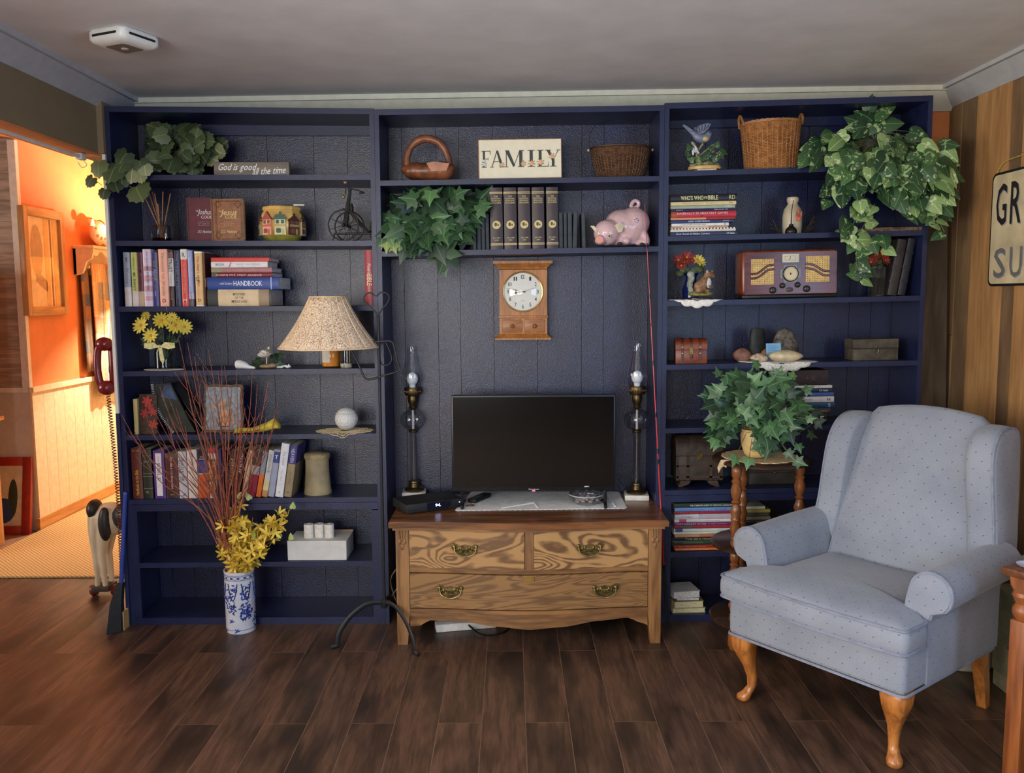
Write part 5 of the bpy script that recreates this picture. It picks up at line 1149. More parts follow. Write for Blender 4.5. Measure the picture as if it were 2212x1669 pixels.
# ---- right bookcase, seventh shelf magazines
G = 'magazines and books in the tall low stack'
k = Stack('R', 6, 1457, 0.02)
for (x1, t, lab, c_, bnd, ti) in (
    (1600, 6, 'orange craft book at the very bottom of the low stack', (190, 110, 60), [], [('Country Woman Christmas', 0.7, 0.4, 0.5, (230, 200, 170))]),
    (1598, 7, 'red Christmas book second from the bottom of the low stack', (142, 44, 34), [], [('THE CHRISTMAS BOOK', 0.72, 0.42, 0.5, (206, 110, 90))]),
    (1596, 10, 'dark green gardening book third from the bottom of the low stack', (40, 62, 46), [], [('Gardening Favorites', 0.7, 0.3, 0.3, (130, 150, 90))]),
    (1594, 7, 'black-spined book fourth from the bottom of the low stack', (28, 26, 28), [], [('THE BEATRIX', 0.62, 0.4, 0.6, (170, 150, 110))]),
    (1592, 7, 'tan magazine in the middle of the low stack', (176, 110, 76), [(0.6, 1.0, (186, 140, 110))], []),
    (1590, 5.5, 'cream magazine above the tan one in the low stack', (206, 206, 190), [], []),
    (1589, 7, 'white magazine with navy corner in the low stack', (196, 206, 204), [(0.86, 0.98, (70, 76, 130))], []),
    (1586, 7.5, 'red and black magazine in the low stack', (146, 44, 50), [(0.7, 0.9, (90, 84, 80))], []),
    (1588, 6.5, 'purple-spined magazine in the low stack', (112, 44, 104), [], [('FLEA MARKET STYLE', 0.72, 0.48, 0.6, (206, 180, 206)), ('COLLECT and BUILD', 0.3, 0.3, 0.4, (180, 140, 170))]),
    (1586, 7, 'white cooking magazine with pink tab in the low stack', (220, 214, 210), [(0.8, 0.92, (190, 84, 100))], [('Cooking Light Holiday Cooking', 0.5, 0.5, 0.35, (120, 110, 110))]),
    (1587, 11, 'pale picture book third from the top of the low stack', (204, 202, 210), [(0.0, 0.6, (176, 170, 182))], [('PICTURES', 0.8, 0.2, 0.35, (150, 150, 160))]),
    (1585, 6.5, 'crimson magazine near the top of the low stack', (140, 36, 52), [], [('Better Homes', 0.75, 0.3, 0.35, (196, 110, 100))]),
    (1590, 8.5, 'sky blue book second from the top of the low stack', (104, 138, 196), [], [('SCRAP', 0.25, 0.2, 0.5, (60, 90, 160)), ('Pocket Guide', 0.7, 0.4, 0.5, (84, 116, 180))]),
    (1590, 10, 'dark green guide on top of the low stack', (30, 50, 42), [(0.0, 1.0, (34, 54, 44))], [('THE COMPLETE GUIDE TO CREATIVE LANDSCAPES', 0.4, 0.7, 0.35, (214, 216, 206))])):
    k.add(1456 + random.uniform(-1, 3), x1, t, lab, c_, bnd, ti, d=0.21, group=G, py=1130)
G = 'books in the shorter low stack behind the stand leg'
k = Stack('R', 6, 1620, 0.04)
for (x1, t, lab, c_, ti) in ((1664, 30, 'thick black book at the bottom of the shorter low stack', (22, 22, 26), []), (1665, 22, 'brown book under the black atlas in the shorter low stack', (60, 46, 40), []),
    (1664, 11, 'black world atlas in the shorter low stack', (24, 24, 28), [('WORLD ATLAS', 0.3, 0.4, 0.5, (150, 150, 150))]), (1664, 8, 'dark book with pale pages in the shorter low stack', (110, 100, 80), []), (1661, 8, 'grey paperback in the shorter low stack', (70, 66, 70), []), (1663, 8, 'olive yellow paperback second from the top of the shorter stack', (150, 136, 60), []), (1652, 7, 'small white paperback on top of the shorter low stack', (176, 174, 160), [])):
    k.add(1604, x1, t, lab, c_, (), ti, d=0.2, group=G, py=1130)
# ---- bottom shelf: page edges forward
G = 'paperbacks on the bottom shelf beside the dresser'
k = Stack(None, 0, 1460, 0.03, z=0.032)
M_cpage = mat('cream_pages', (206, 200, 164), 0.85, var=0.08, scale=120)
k.add(1452, 1524, 11, 'cream paged thick paperback at the bottom beside the dresser', (196, 186, 150), [], [], d=0.14, flip=True, pages=M_cpage, group=G, py=1320, rz=radians(3))
k.add(1455, 1520, 16, 'mustard covered paperback with blue figures second from the floor', (176, 140, 54), [], [], d=0.13, flip=True, pages=M_cpage, group=G, py=1320, rz=radians(5))
k.add(1460, 1511, 8, 'thin dark blue covered booklet beneath the white paperback', (44, 66, 110), [], [], d=0.12, flip=True, pages=M_page_w, group=G, py=1320, rz=radians(3))
o = k.add(1452, 1512, 15, 'white paperback with black lettering on top beside the dresser', (206, 204, 200), [], [], d=0.13, flip=True, pages=M_page_w, group=G, py=1320, rz=radians(9))
M90 = Matrix.Rotation(radians(90), 4, 'Y') @ Matrix.Identity(4)
# ---- two dark albums leaning and one flat on the right
for j, (a_, c_, yt, le, lab, cc) in enumerate(((1917, 1936, 516, 9, 'dark brown ribbed album leaning beside the glass vase', (52, 46, 44)), (1939, 1955, 514, 9, 'black ribbed album leaning against the bookcase side', (30, 32, 38)))):
    A = P(a_, 636, 0.05); B = P(c_, 636, 0.05); z = sz('R', 2, (A.x + B.x) / 2); t = (B.x - A.x); h = (P(a_, yt, 0.05).z - z) / cos(radians(le)) - 0.006
    off = Vector((-t / 2, 0, 0)); off.rotate(Euler((0, radians(le), 0)))
    r = book(lab, (B.x + off.x, 0.05, z + off.z + 0.001), (0, radians(le), 0), t, h, 0.2, mat('album_%d' % j, cc, 0.5, var=0.15, bump=0.2), [], [], group='ribbed albums')
    for f_ in (0.25, 0.5, 0.75): MB().prism(cover_poly(t, 0.01, 0.0025), h * f_ - 0.004, h * f_ + 0.004, 'xy').build('raised_band', MATS['album_%d' % j], r, 30)
k = Stack('R', 1, 1865, 0.01)
k.add(1862, 1991, 8, 'old speckled book lying flat behind the trailing pothos', mat('old_spine', (96, 78, 58), 0.7, var=0.5, scale=60), [], [('GUEST BOOK', 0.5, 0.4, 0.4, (40, 34, 28))], d=0.2)

# ================================================================== leaves and plants
def leaf_mesh(name, half, m, cup=0.10, fold=0.10, thick=False):
    "half outline from stalk to tip, mirrored about the midrib"
    R_ = half; L_ = [(-x, y) for x, y in reversed(half[1:-1])]
    pts = R_ + L_; mb = MB()
    ribs = [(0, 0.0), (0, 0.3), (0, 0.6)]
    vs = []
    for (x, y) in pts: vs.append((x, y, -cup * ((y - 0.4) ** 2) * 1.5 - fold * abs(x)))
    c1 = len(vs); vs.append((0, 0.32, 0.03))
    n = len(pts)
    mb.add(vs, [(i, (i + 1) % n, c1) for i in range(n)])
    return mb.mesh(name, m, 25)
def leaf_mat(name, c1, c2, light=None, rough=0.45):
    m, nt, b = base(name); v = coords(nt, (1, 1, 1), 7.0)
    oi = nd(nt, 'ShaderNodeObjectInfo'); c = ramp(nt, oi.outputs['Random'], [(0.0, c1), (0.55, [(a + q) / 2 for a, q in zip(c1, c2)]), (1.0, c2)])
    # paler midrib and veins, from the leaf's own coordinates
    tc = nd(nt, 'ShaderNodeTexCoord'); sx = nd(nt, 'ShaderNodeSeparateXYZ'); nt.links.new(tc.outputs['Object'], sx.inputs[0])
    ab = nd(nt, 'ShaderNodeMath', operation='ABSOLUTE'); nt.links.new(sx.outputs[0], ab.inputs[0])
    mr = nd(nt, 'ShaderNodeMapRange'); mr.inputs['From Min'].default_value = 0.0; mr.inputs['From Max'].default_value = 0.03; mr.inputs['To Min'].default_value = 0.45; mr.inputs['To Max'].default_value = 0.0; nt.links.new(ab.outputs[0], mr.inputs['Value'])
    mx = nd(nt, 'ShaderNodeMix', data_type='RGBA'); nt.links.new(mr.outputs[0], mx.inputs['Factor']); nt.links.new(c, mx.inputs['A']); mx.inputs['B'].default_value = lin([min(255, a * 1.5 + 20) for a in c2]); c = mx.outputs['Result']
    if light:
        n = nd(nt, 'ShaderNodeTexNoise'); n.inputs['Scale'].default_value = 2.6; n.inputs['Detail'].default_value = 2; n.inputs['Distortion'].default_value = 1.2; nt.links.new(v, n.inputs['Vector'])
        m2 = nd(nt, 'ShaderNodeMapRange'); m2.inputs['From Min'].default_value = 0.60; m2.inputs['From Max'].default_value = 0.63; nt.links.new(n.outputs['Fac'], m2.inputs['Value'])
        mx = nd(nt, 'ShaderNodeMix', data_type='RGBA'); nt.links.new(m2.outputs[0], mx.inputs['Factor']); nt.links.new(c, mx.inputs['A']); mx.inputs['B'].default_value = lin(light); c = mx.outputs['Result']
    nt.links.new(c, b.inputs['Base Color']); b.inputs['Roughness'].default_value = rough
    MATS[name] = m; return m
IVY = [(0, 0), (0.16, -0.13), (0.48, -0.10), (0.36, 0.14), (0.60, 0.40), (0.24, 0.46), (0.10, 0.75), (0, 1.0)]
HEART = [(0, 0.02), (0.14, -0.08), (0.32, -0.06), (0.44, 0.12), (0.42, 0.36), (0.27, 0.66), (0.10, 0.92), (0, 1.02)]
GRAPE = [(0, 0.06), (0.14, -0.08), (0.36, -0.10), (0.42, 0.05), (0.56, 0.14), (0.50, 0.34), (0.52, 0.52), (0.36, 0.62), (0.28, 0.78), (0.12, 0.80), (0, 0.92)]
PETAL = [(0, 0), (0.12, 0.2), (0.17, 0.55), (0.10, 0.9), (0, 1.0)]
LM_ivy_d = leaf_mesh('ivy_leaf', IVY, leaf_mat('ivy_dark', (22, 44, 30), (52, 84, 48)), 0.15, 0.18)
LM_ivy_l = leaf_mesh('ivy_leaf', IVY, leaf_mat('ivy_green', (40, 70, 44), (84, 122, 74)), 0.15, 0.18)
LM_ivy_p = leaf_mesh('ivy_leaf', IVY, leaf_mat('ivy_pale', (110, 130, 70), (150, 164, 100)), 0.15, 0.18)
LM_pot = leaf_mesh('pothos_leaf', HEART, leaf_mat('pothos', (34, 62, 40), (72, 106, 62), (150, 176, 120)), 0.2, 0.2)
LM_pots = leaf_mesh('pothos_leaf', HEART, leaf_mat('pothos_young', (110, 146, 84), (156, 184, 122), (206, 216, 170)), 0.2, 0.2)
LM_grape = leaf_mesh('grape_leaf', GRAPE, leaf_mat('grape', (46, 62, 40), (92, 106, 66)), 0.2, 0.15)
LM_grape_p = leaf_mesh('grape_leaf', GRAPE, leaf_mat('grape_pale', (130, 136, 96), (150, 154, 112)), 0.2, 0.15)
def facing_rot(nrm, tip):
    z = Vector(nrm).normalized(); y = Vector(tip); y = (y - z * y.dot(z))
    if y.length < 1e-4: y = z.orthogonal()
    y.normalize(); x = y.cross(z); return Matrix((x, y, z)).transposed()
RNG = random.Random(11)
def put_leaf(root, me, p, size, cen=None, nrm=None, tip=None):
    if tip is None:
        out = (Vector(p) - Vector(cen)) if cen is not None else Vector((0, 0, -1))
        if out.length > 1e-6: out.normalize()
        tip = out * 0.8 + Vector((RNG.uniform(-.6, .6), RNG.uniform(-.4, .2), RNG.uniform(-.9, .1)))
    if nrm is None: nrm = Vector((RNG.uniform(-.55, .55), -1.0, RNG.uniform(-.1, .9)))
    o = inst(me, 'leaf', root, Vector(p) - root.location, facing_rot(nrm, tip), size * RNG.uniform(0.8, 1.2)); return o
def cluster(root, spots, meshes, size, cen, stems, limit=None):
    "leaves scattered through pixel ellipses (cx, cy, rx, ry, Y, spread, n)"
    for (cx, cy, rx, ry, Y, sp, n) in spots:
        for k in range(n):
            a = RNG.uniform(0, 2 * pi); q = RNG.random() ** 0.5
            y_ = Y + sp * (RNG.random() - 0.5) * 2
            # fuller, forward leaves at the middle of a clump
            p = P(cx + rx * q * cos(a), cy + ry * q * sin(a), y_ - 0.03 * (1 - q))
            if limit: p = limit(p)
            put_leaf(root, RNG.choice(meshes), p, size, cen)
            if stems is not None and k % 2 == 0:
                c0 = Vector(cen); mid = (c0 + p) / 2 + Vector((0, 0, 0.03)); stems.tube([c0 - root.location, mid - root.location, p - root.location], [0.0016, 0.0013, 0.0009], 4)
def vine(root, path, Y, meshes, size, stems, step=1, yvar=0.0):
    pts = [P(a, b_, Y + (RNG.uniform(-yvar, yvar))) for a, b_ in path]; sp = smooth_path(pts, 4)
    stems.tube([p - root.location for p in sp], 0.0016, 5)
    for i in range(0, len(sp), step):
        d = Vector((RNG.choice((-1, 1)) * RNG.uniform(0.4, 1), RNG.uniform(-.3, 0), RNG.uniform(-1, 0.2)))
        put_leaf(root, RNG.choice(meshes), sp[i] + d * 0.006, size, None, None, d)
M_stem = mat('vine_stem', (92, 104, 60), 0.6, var=0.15)
M_stem_d = mat('vine_stem_dark', (66, 62, 40), 0.6, var=0.15)

# potted ivy on the plant stand
ivp = Vector((SX - 0.04, SY - 0.05, SZ))
def on_plate(p): return Vector((p.x, p.y, max(p.z, SZ + 0.03) if (p - Vector((SX, SY, p.z))).length < 0.21 else p.z))
r = thing('potted_ivy', 'bushy green ivy in a cream pot on the plant stand', 'plant', ivp)
M_pot = mat('cream_glaze', (220, 188, 128), 0.4, var=0.06)
MB().lathe([(0.035, 0.010), (0.045, 0.02), (0.058, 0.06), (0.062, 0.10), (0.056, 0.115), (0.060, 0.125), (0.050, 0.122), (0.048, 0.10)], 28).sphere((-0.022, -0.048, 0.055), (0.016, 0.02, 0.018), 10, 8).build('pot', M_pot, r)
MB().lathe([(0.0, 0.095), (0.049, 0.1)], 20).build('soil', mat('soil', (52, 40, 30), 0.9), r)
stems = MB(); cn = ivp + Vector((0, 0, 0.12))
cluster(r, [(1640, 835, 70, 32, SY - 0.05, 0.10, 40), (1600, 870, 62, 45, SY - 0.1, 0.08, 36), (1690, 880, 55, 50, SY - 0.1, 0.08, 36), (1640, 900, 60, 40, SY - 0.16, 0.03, 24), (1668, 935, 40, 32, SY - 0.16, 0.02, 18), (1570, 925, 26, 36, SY - 0.12, 0.03, 12)], [LM_ivy_l, LM_ivy_l, LM_ivy_d], 0.062, cn, stems, on_plate)
for (a_, c_, ds) in ((1532, 855, 0.05), (1555, 810, 0.055), (1712, 815, 0.05), (1738, 845, 0.05), (1640, 790, 0.06), (1545, 948, 0.05), (1590, 985, 0.055), (1618, 990, 0.055), (1724, 960, 0.05), (1718, 995, 0.045), (1700, 975, 0.05), (1664, 880, 0.06), (1610, 905, 0.055), (1745, 905, 0.045)):
    p = P(a_, c_, SY - 0.19 if c_ > 900 else SY - 0.1); put_leaf(r, LM_ivy_l, p, ds, cn); stems.tube([cn - ivp, (cn + p) / 2 + Vector((0, 0, 0.04)) - ivp, p - ivp], 0.0013, 4)
pts = [P(a_, c_, SY + 0.02) for a_, c_ in ((1700, 905), (1712, 925), (1722, 935), (1745, 922), (1765, 905))]; stems.tube([p - ivp for p in smooth_path(pts, 3)], 0.0013, 4)
for a_, c_ in ((1748, 935), (1760, 915), (1755, 890)): put_leaf(r, LM_ivy_d, P(a_, c_, SY + 0.02), 0.055, cn)
stems.build('stems', M_stem, r)
# lace mat below it
ed = []
for k_ in range(60):
    a_ = 2 * pi * k_ / 60; rr = 0.150 + 0.008 * abs(sin(a_ * 10)); ed.append((rr * cos(a_) - 0.01, rr * sin(a_) - 0.01))
dm = thing('doily', 'beige lace doily under the ivy pot on the plant stand', 'doily', (SX, SY, SZ + 0.0006))
M_beige = mat('beige_lace', (206, 182, 140), 0.9, var=0.12, scale=120, bump=0.8, bscale=400)
MB().prism(ed, 0, 0.003, 'xy').build('cloth', M_beige, dm)
d0 = P(1545, 975, SY - 0.08) - Vector((SX, SY, SZ))
MB().prism([(-0.195, -0.004), (-0.205, -0.03), (-0.20, -0.052), (-0.19, -0.03), (-0.18, -0.024), (-0.17, -0.03), (-0.16, 0.001), (-0.13, 0.003), (-0.19, 0.003)], -0.09, -0.086, 'xz').build('drooping_edge', M_beige, dm)

# ivy at the left of the middle bookcase
zc = sz('C', 1, -0.4)
r = thing('ivy_plant', 'dark ivy plant spilling over the middle bookcase shelf', 'plant', (P(925, 500, 0.13).x, 0.13, zc))
MB().lathe([(0.045, 0), (0.06, 0.08), (0.064, 0.085), (0.055, 0.08)], 20).build('pot', mat('dark_pot', (40, 36, 30), 0.6), r)
stems = MB(); cn = r.location + Vector((0, -0.02, 0.09))
def lim_c(p): return Vector((max(p.x, -0.60), p.y, max(p.z, zc + 0.03) if p.y > -0.01 else p.z))
cluster(r, [(930, 450, 85, 42, 0.06, 0.06, 42), (890, 485, 60, 38, 0.02, 0.04, 26), (970, 475, 55, 40, 0.03, 0.04, 24), (935, 500, 70, 30, -0.02, 0.02, 20), (1015, 450, 30, 25, 0.08, 0.03, 8)], [LM_ivy_d, LM_ivy_d, LM_ivy_l], 0.085, cn, stems, lim_c)
for (a_, c_, s_, m_) in ((836, 520, 0.06, LM_ivy_p), (848, 528, 0.06, LM_ivy_p), (825, 515, 0.055, LM_ivy_l), (842, 508, 0.06, LM_ivy_l), (955, 530, 0.12, LM_ivy_d), (968, 540, 0.12, LM_ivy_d), (940, 525, 0.10, LM_ivy_d), (875, 535, 0.08, LM_ivy_d), (862, 520, 0.08, LM_ivy_l), (897, 520, 0.09, LM_ivy_l), (1005, 480, 0.07, LM_ivy_d), (1040, 440, 0.06, LM_ivy_l), (1030, 455, 0.06, LM_ivy_l), (930, 412, 0.06, LM_ivy_l), (985, 420, 0.07, LM_ivy_l), (898, 430, 0.08, LM_ivy_l)):
    put_leaf(r, m_, P(a_, c_, -0.035), s_, cn, Vector((RNG.uniform(-.3, .3), -1, RNG.uniform(0, .5))), Vector((RNG.uniform(-.5, .5), -.1, -1)) if c_ > 500 else None)
stems.build('stems', M_stem_d, r)

# grape ivy on the top shelf by the hall
zc = sz('L', 0, -1.5)
r = thing('grape_ivy_plant', 'trailing grape-leaf ivy on the top left shelf hanging toward the hall', 'plant', (P(390, 360, 0.15).x, 0.15, zc))
MB().lathe([(0.04, 0), (0.055, 0.07), (0.05, 0.068)], 20).build('pot', MATS['dark_pot'], r)
stems = MB(); cn = r.location + Vector((0, -0.02, 0.07))
def lim_l(p): return Vector((max(p.x, -1.69) if p.y > -0.02 else p.x, p.y, max(p.z, zc + 0.03) if p.y > -0.01 else p.z))
cluster(r, [(390, 322, 60, 40, 0.10, 0.05, 34), (355, 300, 26, 26, 0.14, 0.03, 10), (428, 332, 38, 26, 0.12, 0.03, 14), (375, 345, 55, 20, 0.05, 0.04, 14)], [LM_grape], 0.072, cn, stems, lim_l)
for (a_, c_) in ((448, 340), (462, 322), (472, 330), (425, 352)): put_leaf(r, LM_grape_p, P(a_, c_, 0.09), 0.055, cn)
path = [(335, 365), (310, 355), (285, 345), (262, 352), (245, 362), (228, 360), (212, 352)]
for (a_, c_, s_, m_) in ((213, 348, 0.085, LM_grape), (252, 355, 0.09, LM_grape), (275, 328, 0.08, LM_grape), (300, 345, 0.075, LM_grape), (246, 385, 0.085, LM_grape), (292, 400, 0.09, LM_grape), (288, 360, 0.07, LM_grape_p), (200, 382, 0.05, LM_grape), (226, 408, 0.06, LM_grape), (303, 375, 0.06, LM_grape_p), (265, 372, 0.07, LM_grape), (270, 345, 0.08, LM_grape), (312, 355, 0.06, LM_grape_p)):
    p = P(a_, c_, -0.045); put_leaf(r, m_, p, s_, None, Vector((RNG.uniform(-.3, .3), -1, RNG.uniform(0.1, .5))), Vector((RNG.uniform(-.7, .7), 0, -1)))
for pt in (path, [(262, 352), (255, 372), (262, 392), (285, 405)], [(228, 360), (215, 375), (204, 388), (220, 400)]):
    stems.tube([P(a_, c_, -0.035) - r.location for a_, c_ in pt], 0.0016, 5)
stems.tube([Vector((0, 0, 0.07)), P(335, 362, 0.02) - r.location, P(335, 365, -0.035) - r.location], 0.0018, 5)
stems.build('stems', M_stem, r)

# pothos on the right bookcase
zc = sz('R', 0, 1.5)
r = thing('pothos_plant', 'large variegated pothos trailing down the right bookcase', 'plant', (P(1880, 345, 0.13).x, 0.13, zc))
MB().lathe([(0.06, 0), (0.08, 0.11), (0.085, 0.12), (0.07, 0.11)], 24).build('pot', MATS['dark_pot'], r)
stems = MB(); cn = r.location + Vector((0, -0.04, 0.11))
def lim_r(p):
    x = p.x
    if p.y > -0.01: x = min(x, 1.74)
    return Vector((min(x, 1.99), p.y, max(p.z, zc + 0.04) if p.y > -0.012 else p.z))
A_ = [LM_pot, LM_pot, LM_pot, LM_pot, LM_pots]
cluster(r, [(1812, 325, 62, 40, 0.07, 0.05, 24), (1885, 262, 22, 32, 0.08, 0.04, 13), (1860, 355, 55, 35, -0.02, 0.03, 18), (1955, 315, 55, 35, -0.02, 0.05, 22), (2015, 335, 38, 45, -0.05, 0.04, 18), (1930, 365, 60, 42, -0.06, 0.04, 26), (1985, 390, 48, 42, -0.06, 0.04, 20), (1850, 405, 34, 38, -0.05, 0.03, 14), (1945, 415, 42, 30, -0.05, 0.03, 10), (2028, 415, 28, 38, -0.06, 0.03, 8)], A_, 0.084, cn, stems, lim_r)
for pth, n_ in (([(1850, 440), (1845, 480), (1835, 500), (1850, 530), (1850, 570), (1862, 600)], 1), ([(1890, 440), (1870, 480), (1850, 510)], 2), ([(2020, 440), (2025, 470), (2040, 500)], 2), ([(1850, 520), (1895, 520), (1915, 545)], 3), ([(1960, 430), (1990, 465), (2020, 470)], 2)):
    vine(r, pth, -0.05, [LM_pot, LM_pots], 0.062, stems, n_, 0.012)
for (a_, c_) in ((1795, 405), (1790, 430), (1800, 380), (1770, 340), (1755, 320), (1745, 335), (1830, 470), (1880, 515), (1905, 505)): put_leaf(r, LM_pot, P(a_, c_, -0.05), 0.07, cn)
stems.build('stems', M_stem, r)

# ------------------------------------------------------------------ floor vase with red twigs and forsythia
vz = PZ(519, 1371, 0); VX, VY = P(519, 1300, vz.y + 0.066).x, vz.y + 0.066
r = thing('floor_vase', 'tall blue and white cylinder vase of red twigs and yellow forsythia', 'vase', (VX, VY, 0))
m, nt, b = base('blue_white_porcelain'); v = coords(nt)
M_porc = mat('porcelain', (206, 208, 216), 0.18, var=0.03); M_cob = mat('cobalt', (44, 58, 122), 0.2, var=0.35, scale=60)
VR = 0.0665; VH = P(519, 1228, VY).z
MB().lathe([(VR * 0.93, 0), (VR * 0.97, 0.006), (VR * 0.97, VH - 0.01), (VR, VH - 0.004), (VR, VH), (VR - 0.006, VH), (VR - 0.006, 0.02)], 48).build('vase_body', M_porc, r)
def on_vase(u_, z_, o_=0.0006):
    a_ = -pi / 2 + u_ / VR; return Vector(((VR * 0.97 + o_) * cos(a_), (VR * 0.97 + o_) * sin(a_), z_))
dec = MB()
def ell(u_, z_, ra, rb, ang, n=10):
    pts = []
    for k in range(n):
        q = 2 * pi * k / n; x = ra * cos(q); y = rb * sin(q); pts.append(on_vase(u_ + x * cos(ang) - y * sin(ang), z_ + x * sin(ang) + y * cos(ang)))
    dec.add(pts + [on_vase(u_, z_, 0.0009)], [(i, (i + 1) % n, n) for i in range(n)])
def stroke(pts, w): dec.tube([on_vase(a_, c_, 0.0002) for a_, c_ in pts], w, 5, flat=1.0)
for z_ in (VH - 0.014, VH - 0.036, 0.018): stroke([(2 * pi * VR * k / 40 - pi * VR, z_) for k in range(41)], 0.001)
for k in range(14):
    u0 = 2 * pi * VR * k / 14 - pi * VR
    stroke([(u0 + 0.013 * cos(q), VH - 0.025 + 0.007 * sin(q)) for q in [2 * pi * i / 12 for i in range(13)]], 0.0011)
    for q in range(6): ell(u0 + 0.015 + 0.004 * cos(q * pi / 3), VH - 0.025 + 0.004 * sin(q * pi / 3), 0.0035, 0.0018, q * pi / 3, 7)
rv = random.Random(5)
for u0 in (-0.14, -0.075, -0.012, 0.05, 0.11, 0.17):
    stroke([(u0 + 0.022 * t, VH - 0.05 - 0.05 * abs(t) ** 1.5 * 0 - 0.075 * (1 - t * t)) for t in [-1 + 0.2 * i for i in range(11)]], 0.0026)
    stroke([(u0 - 0.004, VH - 0.12), (u0 + 0.008, VH - 0.135), (u0 - 0.002, VH - 0.15), (u0 + 0.006, VH - 0.16)], 0.002)
    for q in range(9): ell(u0 + rv.uniform(-0.02, 0.02), VH - 0.06 - rv.uniform(0, 0.03), 0.006, 0.0026, rv.uniform(0, 3), 7)
for u0, z0, n_ in ((0.045, VH - 0.10, 18), (0.035, VH - 0.19, 34), (0.055, VH - 0.175, 26), (-0.02, VH - 0.165, 16), (-0.05, VH - 0.13, 14), (-0.01, VH - 0.08, 10), (-0.11, VH - 0.15, 22), (-0.16, VH - 0.2, 18), (0.15, VH - 0.16, 22), (0.1, VH - 0.22, 12)):
    for q in range(n_): ell(u0 + rv.gauss(0, 0.013), z0 + rv.gauss(0, 0.016), 0.008, 0.0035, rv.uniform(0, 3.1), 8)
for u0, z0 in ((-0.022, VH - 0.222), (0.004, VH - 0.265), (-0.03, VH - 0.115), (-0.062, VH - 0.27), (0.1, VH - 0.26), (-0.13, VH - 0.25)):
    for an, ln in ((0.3, 0.011), (1.3, 0.009), (2.3, 0.010), (3.6, 0.008)): ell(u0 + 0.006 * cos(an), z0 + 0.006 * sin(an), ln, 0.003, an, 8)
dec.build('painted_flowers', M_cob, r)
M_twig = mat('red_twig', (142, 78, 58), 0.6, var=0.2, scale=60, rand=0.15)
rv = random.Random(21); mouth = Vector((-0.02, 0, VH))
tops = [(262, 895), (300, 965), (330, 880), (385, 730), (405, 740), (420, 770), (438, 790), (450, 755), (470, 800), (485, 790), (510, 800), (520, 830), (545, 800), (556, 830), (580, 820), (600, 870), (595, 905), (345, 835), (365, 860), (395, 790), (430, 830), (460, 830), (500, 850), (530, 880), (560, 890), (315, 900), (290, 930), (360, 900), (380, 880), (410, 870), (475, 860), (575, 900), (340, 930), (440, 880), (520, 910), (545, 930), (400, 920), (490, 920), (455, 905), (430, 935), (500, 960), (470, 950), (380, 950), (540, 960)]
for (a_, c_) in tops:
    tip = P(a_, c_, VY - rv.uniform(0.02, 0.16)) - r.location; bs = mouth + Vector((rv.uniform(-0.025, 0.01), rv.uniform(-0.02, 0.02), -0.06))
    mid = bs.lerp(tip, 0.45) + Vector(((tip.x - bs.x) * -0.18 + rv.uniform(-0.02, 0.02), 0, 0.02)); m3 = bs.lerp(tip, 0.75) + Vector((rv.uniform(-0.02, 0.02), rv.uniform(-0.01, 0.01), 0))
    tw = MB(); pth = smooth_path([bs, mid, m3, tip], 4); tw.tube(pth, [0.0032 - 0.0022 * i / (len(pth) - 1) for i in range(len(pth))], 5)
    for q in range(rv.randint(2, 4)):
        i0 = rv.randint(4, len(pth) - 3); d = (pth[i0 + 1] - pth[i0]).normalized() + Vector((rv.uniform(-.9, .9), rv.uniform(-.3, .3), rv.uniform(0, .3))); L_ = rv.uniform(0.03, 0.11)
        tw.tube([pth[i0], pth[i0] + d.normalized() * L_ * 0.5, pth[i0] + d.normalized() * L_ + Vector((0, 0, L_ * 0.15))], [0.0013, 0.0011, 0.0006], 4)
    tw.build('twig', M_twig, r)
# forsythia sprays
mf = leaf_mat('forsythia', (206, 168, 48), (236, 208, 90), None, 0.6)
fl_ = MB()
for q in range(5):
    a_ = 2 * pi * q / 5 + 0.3 * (q % 2); s_ = MB()
    pts = [(x * 0.9, y, 0.0) for x, y in PETAL] + [(-x * 0.9, y, 0.0) for x, y in reversed(PETAL[1:-1])]
    M_ = Matrix.Rotation(a_, 4, 'Z') @ Matrix.Rotation(radians(38), 4, 'X')
    vs_ = [M_ @ Vector((x, y, 0.10 * abs(x) * 2 - 0.10 * y * y)) for x, y, z_ in pts]; n_ = len(vs_)
    fl_.add(vs_ + [M_ @ Vector((0, 0.5, -0.02))], [(i, (i + 1) % n_, n_) for i in range(n_)])
FM = fl_.mesh('blossom', mf, 30)
gm = leaf_mesh('young_leaf', HEART, leaf_mat('forsythia_leaf', (140, 160, 76), (170, 182, 100)), 0.2, 0.2)
fst = MB()
sprays = [((478, 1130), 5), ((500, 1095), 7), ((520, 1085), 7), ((488, 1110), 6), ((508, 1130), 8), ((535, 1110), 7), ((545, 1150), 8), ((590, 1120), 9), ((610, 1105), 9), ((628, 1100), 9), ((600, 1135), 8), ((575, 1165), 8), ((480, 1160), 7), ((495, 1185), 7), ((530, 1180), 8), ((560, 1190), 7), ((620, 1125), 7), ((515, 1110), 8), ((590, 1165), 7), ((550, 1130), 7), ((470, 1185), 5), ((545, 1205), 6)]
rv = random.Random(3)
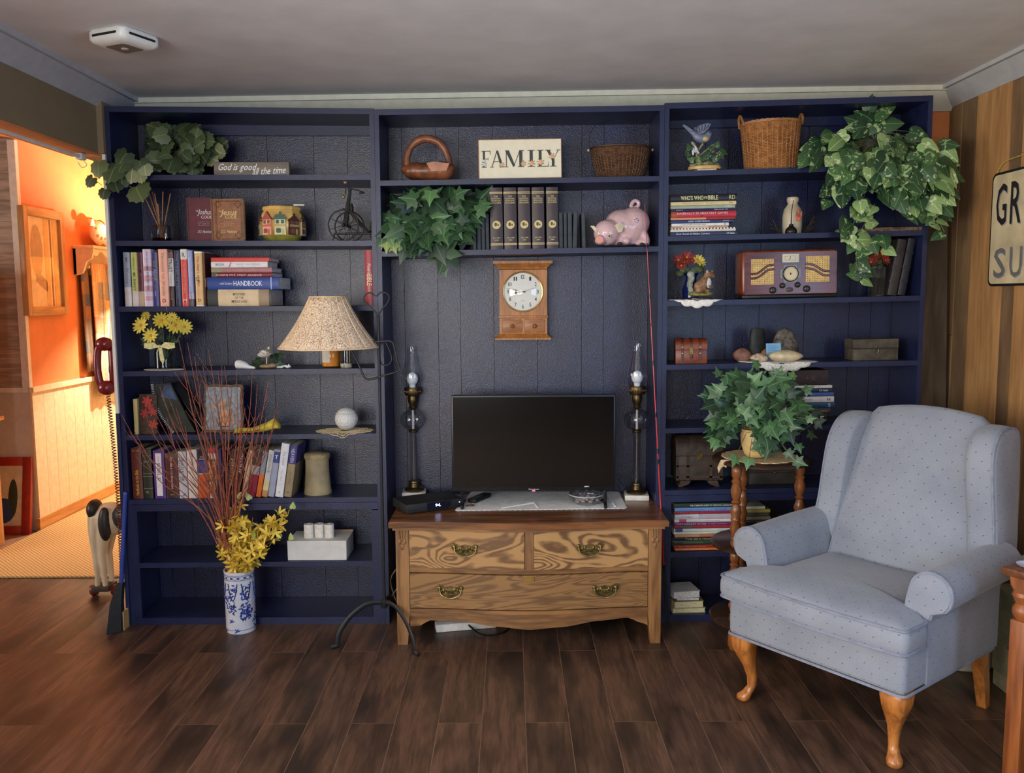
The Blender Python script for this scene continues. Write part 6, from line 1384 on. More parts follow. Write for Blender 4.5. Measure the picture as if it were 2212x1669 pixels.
for (a_, c_), n_ in sprays:
    tip = P(a_, c_, VY - rv.uniform(-0.02, 0.08)) - r.location; bs = Vector((rv.uniform(-0.02, 0.035), rv.uniform(-0.03, 0.02), VH - 0.05)); mid = bs.lerp(tip, 0.5) + Vector(((bs.x - tip.x) * 0.15, 0, 0.01))
    pth = smooth_path([bs, mid, tip], 6); fst.tube(pth, 0.0016, 5)
    for q in range(n_ + 3):
        t_ = 0.30 + 0.65 * q / (n_ + 2); p = pth[min(len(pth) - 1, int(t_ * (len(pth) - 1)))] + Vector((rv.gauss(0, 0.012), rv.gauss(-0.008, 0.012), rv.gauss(0, 0.010)))
        if p.z < VH + 0.01: p.z = VH + rv.uniform(0.01, 0.03)
        nrm = Vector((rv.uniform(-1, 1), rv.uniform(-1, 0.1), rv.uniform(-.3, 1)))
        inst(FM, 'blossom', r, p, facing_rot(nrm, Vector((rv.uniform(-1, 1), 0, rv.uniform(-1, 1)))), rv.uniform(0.034, 0.046))
for (a_, c_) in ((628, 1165), (605, 1160), (632, 1098), (545, 1160), (525, 1125), (512, 1075), (540, 1078)):
    inst(gm, 'leaf', r, P(a_, c_, VY - 0.05) - r.location, facing_rot((rv.uniform(-.4, .4), -1, 0.4), (rv.uniform(-.6, .6), 0, 1)), 0.03)
fst.build('forsythia_stems', mat('forsythia_bark', (104, 80, 40), 0.7), r)

# ================================================================== ornaments
def blob(name, parts, m, parent, voxel=0.004, sm=4, extra=None):
    "organic lump: ellipsoids fused into one skin; parts = [(centre, radii, rotation or None)]"
    mb = MB()
    for p in parts:
        c, r_ = p[0], p[1]; M_ = p[2].to_4x4() if len(p) > 2 and p[2] is not None else None
        mb.sphere(c, r_, 16, 10, M_)
    if extra: extra(mb)
    o = mb.build(name, m, parent, 180)
    rmod = o.modifiers.new('fuse', 'REMESH'); rmod.mode = 'VOXEL'; rmod.voxel_size = voxel; rmod.use_smooth_shade = True
    s = o.modifiers.new('soften', 'SMOOTH'); s.factor = 0.5; s.iterations = sm
    return o
def RY(d): return Matrix.Rotation(radians(d), 3, 'Y')
def RZ(d): return Matrix.Rotation(radians(d), 3, 'Z')
def RXX(d): return Matrix.Rotation(radians(d), 3, 'X')
def on_shelf(u, i, px, Y, py=600):
    x = P(px, py, Y).x; return Vector((x, Y, sz(u, i, x) + 0.0004))
def K(Y): return (Y + 3.76) / 1850.0 * 1.008       # metres per pixel at a depth
def lace_disc(name, label, loc, rx, ry, m, n=16, droop=None, amp=0.06, rz=0.0, holes=False):
    e = []
    N = n * 6
    for k in range(N):
        a = 2 * pi * k / N; q = 1 + amp * abs(sin(a * n / 2)); e.append((rx * q * cos(a), ry * q * sin(a)))
    mb = MB(); rings = []
    for f_ in (0.02, 0.35, 0.7, 0.9, 1.0): rings.append([Vector((x * f_, y * f_, 0.0022 if f_ < 1 else 0.001)) for x, y in e])
    if droop is not None:
        def dz(v):
            if v.y < droop: return Vector((v.x, droop - 0.002 - 0.012 * abs(v.y - droop), v.z - (droop - v.y)))
            return v
        rings = [[dz(v) for v in r_] for r_ in rings]
    mb.loft(rings, cap=False)
    o = mb.build(name, m, None, 40, loc, (0, 0, rz)); s = o.modifiers.new('thickness', 'SOLIDIFY'); s.thickness = 0.0016; s.offset = 1.0
    tag(o, label, 'doily'); return o
M_doily = mat('cream_doily', (226, 222, 210), 0.9, var=0.10, scale=140, bump=0.9, bscale=420)

# ---- top shelf sign
p = on_shelf('L', 0, 543, 0.04, 365); w = (622 - 464) * K(0.04); h = P(543, 350, 0.04).z - p.z
r = thing('wooden_sign', 'small grey-brown plank sign reading God is good all the time', 'sign', p, (0, stilt('L', 0), 0))
MB().rbox(-w / 2, w / 2, 0, 0.03, 0, h, 0.002).build('plank', wood('sign_wood', (134, 122, 106), (108, 98, 86), 'x', 2, 0.6, 3, 0.4), r)
text('God is good', r, -w * 0.19, h * 0.58, w * 0.50, h * 0.62, -0.0006, C(232, 232, 228), 0, 0.35); text('all the time', r, w * 0.24, h * 0.38, w * 0.44, h * 0.5, -0.0006, C(232, 232, 228), -3, 0.35)

# ---- reed diffuser
p = on_shelf('L', 1, 350, 0.07, 500); k = K(0.07)
r = thing('reed_diffuser', 'square glass reed diffuser with seven reeds', 'diffuser', p)
MB().rbox(-17 * k, 17 * k, -0.03, 0.03, 0.0, 34 * k, 0.004).build('bottle', glass('bottle_glass', (214, 216, 220), 0.6), r)
MB().lathe([(0.012, 34 * k), (0.012, 42 * k), (0.014, 43 * k)], 14, cap=False).build('neck', MATS['bottle_glass'], r)
MB().box(-15 * k, 15 * k, -0.027, 0.027, 0.004, 8 * k).build('fragrance_oil', glass('amber_oil', (190, 120, 60), 0.3), r)
M_reed = mat('reed', (168, 118, 82), 0.7, var=0.1)
for i, (a_, c_) in enumerate(((312, 424), (321, 415), (329, 414), (334, 418), (352, 414), (368, 418), (341, 440))):
    t_ = P(a_, c_, 0.05 + 0.01 * (i % 3)) - p; MB().tube([(0.008 * (i - 3) / -3.0, 0.006 * (i % 2), 0.012), t_], 0.0022, 6).build('reed', M_reed, r)

# ---- barrel pot painted with village houses
p = on_shelf('L', 1, 610, 0.10, 480); k = K(0.08); RB = 46 * k; HB = P(610, 447, 0.10).z - p.z
r = thing('village_pot', 'yellow barrel pot painted with little village houses', 'pot', p, (0, 0, radians(9)))
M_ypot = mat('yellow_glaze', (216, 176, 98), 0.25, var=0.10, scale=12)
prf = [(0.66, 0), (0.76, 0.05), (0.93, 0.22), (1.0, 0.45), (0.99, 0.6), (0.92, 0.78), (0.84, 0.86), (0.84, 0.875), (0.89, 0.89), (0.89, 0.95), (0.86, 0.985), (0.80, 1.0), (0.76, 0.98), (0.74, 0.6)]
MB().lathe([(RB * a_, HB * c_) for a_, c_ in prf], 10, M=Matrix.Rotation(radians(18), 4, 'Z')).build('pot_body', M_ypot, r, 30)
MB().lathe([(RB * 0.665, 0), (RB * 0.775, HB * 0.05), (RB * 0.90, HB * 0.16), (RB * 0.90, HB * 0.17)], 10, M=Matrix.Rotation(radians(18), 4, 'Z'), cap=False).build('painted_grass', mat('olive_glaze', (146, 140, 60), 0.3, var=0.1), r, 30)
def house(ang, body, roof, roofpts, win, door, name):
    M_ = Matrix.Rotation(radians(ang), 4, 'Z') @ Matrix.Translation((0, -RB * 0.956, 0))
    hs = MB().prism([(-0.024, HB * 0.17), (0.024, HB * 0.17), (0.022, HB * 0.62), (-0.022, HB * 0.62)], -0.008, 0.004, M=M_).build(name, body, r, 0)
    MB().prism([(a_, HB * c_) for a_, c_ in roofpts], -0.0095, 0.003, M=M_).build('roof', roof, hs, 0)
    wn_ = MB()
    for x_ in (-0.011, 0.011): wn_.prism(rrect(x_ - 0.006, x_ + 0.006, HB * 0.48, HB * 0.58, 0.002, 2), -0.0092, -0.007, M=M_)
    wn_.prism(rrect(-0.017, 0.003, HB * 0.22, HB * 0.35, 0.004, 2), -0.0092, -0.007, M=M_).build('window', win, hs, 0)
    MB().prism(rrect(0.006, 0.016, HB * 0.175, HB * 0.34, 0.004, 2), -0.0095, -0.007, M=M_).build('door', door, hs, 0)
    MB().prism([(-0.022, HB * 0.40), (0.022, HB * 0.40), (0.021, HB * 0.46), (-0.021, HB * 0.46)], -0.0094, -0.007, M=M_).build('awning', door, hs, 0)
house(-36, C(222, 150, 116), C(150, 62, 44), [(-0.030, 0.60), (-0.016, 0.68), (0, 0.83), (0.016, 0.68), (0.030, 0.60)], C(110, 62, 44), C(190, 84, 72), 'pink_house')
house(0, C(206, 206, 150), C(62, 92, 72), [(-0.031, 0.60), (-0.018, 0.73), (-0.004, 0.75), (-0.004, 0.79), (0, 0.83), (0.004, 0.79), (0.004, 0.75), (0.018, 0.73), (0.031, 0.60)], C(58, 84, 72), C(196, 170, 110), 'green_house')
house(36, C(84, 44, 36), C(60, 30, 26), [(-0.028, 0.56), (0, 0.72), (-0.003, 0.76), (0.003, 0.78), (0.004, 0.72), (0.028, 0.56)], C(110, 66, 50), C(150, 130, 84), 'brown_house')
house(-72, C(150, 160, 110), C(110, 66, 44), [(-0.028, 0.56), (0, 0.72), (0.028, 0.56)], C(90, 70, 50), C(190, 150, 100), 'olive_house')
house(72, C(196, 170, 120), C(90, 60, 40), [(-0.028, 0.56), (0, 0.72), (0.028, 0.56)], C(90, 70, 50), C(150, 90, 70), 'tan_house')
pn = P(640, 447, 0.06)
r2 = thing('pen', 'white pen lying across the rim of the village pot', 'pen', (pn.x, 0.06, p.z + HB + 0.0045), (0, 0, radians(6)))
MB().tube([(-0.012, 0, 0), (0.035, 0, 0)], [0.0045, 0.004], 10).build('cap', C(220, 218, 208), r2); MB().tube([(-0.07, 0, 0), (-0.04, 0, 0), (-0.012, 0, 0)], [0.0008, 0.0025, 0.0032], 8).build('barrel', C(90, 90, 92), r2)

# ---- iron bicycle ornament
p = on_shelf('L', 1, 745, 0.06, 500); k = K(0.06)
r = thing('bicycle_ornament', 'rusty iron bicycle ornament with one big spoked wheel', 'ornament', p)
M_rust = mat('dark_iron', (44, 38, 34), 0.55, 0.5, var=0.3, scale=60)
def bp(px, py, y=0.0): q = P(px, py, 0.06) - p; return Vector((q.x, y, q.z))
def wheel(cx, cz, R_, y, n, name, tilt=1.0):
    mb = MB().tube([(cx + R_ * tilt * cos(2 * pi * i / 32), y, cz + R_ * sin(2 * pi * i / 32)) for i in range(32)], 0.0032, 6, closed=True)
    for i in range(n): a_ = 2 * pi * i / n + 0.3; mb.tube([(cx, y, cz), (cx + R_ * tilt * cos(a_), y, cz + R_ * sin(a_))], 0.0014, 5)
    mb.sphere((cx, y, cz), (0.008, 0.01, 0.008), 10, 6); return mb.build(name, M_rust, r)
Rw = 31.5 * k; wheel(0, Rw + 0.0035, Rw, -0.03, 8, 'wheel'); wheel(0.01, Rw + 0.0035, Rw, 0.06, 8, 'wheel')
c0 = bp(803, 510); wheel(c0.x, 22 * k + 0.002, 20 * k, 0.02, 6, 'rear_wheel', 0.25)
MB().tube([(0.0, 0.01, Rw), bp(752, 440), bp(757, 408)], [0.013, 0.009, 0.006], 8).build('upright', M_rust, r)
MB().tube([bp(752, 452), bp(765, 468), bp(780, 485), bp(797, 502)], [0.005, 0.007, 0.008, 0.006], 8).build('frame', M_rust, r)
MB().tube([bp(722, 505), bp(760, 504), bp(803, 504)], 0.0045, 6).tube([bp(722, 505), bp(720, 519)], 0.003, 6).build('axle_bar', M_rust, r)
MB().tube(smooth_path([bp(752, 406), bp(765, 409), bp(775, 411), bp(785, 417)], 3), 0.003, 6).sphere(tuple(bp(781, 416)), (0.012, 0.006, 0.006), 8, 6).tube([bp(747, 420), bp(746, 396)], 0.0024, 6).build('handlebar', M_rust, r)
MB().sphere(tuple(bp(746, 393)), 0.008, 10, 8).build('handle_knob', mat('wood_bead', (190, 140, 106), 0.5), r)
MB().sphere(tuple(bp(742, 425)), (0.007, 0.007, 0.009), 8, 6).build('lantern', mat('dull_brass', (150, 132, 90), 0.4, 0.7), r)
MB().sphere(tuple(bp(760, 452)), (0.008, 0.01, 0.028), 10, 8).tube([bp(740, 450), bp(746, 452), bp(752, 452)], 0.003, 6).build('saddle', M_rust, r)

# ---- daisies in a jar on a doily
p = on_shelf('L', 3, 355, 0.06, 790)
lace_disc('doily', 'white doily under the jar of yellow daisies', p, 0.085, 0.05, M_doily, 14)
p = p + Vector((0, 0.0, 0.005)); k = K(0.06)
r = thing('daisy_jar', 'glass jar of yellow daisies tied with a lace bow', 'flower jar', p)
MB().lathe([(17 * k, 0), (19 * k, 0.004), (19 * k, 36 * k), (16 * k, 43 * k), (17 * k, 48 * k)], 24, cap=False).build('jar', glass('jar_glass', (196, 206, 200), 0.6), r)
yp = leaf_mat('daisy_yellow', (206, 180, 48), (226, 206, 84), None, 0.6); dmsh = MB()
for q in range(13):
    a_ = 2 * pi * q / 13; M_ = Matrix.Rotation(a_, 4, 'Z') @ Matrix.Rotation(radians(14 + 8 * (q % 2)), 4, 'X'); pts = PETAL + [(-x, y) for x, y in reversed(PETAL[1:-1])]
    vs_ = [M_ @ Vector((x * 0.95, y, -0.1 * y * y)) for x, y in pts]; n_ = len(vs_); dmsh.add(vs_ + [M_ @ Vector((0, 0.5, 0.03))], [(i, (i + 1) % n_, n_) for i in range(n_)])
DM = dmsh.mesh('daisy_petals', yp, 30); DC = MB().sphere((0, 0, 0.05), (0.2, 0.2, 0.12), 12, 8).mesh('daisy_centre', mat('daisy_orange', (200, 140, 40), 0.7), 60)
def bloom(root, pos, size, nrm, me=DM, ce=DC, tip=(0, 0, 1)):
    R_ = facing_rot(nrm, tip); o = inst(me, 'flower', root, pos, R_, size); c_ = inst(ce, 'flower_centre', o, (0, 0, 0), (0, 0, 0), 1); return o
stm = MB()
for i, (a_, c_, s_, nx) in enumerate(((305, 703, 20, -.3), (349, 692, 19, .1), (379, 702, 20, .2), (326, 725, 18, -.1), (398, 706, 18, .7), (316, 682, 12, -.2), (372, 685, 12, .3))):
    q = P(a_, c_, 0.03 + 0.01 * (i % 3)) - p; bloom(r, q, s_ * k, (nx, -1, 0.35 - 0.1 * (i % 3))); stm.tube([(0.004 * (i - 3), 0, 0.03), (q * 0.5) + Vector((0, 0.01, 0.02)), q + Vector((0, 0.004, 0))], 0.0016, 5)
stm.build('stems', M_stem, r)
for (a_, c_) in ((340, 725), (360, 728), (350, 712), (330, 740), (370, 738), (318, 742), (385, 722), (345, 735)): put_leaf(r, LM_ivy_d, P(a_, c_, 0.06), 0.035, p + Vector((0, 0, 0.09)))
M_rib = mat('lace_ribbon', (206, 200, 140), 0.8, var=0.15, scale=120); bw = MB()
for s_ in (-1, 1):
    bw.prism([(0, 48 * k), (s_ * 12 * k, 58 * k), (s_ * 32 * k, 56 * k), (s_ * 33 * k, 46 * k), (s_ * 20 * k, 43 * k)], -0.044, -0.041)
bw.prism([(-3 * k, 47 * k), (5 * k, 47 * k), (9 * k, 20 * k), (6 * k, 12 * k), (0, 20 * k)], -0.043, -0.041).sphere((0, -0.043, 49 * k), (0.008, 0.005, 0.008), 10, 6).build('lace_bow', M_rib, r)

# ---- porcelain rose on lace with a white cloth roll
p = on_shelf('L', 3, 576, 0.07, 790); k = K(0.07)
r = thing('rose_figurine', 'white porcelain rose figurine with green leaves', 'figurine', p)
blob('base', [((0.0, 0, 0.010), (0.038, 0.026, 0.011), None), ((0.028, 0, 0.013), (0.02, 0.02, 0.012), None)], mat('bisque_base', (140, 118, 88), 0.5, var=0.2), r, 0.003, 2)
rs = MB(); rc0 = Vector((-0.005, -0.01, 0.062))
for i in range(12):
    a_ = i * 2.4; rr = 0.004 + 0.0018 * i; t_ = 0.5 + 0.06 * i
    M_ = Matrix.Translation(rc0 + Vector((rr * cos(a_), rr * sin(a_) * 0.8, 0.010 - 0.0015 * i))) @ Matrix.Rotation(a_, 4, 'Z') @ Matrix.Rotation(t_, 4, 'Y')
    rs.sphere((0, 0, 0), (0.004, 0.013 + 0.0004 * i, 0.016), 10, 6, M=M_)
rs.v = [tuple(v) for v in rs.v]; rs.build('rose', mat('white_porcelain', (222, 214, 204), 0.3, var=0.04), r)
MB().sphere((0.012, 0.0, 0.09), (0.006, 0.006, 0.008), 8, 6).tube([(0.0, 0, 0.02), (0.002, 0, 0.05)], 0.003, 6).build('bud', mat('pale_yellow', (214, 206, 130), 0.4), r)
for a_, c_ in ((596, 775), (600, 785), (590, 765), (555, 782), (562, 776), (598, 768)): put_leaf(r, LM_ivy_d, P(a_, c_, 0.06), 0.04, p + Vector((0, 0, 0.03)))
q = on_shelf('L', 3, 528, 0.05, 790)
cl = thing('rolled_napkin', 'rolled white napkin lying on the shelf beside the rose', 'napkin', q, (0, 0, radians(-10)))
MB().tube([(-0.034, 0, 0.020), (-0.02, 0, 0.0205), (0.0, 0, 0.017), (0.022, 0, 0.009), (0.05, 0, 0.005)], [0.0195, 0.020, 0.0165, 0.009, 0.0045], 14, flat=1.2).build('cloth', M_lace, cl)
MB().tube([(-0.0346, -0.004, 0.018), (-0.0352, -0.004, 0.018)], 0.008, 10).build('rolled_end', mat('cream_fold', (206, 190, 150), 0.8), cl)
q = on_shelf('L', 3, 612, 0.05, 790)
tag(MB().tube(smooth_path([(-0.03, 0.01, 0.004), (-0.01, 0, 0.005), (0.005, 0.004, 0.009), (0.02, 0, 0.006), (0.03, 0, 0.012)], 4), [0.003, 0.003, 0.004, 0.004, 0.005, 0.006, 0.005, 0.004, 0.005, 0.006, 0.006, 0.006, 0.006, 0.006, 0.008, 0.009, 0.009][:17], 8).build('lace_scrap', M_lace, None, 40, q + Vector((0, 0, 0.0015))), 'twisted white lace scrap right of the porcelain rose', 'lace')
# ---- candle jar and shot glass
p = on_shelf('L', 3, 715.5, 0.09, 790); k = K(0.09)
r = thing('candle_jar', 'amber candle jar with white label below the lamp shade', 'candle', p)
MB().lathe([(18.5 * k, 0), (19.5 * k, 0.004), (19.5 * k, 50 * k), (18 * k, 52 * k)], 28, cap=False).lathe([(0, 0.001), (19.5 * k, 0.004)], 28, cap=False).build('jar', glass('amber_glass', (250, 226, 186), 0.4), r)
MB().lathe([(18.6 * k, 0.006), (18.6 * k, 40 * k), (0, 40 * k)], 24).build('wax', mat('amber_wax', (226, 176, 100), 0.5, var=0.05), r)
lb = MB(); rr = 19.8 * k
lb.loft([[Vector((rr * cos(a_), rr * sin(a_), z_)) for a_ in [radians(-150 + 8 * i) for i in range(9)]] for z_ in (11 * k, 46 * k)], cap=False, closed=False)
lb.build('label', C(206, 196, 180), r, 60)
p = on_shelf('L', 3, 748, 0.05, 790); k = K(0.05)
r = thing('shot_glass', 'heavy-based clear tumbler beside the candle jar', 'glass', p)
MB().lathe([(0.0, 0.0), (11.5 * k, 0.001), (12.5 * k, 0.006), (12.5 * k, 0.02)], 20).build('glass_base', mat('thick_glass', (186, 182, 168), 0.08, 0.3, var=0.3, scale=60), r)
MB().lathe([(12 * k, 0.02), (12.5 * k, 46 * k)], 20, cap=False).build('glass_wall', glass('tumbler_glass', (224, 226, 224), 0.6), r)

# ---- fifth shelf: books facing out, spiral book, cat plaque, packet, golf ball
p = on_shelf('L', 4, 293, 0.03, 930); h = P(293, 862, 0.03).z - p.z
book('thin cream edged book standing at the hall end of the fifth shelf', p + Vector((0.003, 0, 0)), (0, 0, 0), 0.018, h, 0.14, (196, 180, 120), [], [])
p = on_shelf('L', 4, 301, 0.035, 930); k = K(0.035); w = 40 * k; h = P(318, 851, 0.035).z - p.z
r = thing('flower_book', 'dark brown book with red flowers on its cover', 'book', p, (radians(-4), 0, radians(-4)))
MB().rbox(0, w, 0, 0.014, 0, h, 0.001, 1).build('cover', mat('flower_cover', (58, 40, 28), 0.5, var=0.3, scale=50), r)
fp = leaf_mat('red_petal', (150, 40, 36), (186, 60, 48), None, 0.6); rmsh = MB()
for q in range(6):
    M_ = Matrix.Rotation(pi / 3 * q, 4, 'Z'); pts = PETAL + [(-x, y) for x, y in reversed(PETAL[1:-1])]; vs_ = [M_ @ Vector((x * 1.4, y, 0.0)) for x, y in pts]; n_ = len(vs_); rmsh.add(vs_ + [M_ @ Vector((0, 0.5, 0.02))], [(i, (i + 1) % n_, n_) for i in range(n_)])
RM_ = rmsh.mesh('printed_flower', fp, 0)
for x_, z_, s_ in ((0.45, 0.82, 0.026), (0.32, 0.52, 0.024), (0.75, 0.56, 0.022), (0.78, 0.24, 0.024), (0.6, 0.7, 0.018)): inst(RM_, 'printed_flower', r, (w * x_, -0.0015, h * z_), facing_rot((0, -1, 0), (0.3, 0, 1)), (s_, s_, s_ * 0.1))
p = on_shelf('L', 4, 378, 0.05, 930); k = K(0.05); h = P(350, 831, 0.05).z - p.z
sp_ = thing('spiral_book', 'dark spiral-bound book slumping with white coil edge', 'book', p)
le = [(-45, 106), (-41, 80), (-34, 50), (-20, 24), (-4, 2)]
pl_ = [(a_ * k, c_ * k) for a_, c_ in reversed(le)] + [(-20 * k, 108 * k), (-5 * k, 109 * k), (12 * k, 70 * k), (30 * k, 30 * k), (44 * k, 2 * k)]
MB().prism(pl_, 0.0, 0.010).build('cover', mat('landscape_cover', (34, 40, 34), 0.4, var=0.5, scale=14), sp_)
MB().prism([(-18 * k, 104 * k), (-6 * k, 105 * k), (8 * k, 72 * k), (-28 * k, 80 * k)], -0.0008, 0.002).build('cover_sky', mat('landscape_sky', (48, 66, 96), 0.5, var=0.4, scale=20), sp_)
cp_ = smooth_path([(a_ * k, 0.004, c_ * k) for a_, c_ in le], 8); co_ = MB()
for i, q in enumerate(cp_):
    d_ = (cp_[min(i + 1, len(cp_) - 1)] - cp_[max(i - 1, 0)]).normalized(); nrm = Vector((-d_.z, 0, d_.x))
    co_.tube([q + nrm * (0.006 * cos(a_)) + Vector((0, -0.001 + 0.008 * sin(a_), 0)) for a_ in [2 * pi * j / 8 for j in range(8)]], 0.0014, 4, closed=True)
co_.build('wire_coil', C(214, 212, 216), sp_)
p = on_shelf('L', 4, 432, 0.11, 930); k = K(0.11); h = P(390, 823, 0.11).z - p.z
book('black folder leaning behind the spiral book', p + Vector((0.012, 0, 0.002)), (0, radians(-33), 0), 0.012, h * 1.12, 0.1, (18, 19, 22), [], [], rough=0.25, name='folder', cat='folder')
p = on_shelf('L', 4, 483, 0.055, 930); k = K(0.055); h = P(483, 831, 0.055).z - p.z
r = thing('cat_plaque', 'grey slate plaque with a painted cat behind the twigs', 'plaque', p + Vector((0, 0, 0.001)), (radians(-6), 0, 0))
w = 42 * k; M_plq = mat('pale_slate', (134, 140, 144), 0.7, var=0.15, scale=60); rg = random.Random(4)
pts = []
for (a_, b2) in (((-w, 0), (w, 0)), ((w, 0), (w, h)), ((w, h), (-w, h)), ((-w, h), (-w, 0))):
    for i in range(14): t_ = i / 14; pts.append((a_[0] + (b2[0] - a_[0]) * t_ + rg.uniform(-.003, .003), max(0, a_[1] + (b2[1] - a_[1]) * t_ + rg.uniform(-.003, .003))))
MB().prism(pts, 0, 0.014).build('backing', mat('brown_backing', (86, 66, 50), 0.7, var=0.4, scale=60), r, 0)
MB().prism([(x * 0.88, 0.012 + z_ * 0.89) for x, z_ in pts], -0.004, 0.002).build('slate', M_plq, r, 0)
M_cat = mat('tan_painted', (176, 128, 96), 0.6, var=0.2, scale=60)
cat_ = MB().prism([(0.0 + a_, c_) for a_, c_ in ((-0.012, 0.03), (-0.02, 0.06), (-0.012, 0.095), (-0.008, 0.12), (0.01, 0.12), (0.02, 0.09), (0.035, 0.06), (0.036, 0.03))], -0.006, -0.003)
cat_.prism([(-0.012, 0.115), (-0.018, 0.15), (-0.008, 0.14), (0.004, 0.14), (0.014, 0.15), (0.012, 0.115)], -0.006, -0.003).prism([(0.04, 0.03), (0.052, 0.04), (0.05, 0.075), (0.036, 0.11), (0.03, 0.105), (0.042, 0.07), (0.042, 0.05)], -0.006, -0.003)
cat_.prism([(-0.05, 0.11), (-0.03, 0.112), (-0.04, 0.13)], -0.006, -0.003).build('painted_cat', M_cat, r, 0)
ln = MB().tube([(-0.02, -0.0055, 0.03), (-0.03, -0.0055, 0.055), (-0.02, -0.0055, 0.07), (-0.012, -0.0055, 0.06)], 0.001, 4).tube([(-0.02, -0.0055, 0.028), (0.03, -0.0055, 0.028)], 0.0012, 4)
for s_ in range(5): ln.tube([(0.02 + 0.003 * s_, -0.0062, 0.05 + 0.012 * s_), (0.028 + 0.003 * s_, -0.0062, 0.052 + 0.012 * s_)], 0.0008, 4)
ln.build('painted_lines', C(44, 36, 34), r)
p = on_shelf('L', 4, 556, 0.03, 930); k = K(0.03)
r = thing('snack_packet', 'crumpled yellow packet lying on the fifth shelf', 'packet', p, (0, 0, radians(4)))
pk = MB(); rg = random.Random(9); rings = []
for i, (x_, hh, zz_) in enumerate(((-49, 4, 0), (-44, 14, 0), (-30, 12, 1), (-12, 11, 2), (8, 16, 3), (26, 24, 5), (38, 26, 7), (47, 12, 9), (49, 4, 10))):
    rings.append([Vector((x_ * k, 0.03 * cos(a_) * (1 if i % 8 else 0.6), (zz_ + hh / 2) * k + hh / 2 * k * sin(a_) * rg.uniform(0.8, 1.1))) for a_ in [2 * pi * j / 10 for j in range(10)]])
mz = min(v.z for q in rings for v in q); rings = [[Vector((v.x, v.y, max(0, v.z - max(0, mz)))) for v in q] for q in rings]
pk.loft(rings).build('wrapper', mat('packet_yellow', (206, 186, 72), 0.4, var=0.2, scale=30, bump=0.5, bscale=40), r, 40)
MB().prism([(-0.008, 0.008), (0.012, 0.014), (0.02, 0.022), (0.0, 0.022)], -0.034, -0.03).prism([(-0.04, 0.008), (-0.02, 0.006), (-0.022, 0.02)], -0.033, -0.029).build('printed_picture', C(150, 70, 40), r, 0)
# golf ball on crocheted mat
p = on_shelf('L', 4, 745, 0.07, 925); k = K(0.07)
r = thing('crochet_mat', 'open crocheted beige mat under the white ball', 'doily', p)
cr = MB()
def flat_or_droop(x, y):
    yy = y; z_ = 0.003
    if p.y + y < -0.002: z_ = 0.003 - (-(p.y + y) - 0.002); yy = -p.y - 0.004
    return Vector((x, yy, z_))
def crot(t, f_): return 0.125 * f_ * cos(t), 0.085 * f_ * sin(t) * (1 + 0.06 * cos(8 * t))
for f_ in (0.3, 0.45, 0.6, 0.74, 0.88, 1.0): cr.tube([flat_or_droop(*crot(2 * pi * i / 64, f_ + (0.035 if i % 4 < 2 else -0.02) * (f_ > 0.5))) for i in range(64)], 0.0021, 5, closed=True)
for i in range(32):
    t_ = 2 * pi * i / 32; cr.tube([flat_or_droop(*crot(t_ + 0.06 * (j % 2), 0.2 + 0.16 * j)) for j in range(6)], 0.0017, 4)
cr.build('crochet_work', mat('crochet', (196, 178, 140), 0.9, var=0.1), r)
m, nt, b = base('dimpled_white'); v = coords(nt); vo = nd(nt, 'ShaderNodeTexVoronoi'); vo.inputs['Scale'].default_value = 150; vo.inputs['Randomness'].default_value = 0.25; nt.links.new(v, vo.inputs['Vector'])
nt.links.new(ramp(nt, vo.outputs['Distance'], [(0.0, (206, 206, 204)), (0.6, (226, 226, 222))]), b.inputs['Base Color']); b.inputs['Roughness'].default_value = 0.4; add_bump(nt, b, vo.outputs['Distance'], 0.9, 0.004)
q = p + Vector((0.008, 0, 0.006 + 24.5 * k)); r = thing('ball_ornament', 'large white dimpled golf ball ornament on the crochet mat', 'ornament', q - Vector((0, 0, 24.5 * k)))
MB().sphere((0, 0, 24.5 * k), 24.5 * k, 36, 24).build('ball', m, r); MB().tube([(24.5 * k * 0.875 * cos(2 * pi * i / 40), 24.5 * k * 0.875 * sin(2 * pi * i / 40), 24.5 * k * 1.49) for i in range(40)], 0.0007, 4, closed=True).build('lid_seam', C(160, 158, 152), r)
# ---- stoneware pot on the sixth shelf
p = on_shelf('L', 5, 687, 0.09, 1060); k = K(0.09); h = P(687, 976, 0.09).z - p.z
r = thing('stoneware_jar', 'pale stoneware jar with a crinkled lid at the end of the leaning books', 'jar', p)
MB().lathe([(29 * k, 0), (30 * k, 0.004), (28 * k, h * 0.15), (25.5 * k, h * 0.5), (25 * k, h * 0.80), (26 * k, h * 0.84), (26 * k, h * 0.88)], 32).build('jar_body', mat('stoneware', (150, 136, 104), 0.7, var=0.14, scale=14, bump=0.4, bscale=90), r, 60)
MB().lathe([(27 * k, h * 0.86), (28 * k, h * 0.92), (26 * k, h * 0.975), (14 * k, h), (0, h * 1.005)], 32).build('lid', mat('stoneware_lid', (144, 128, 94), 0.75, var=0.2, scale=24, bump=0.6, bscale=70), r, 60)
MB().tube(smooth_path([(26 * k * cos(a_) * 1.0, 26 * k * sin(a_) * 1.0, h * (0.93 + 0.03 * sin(5 * a_))) for a_ in [2 * pi * i / 16 for i in range(16)]], 3, True), 0.002, 5, closed=True).build('vine_tie', mat('vine_brown', (96, 80, 52), 0.8), r)
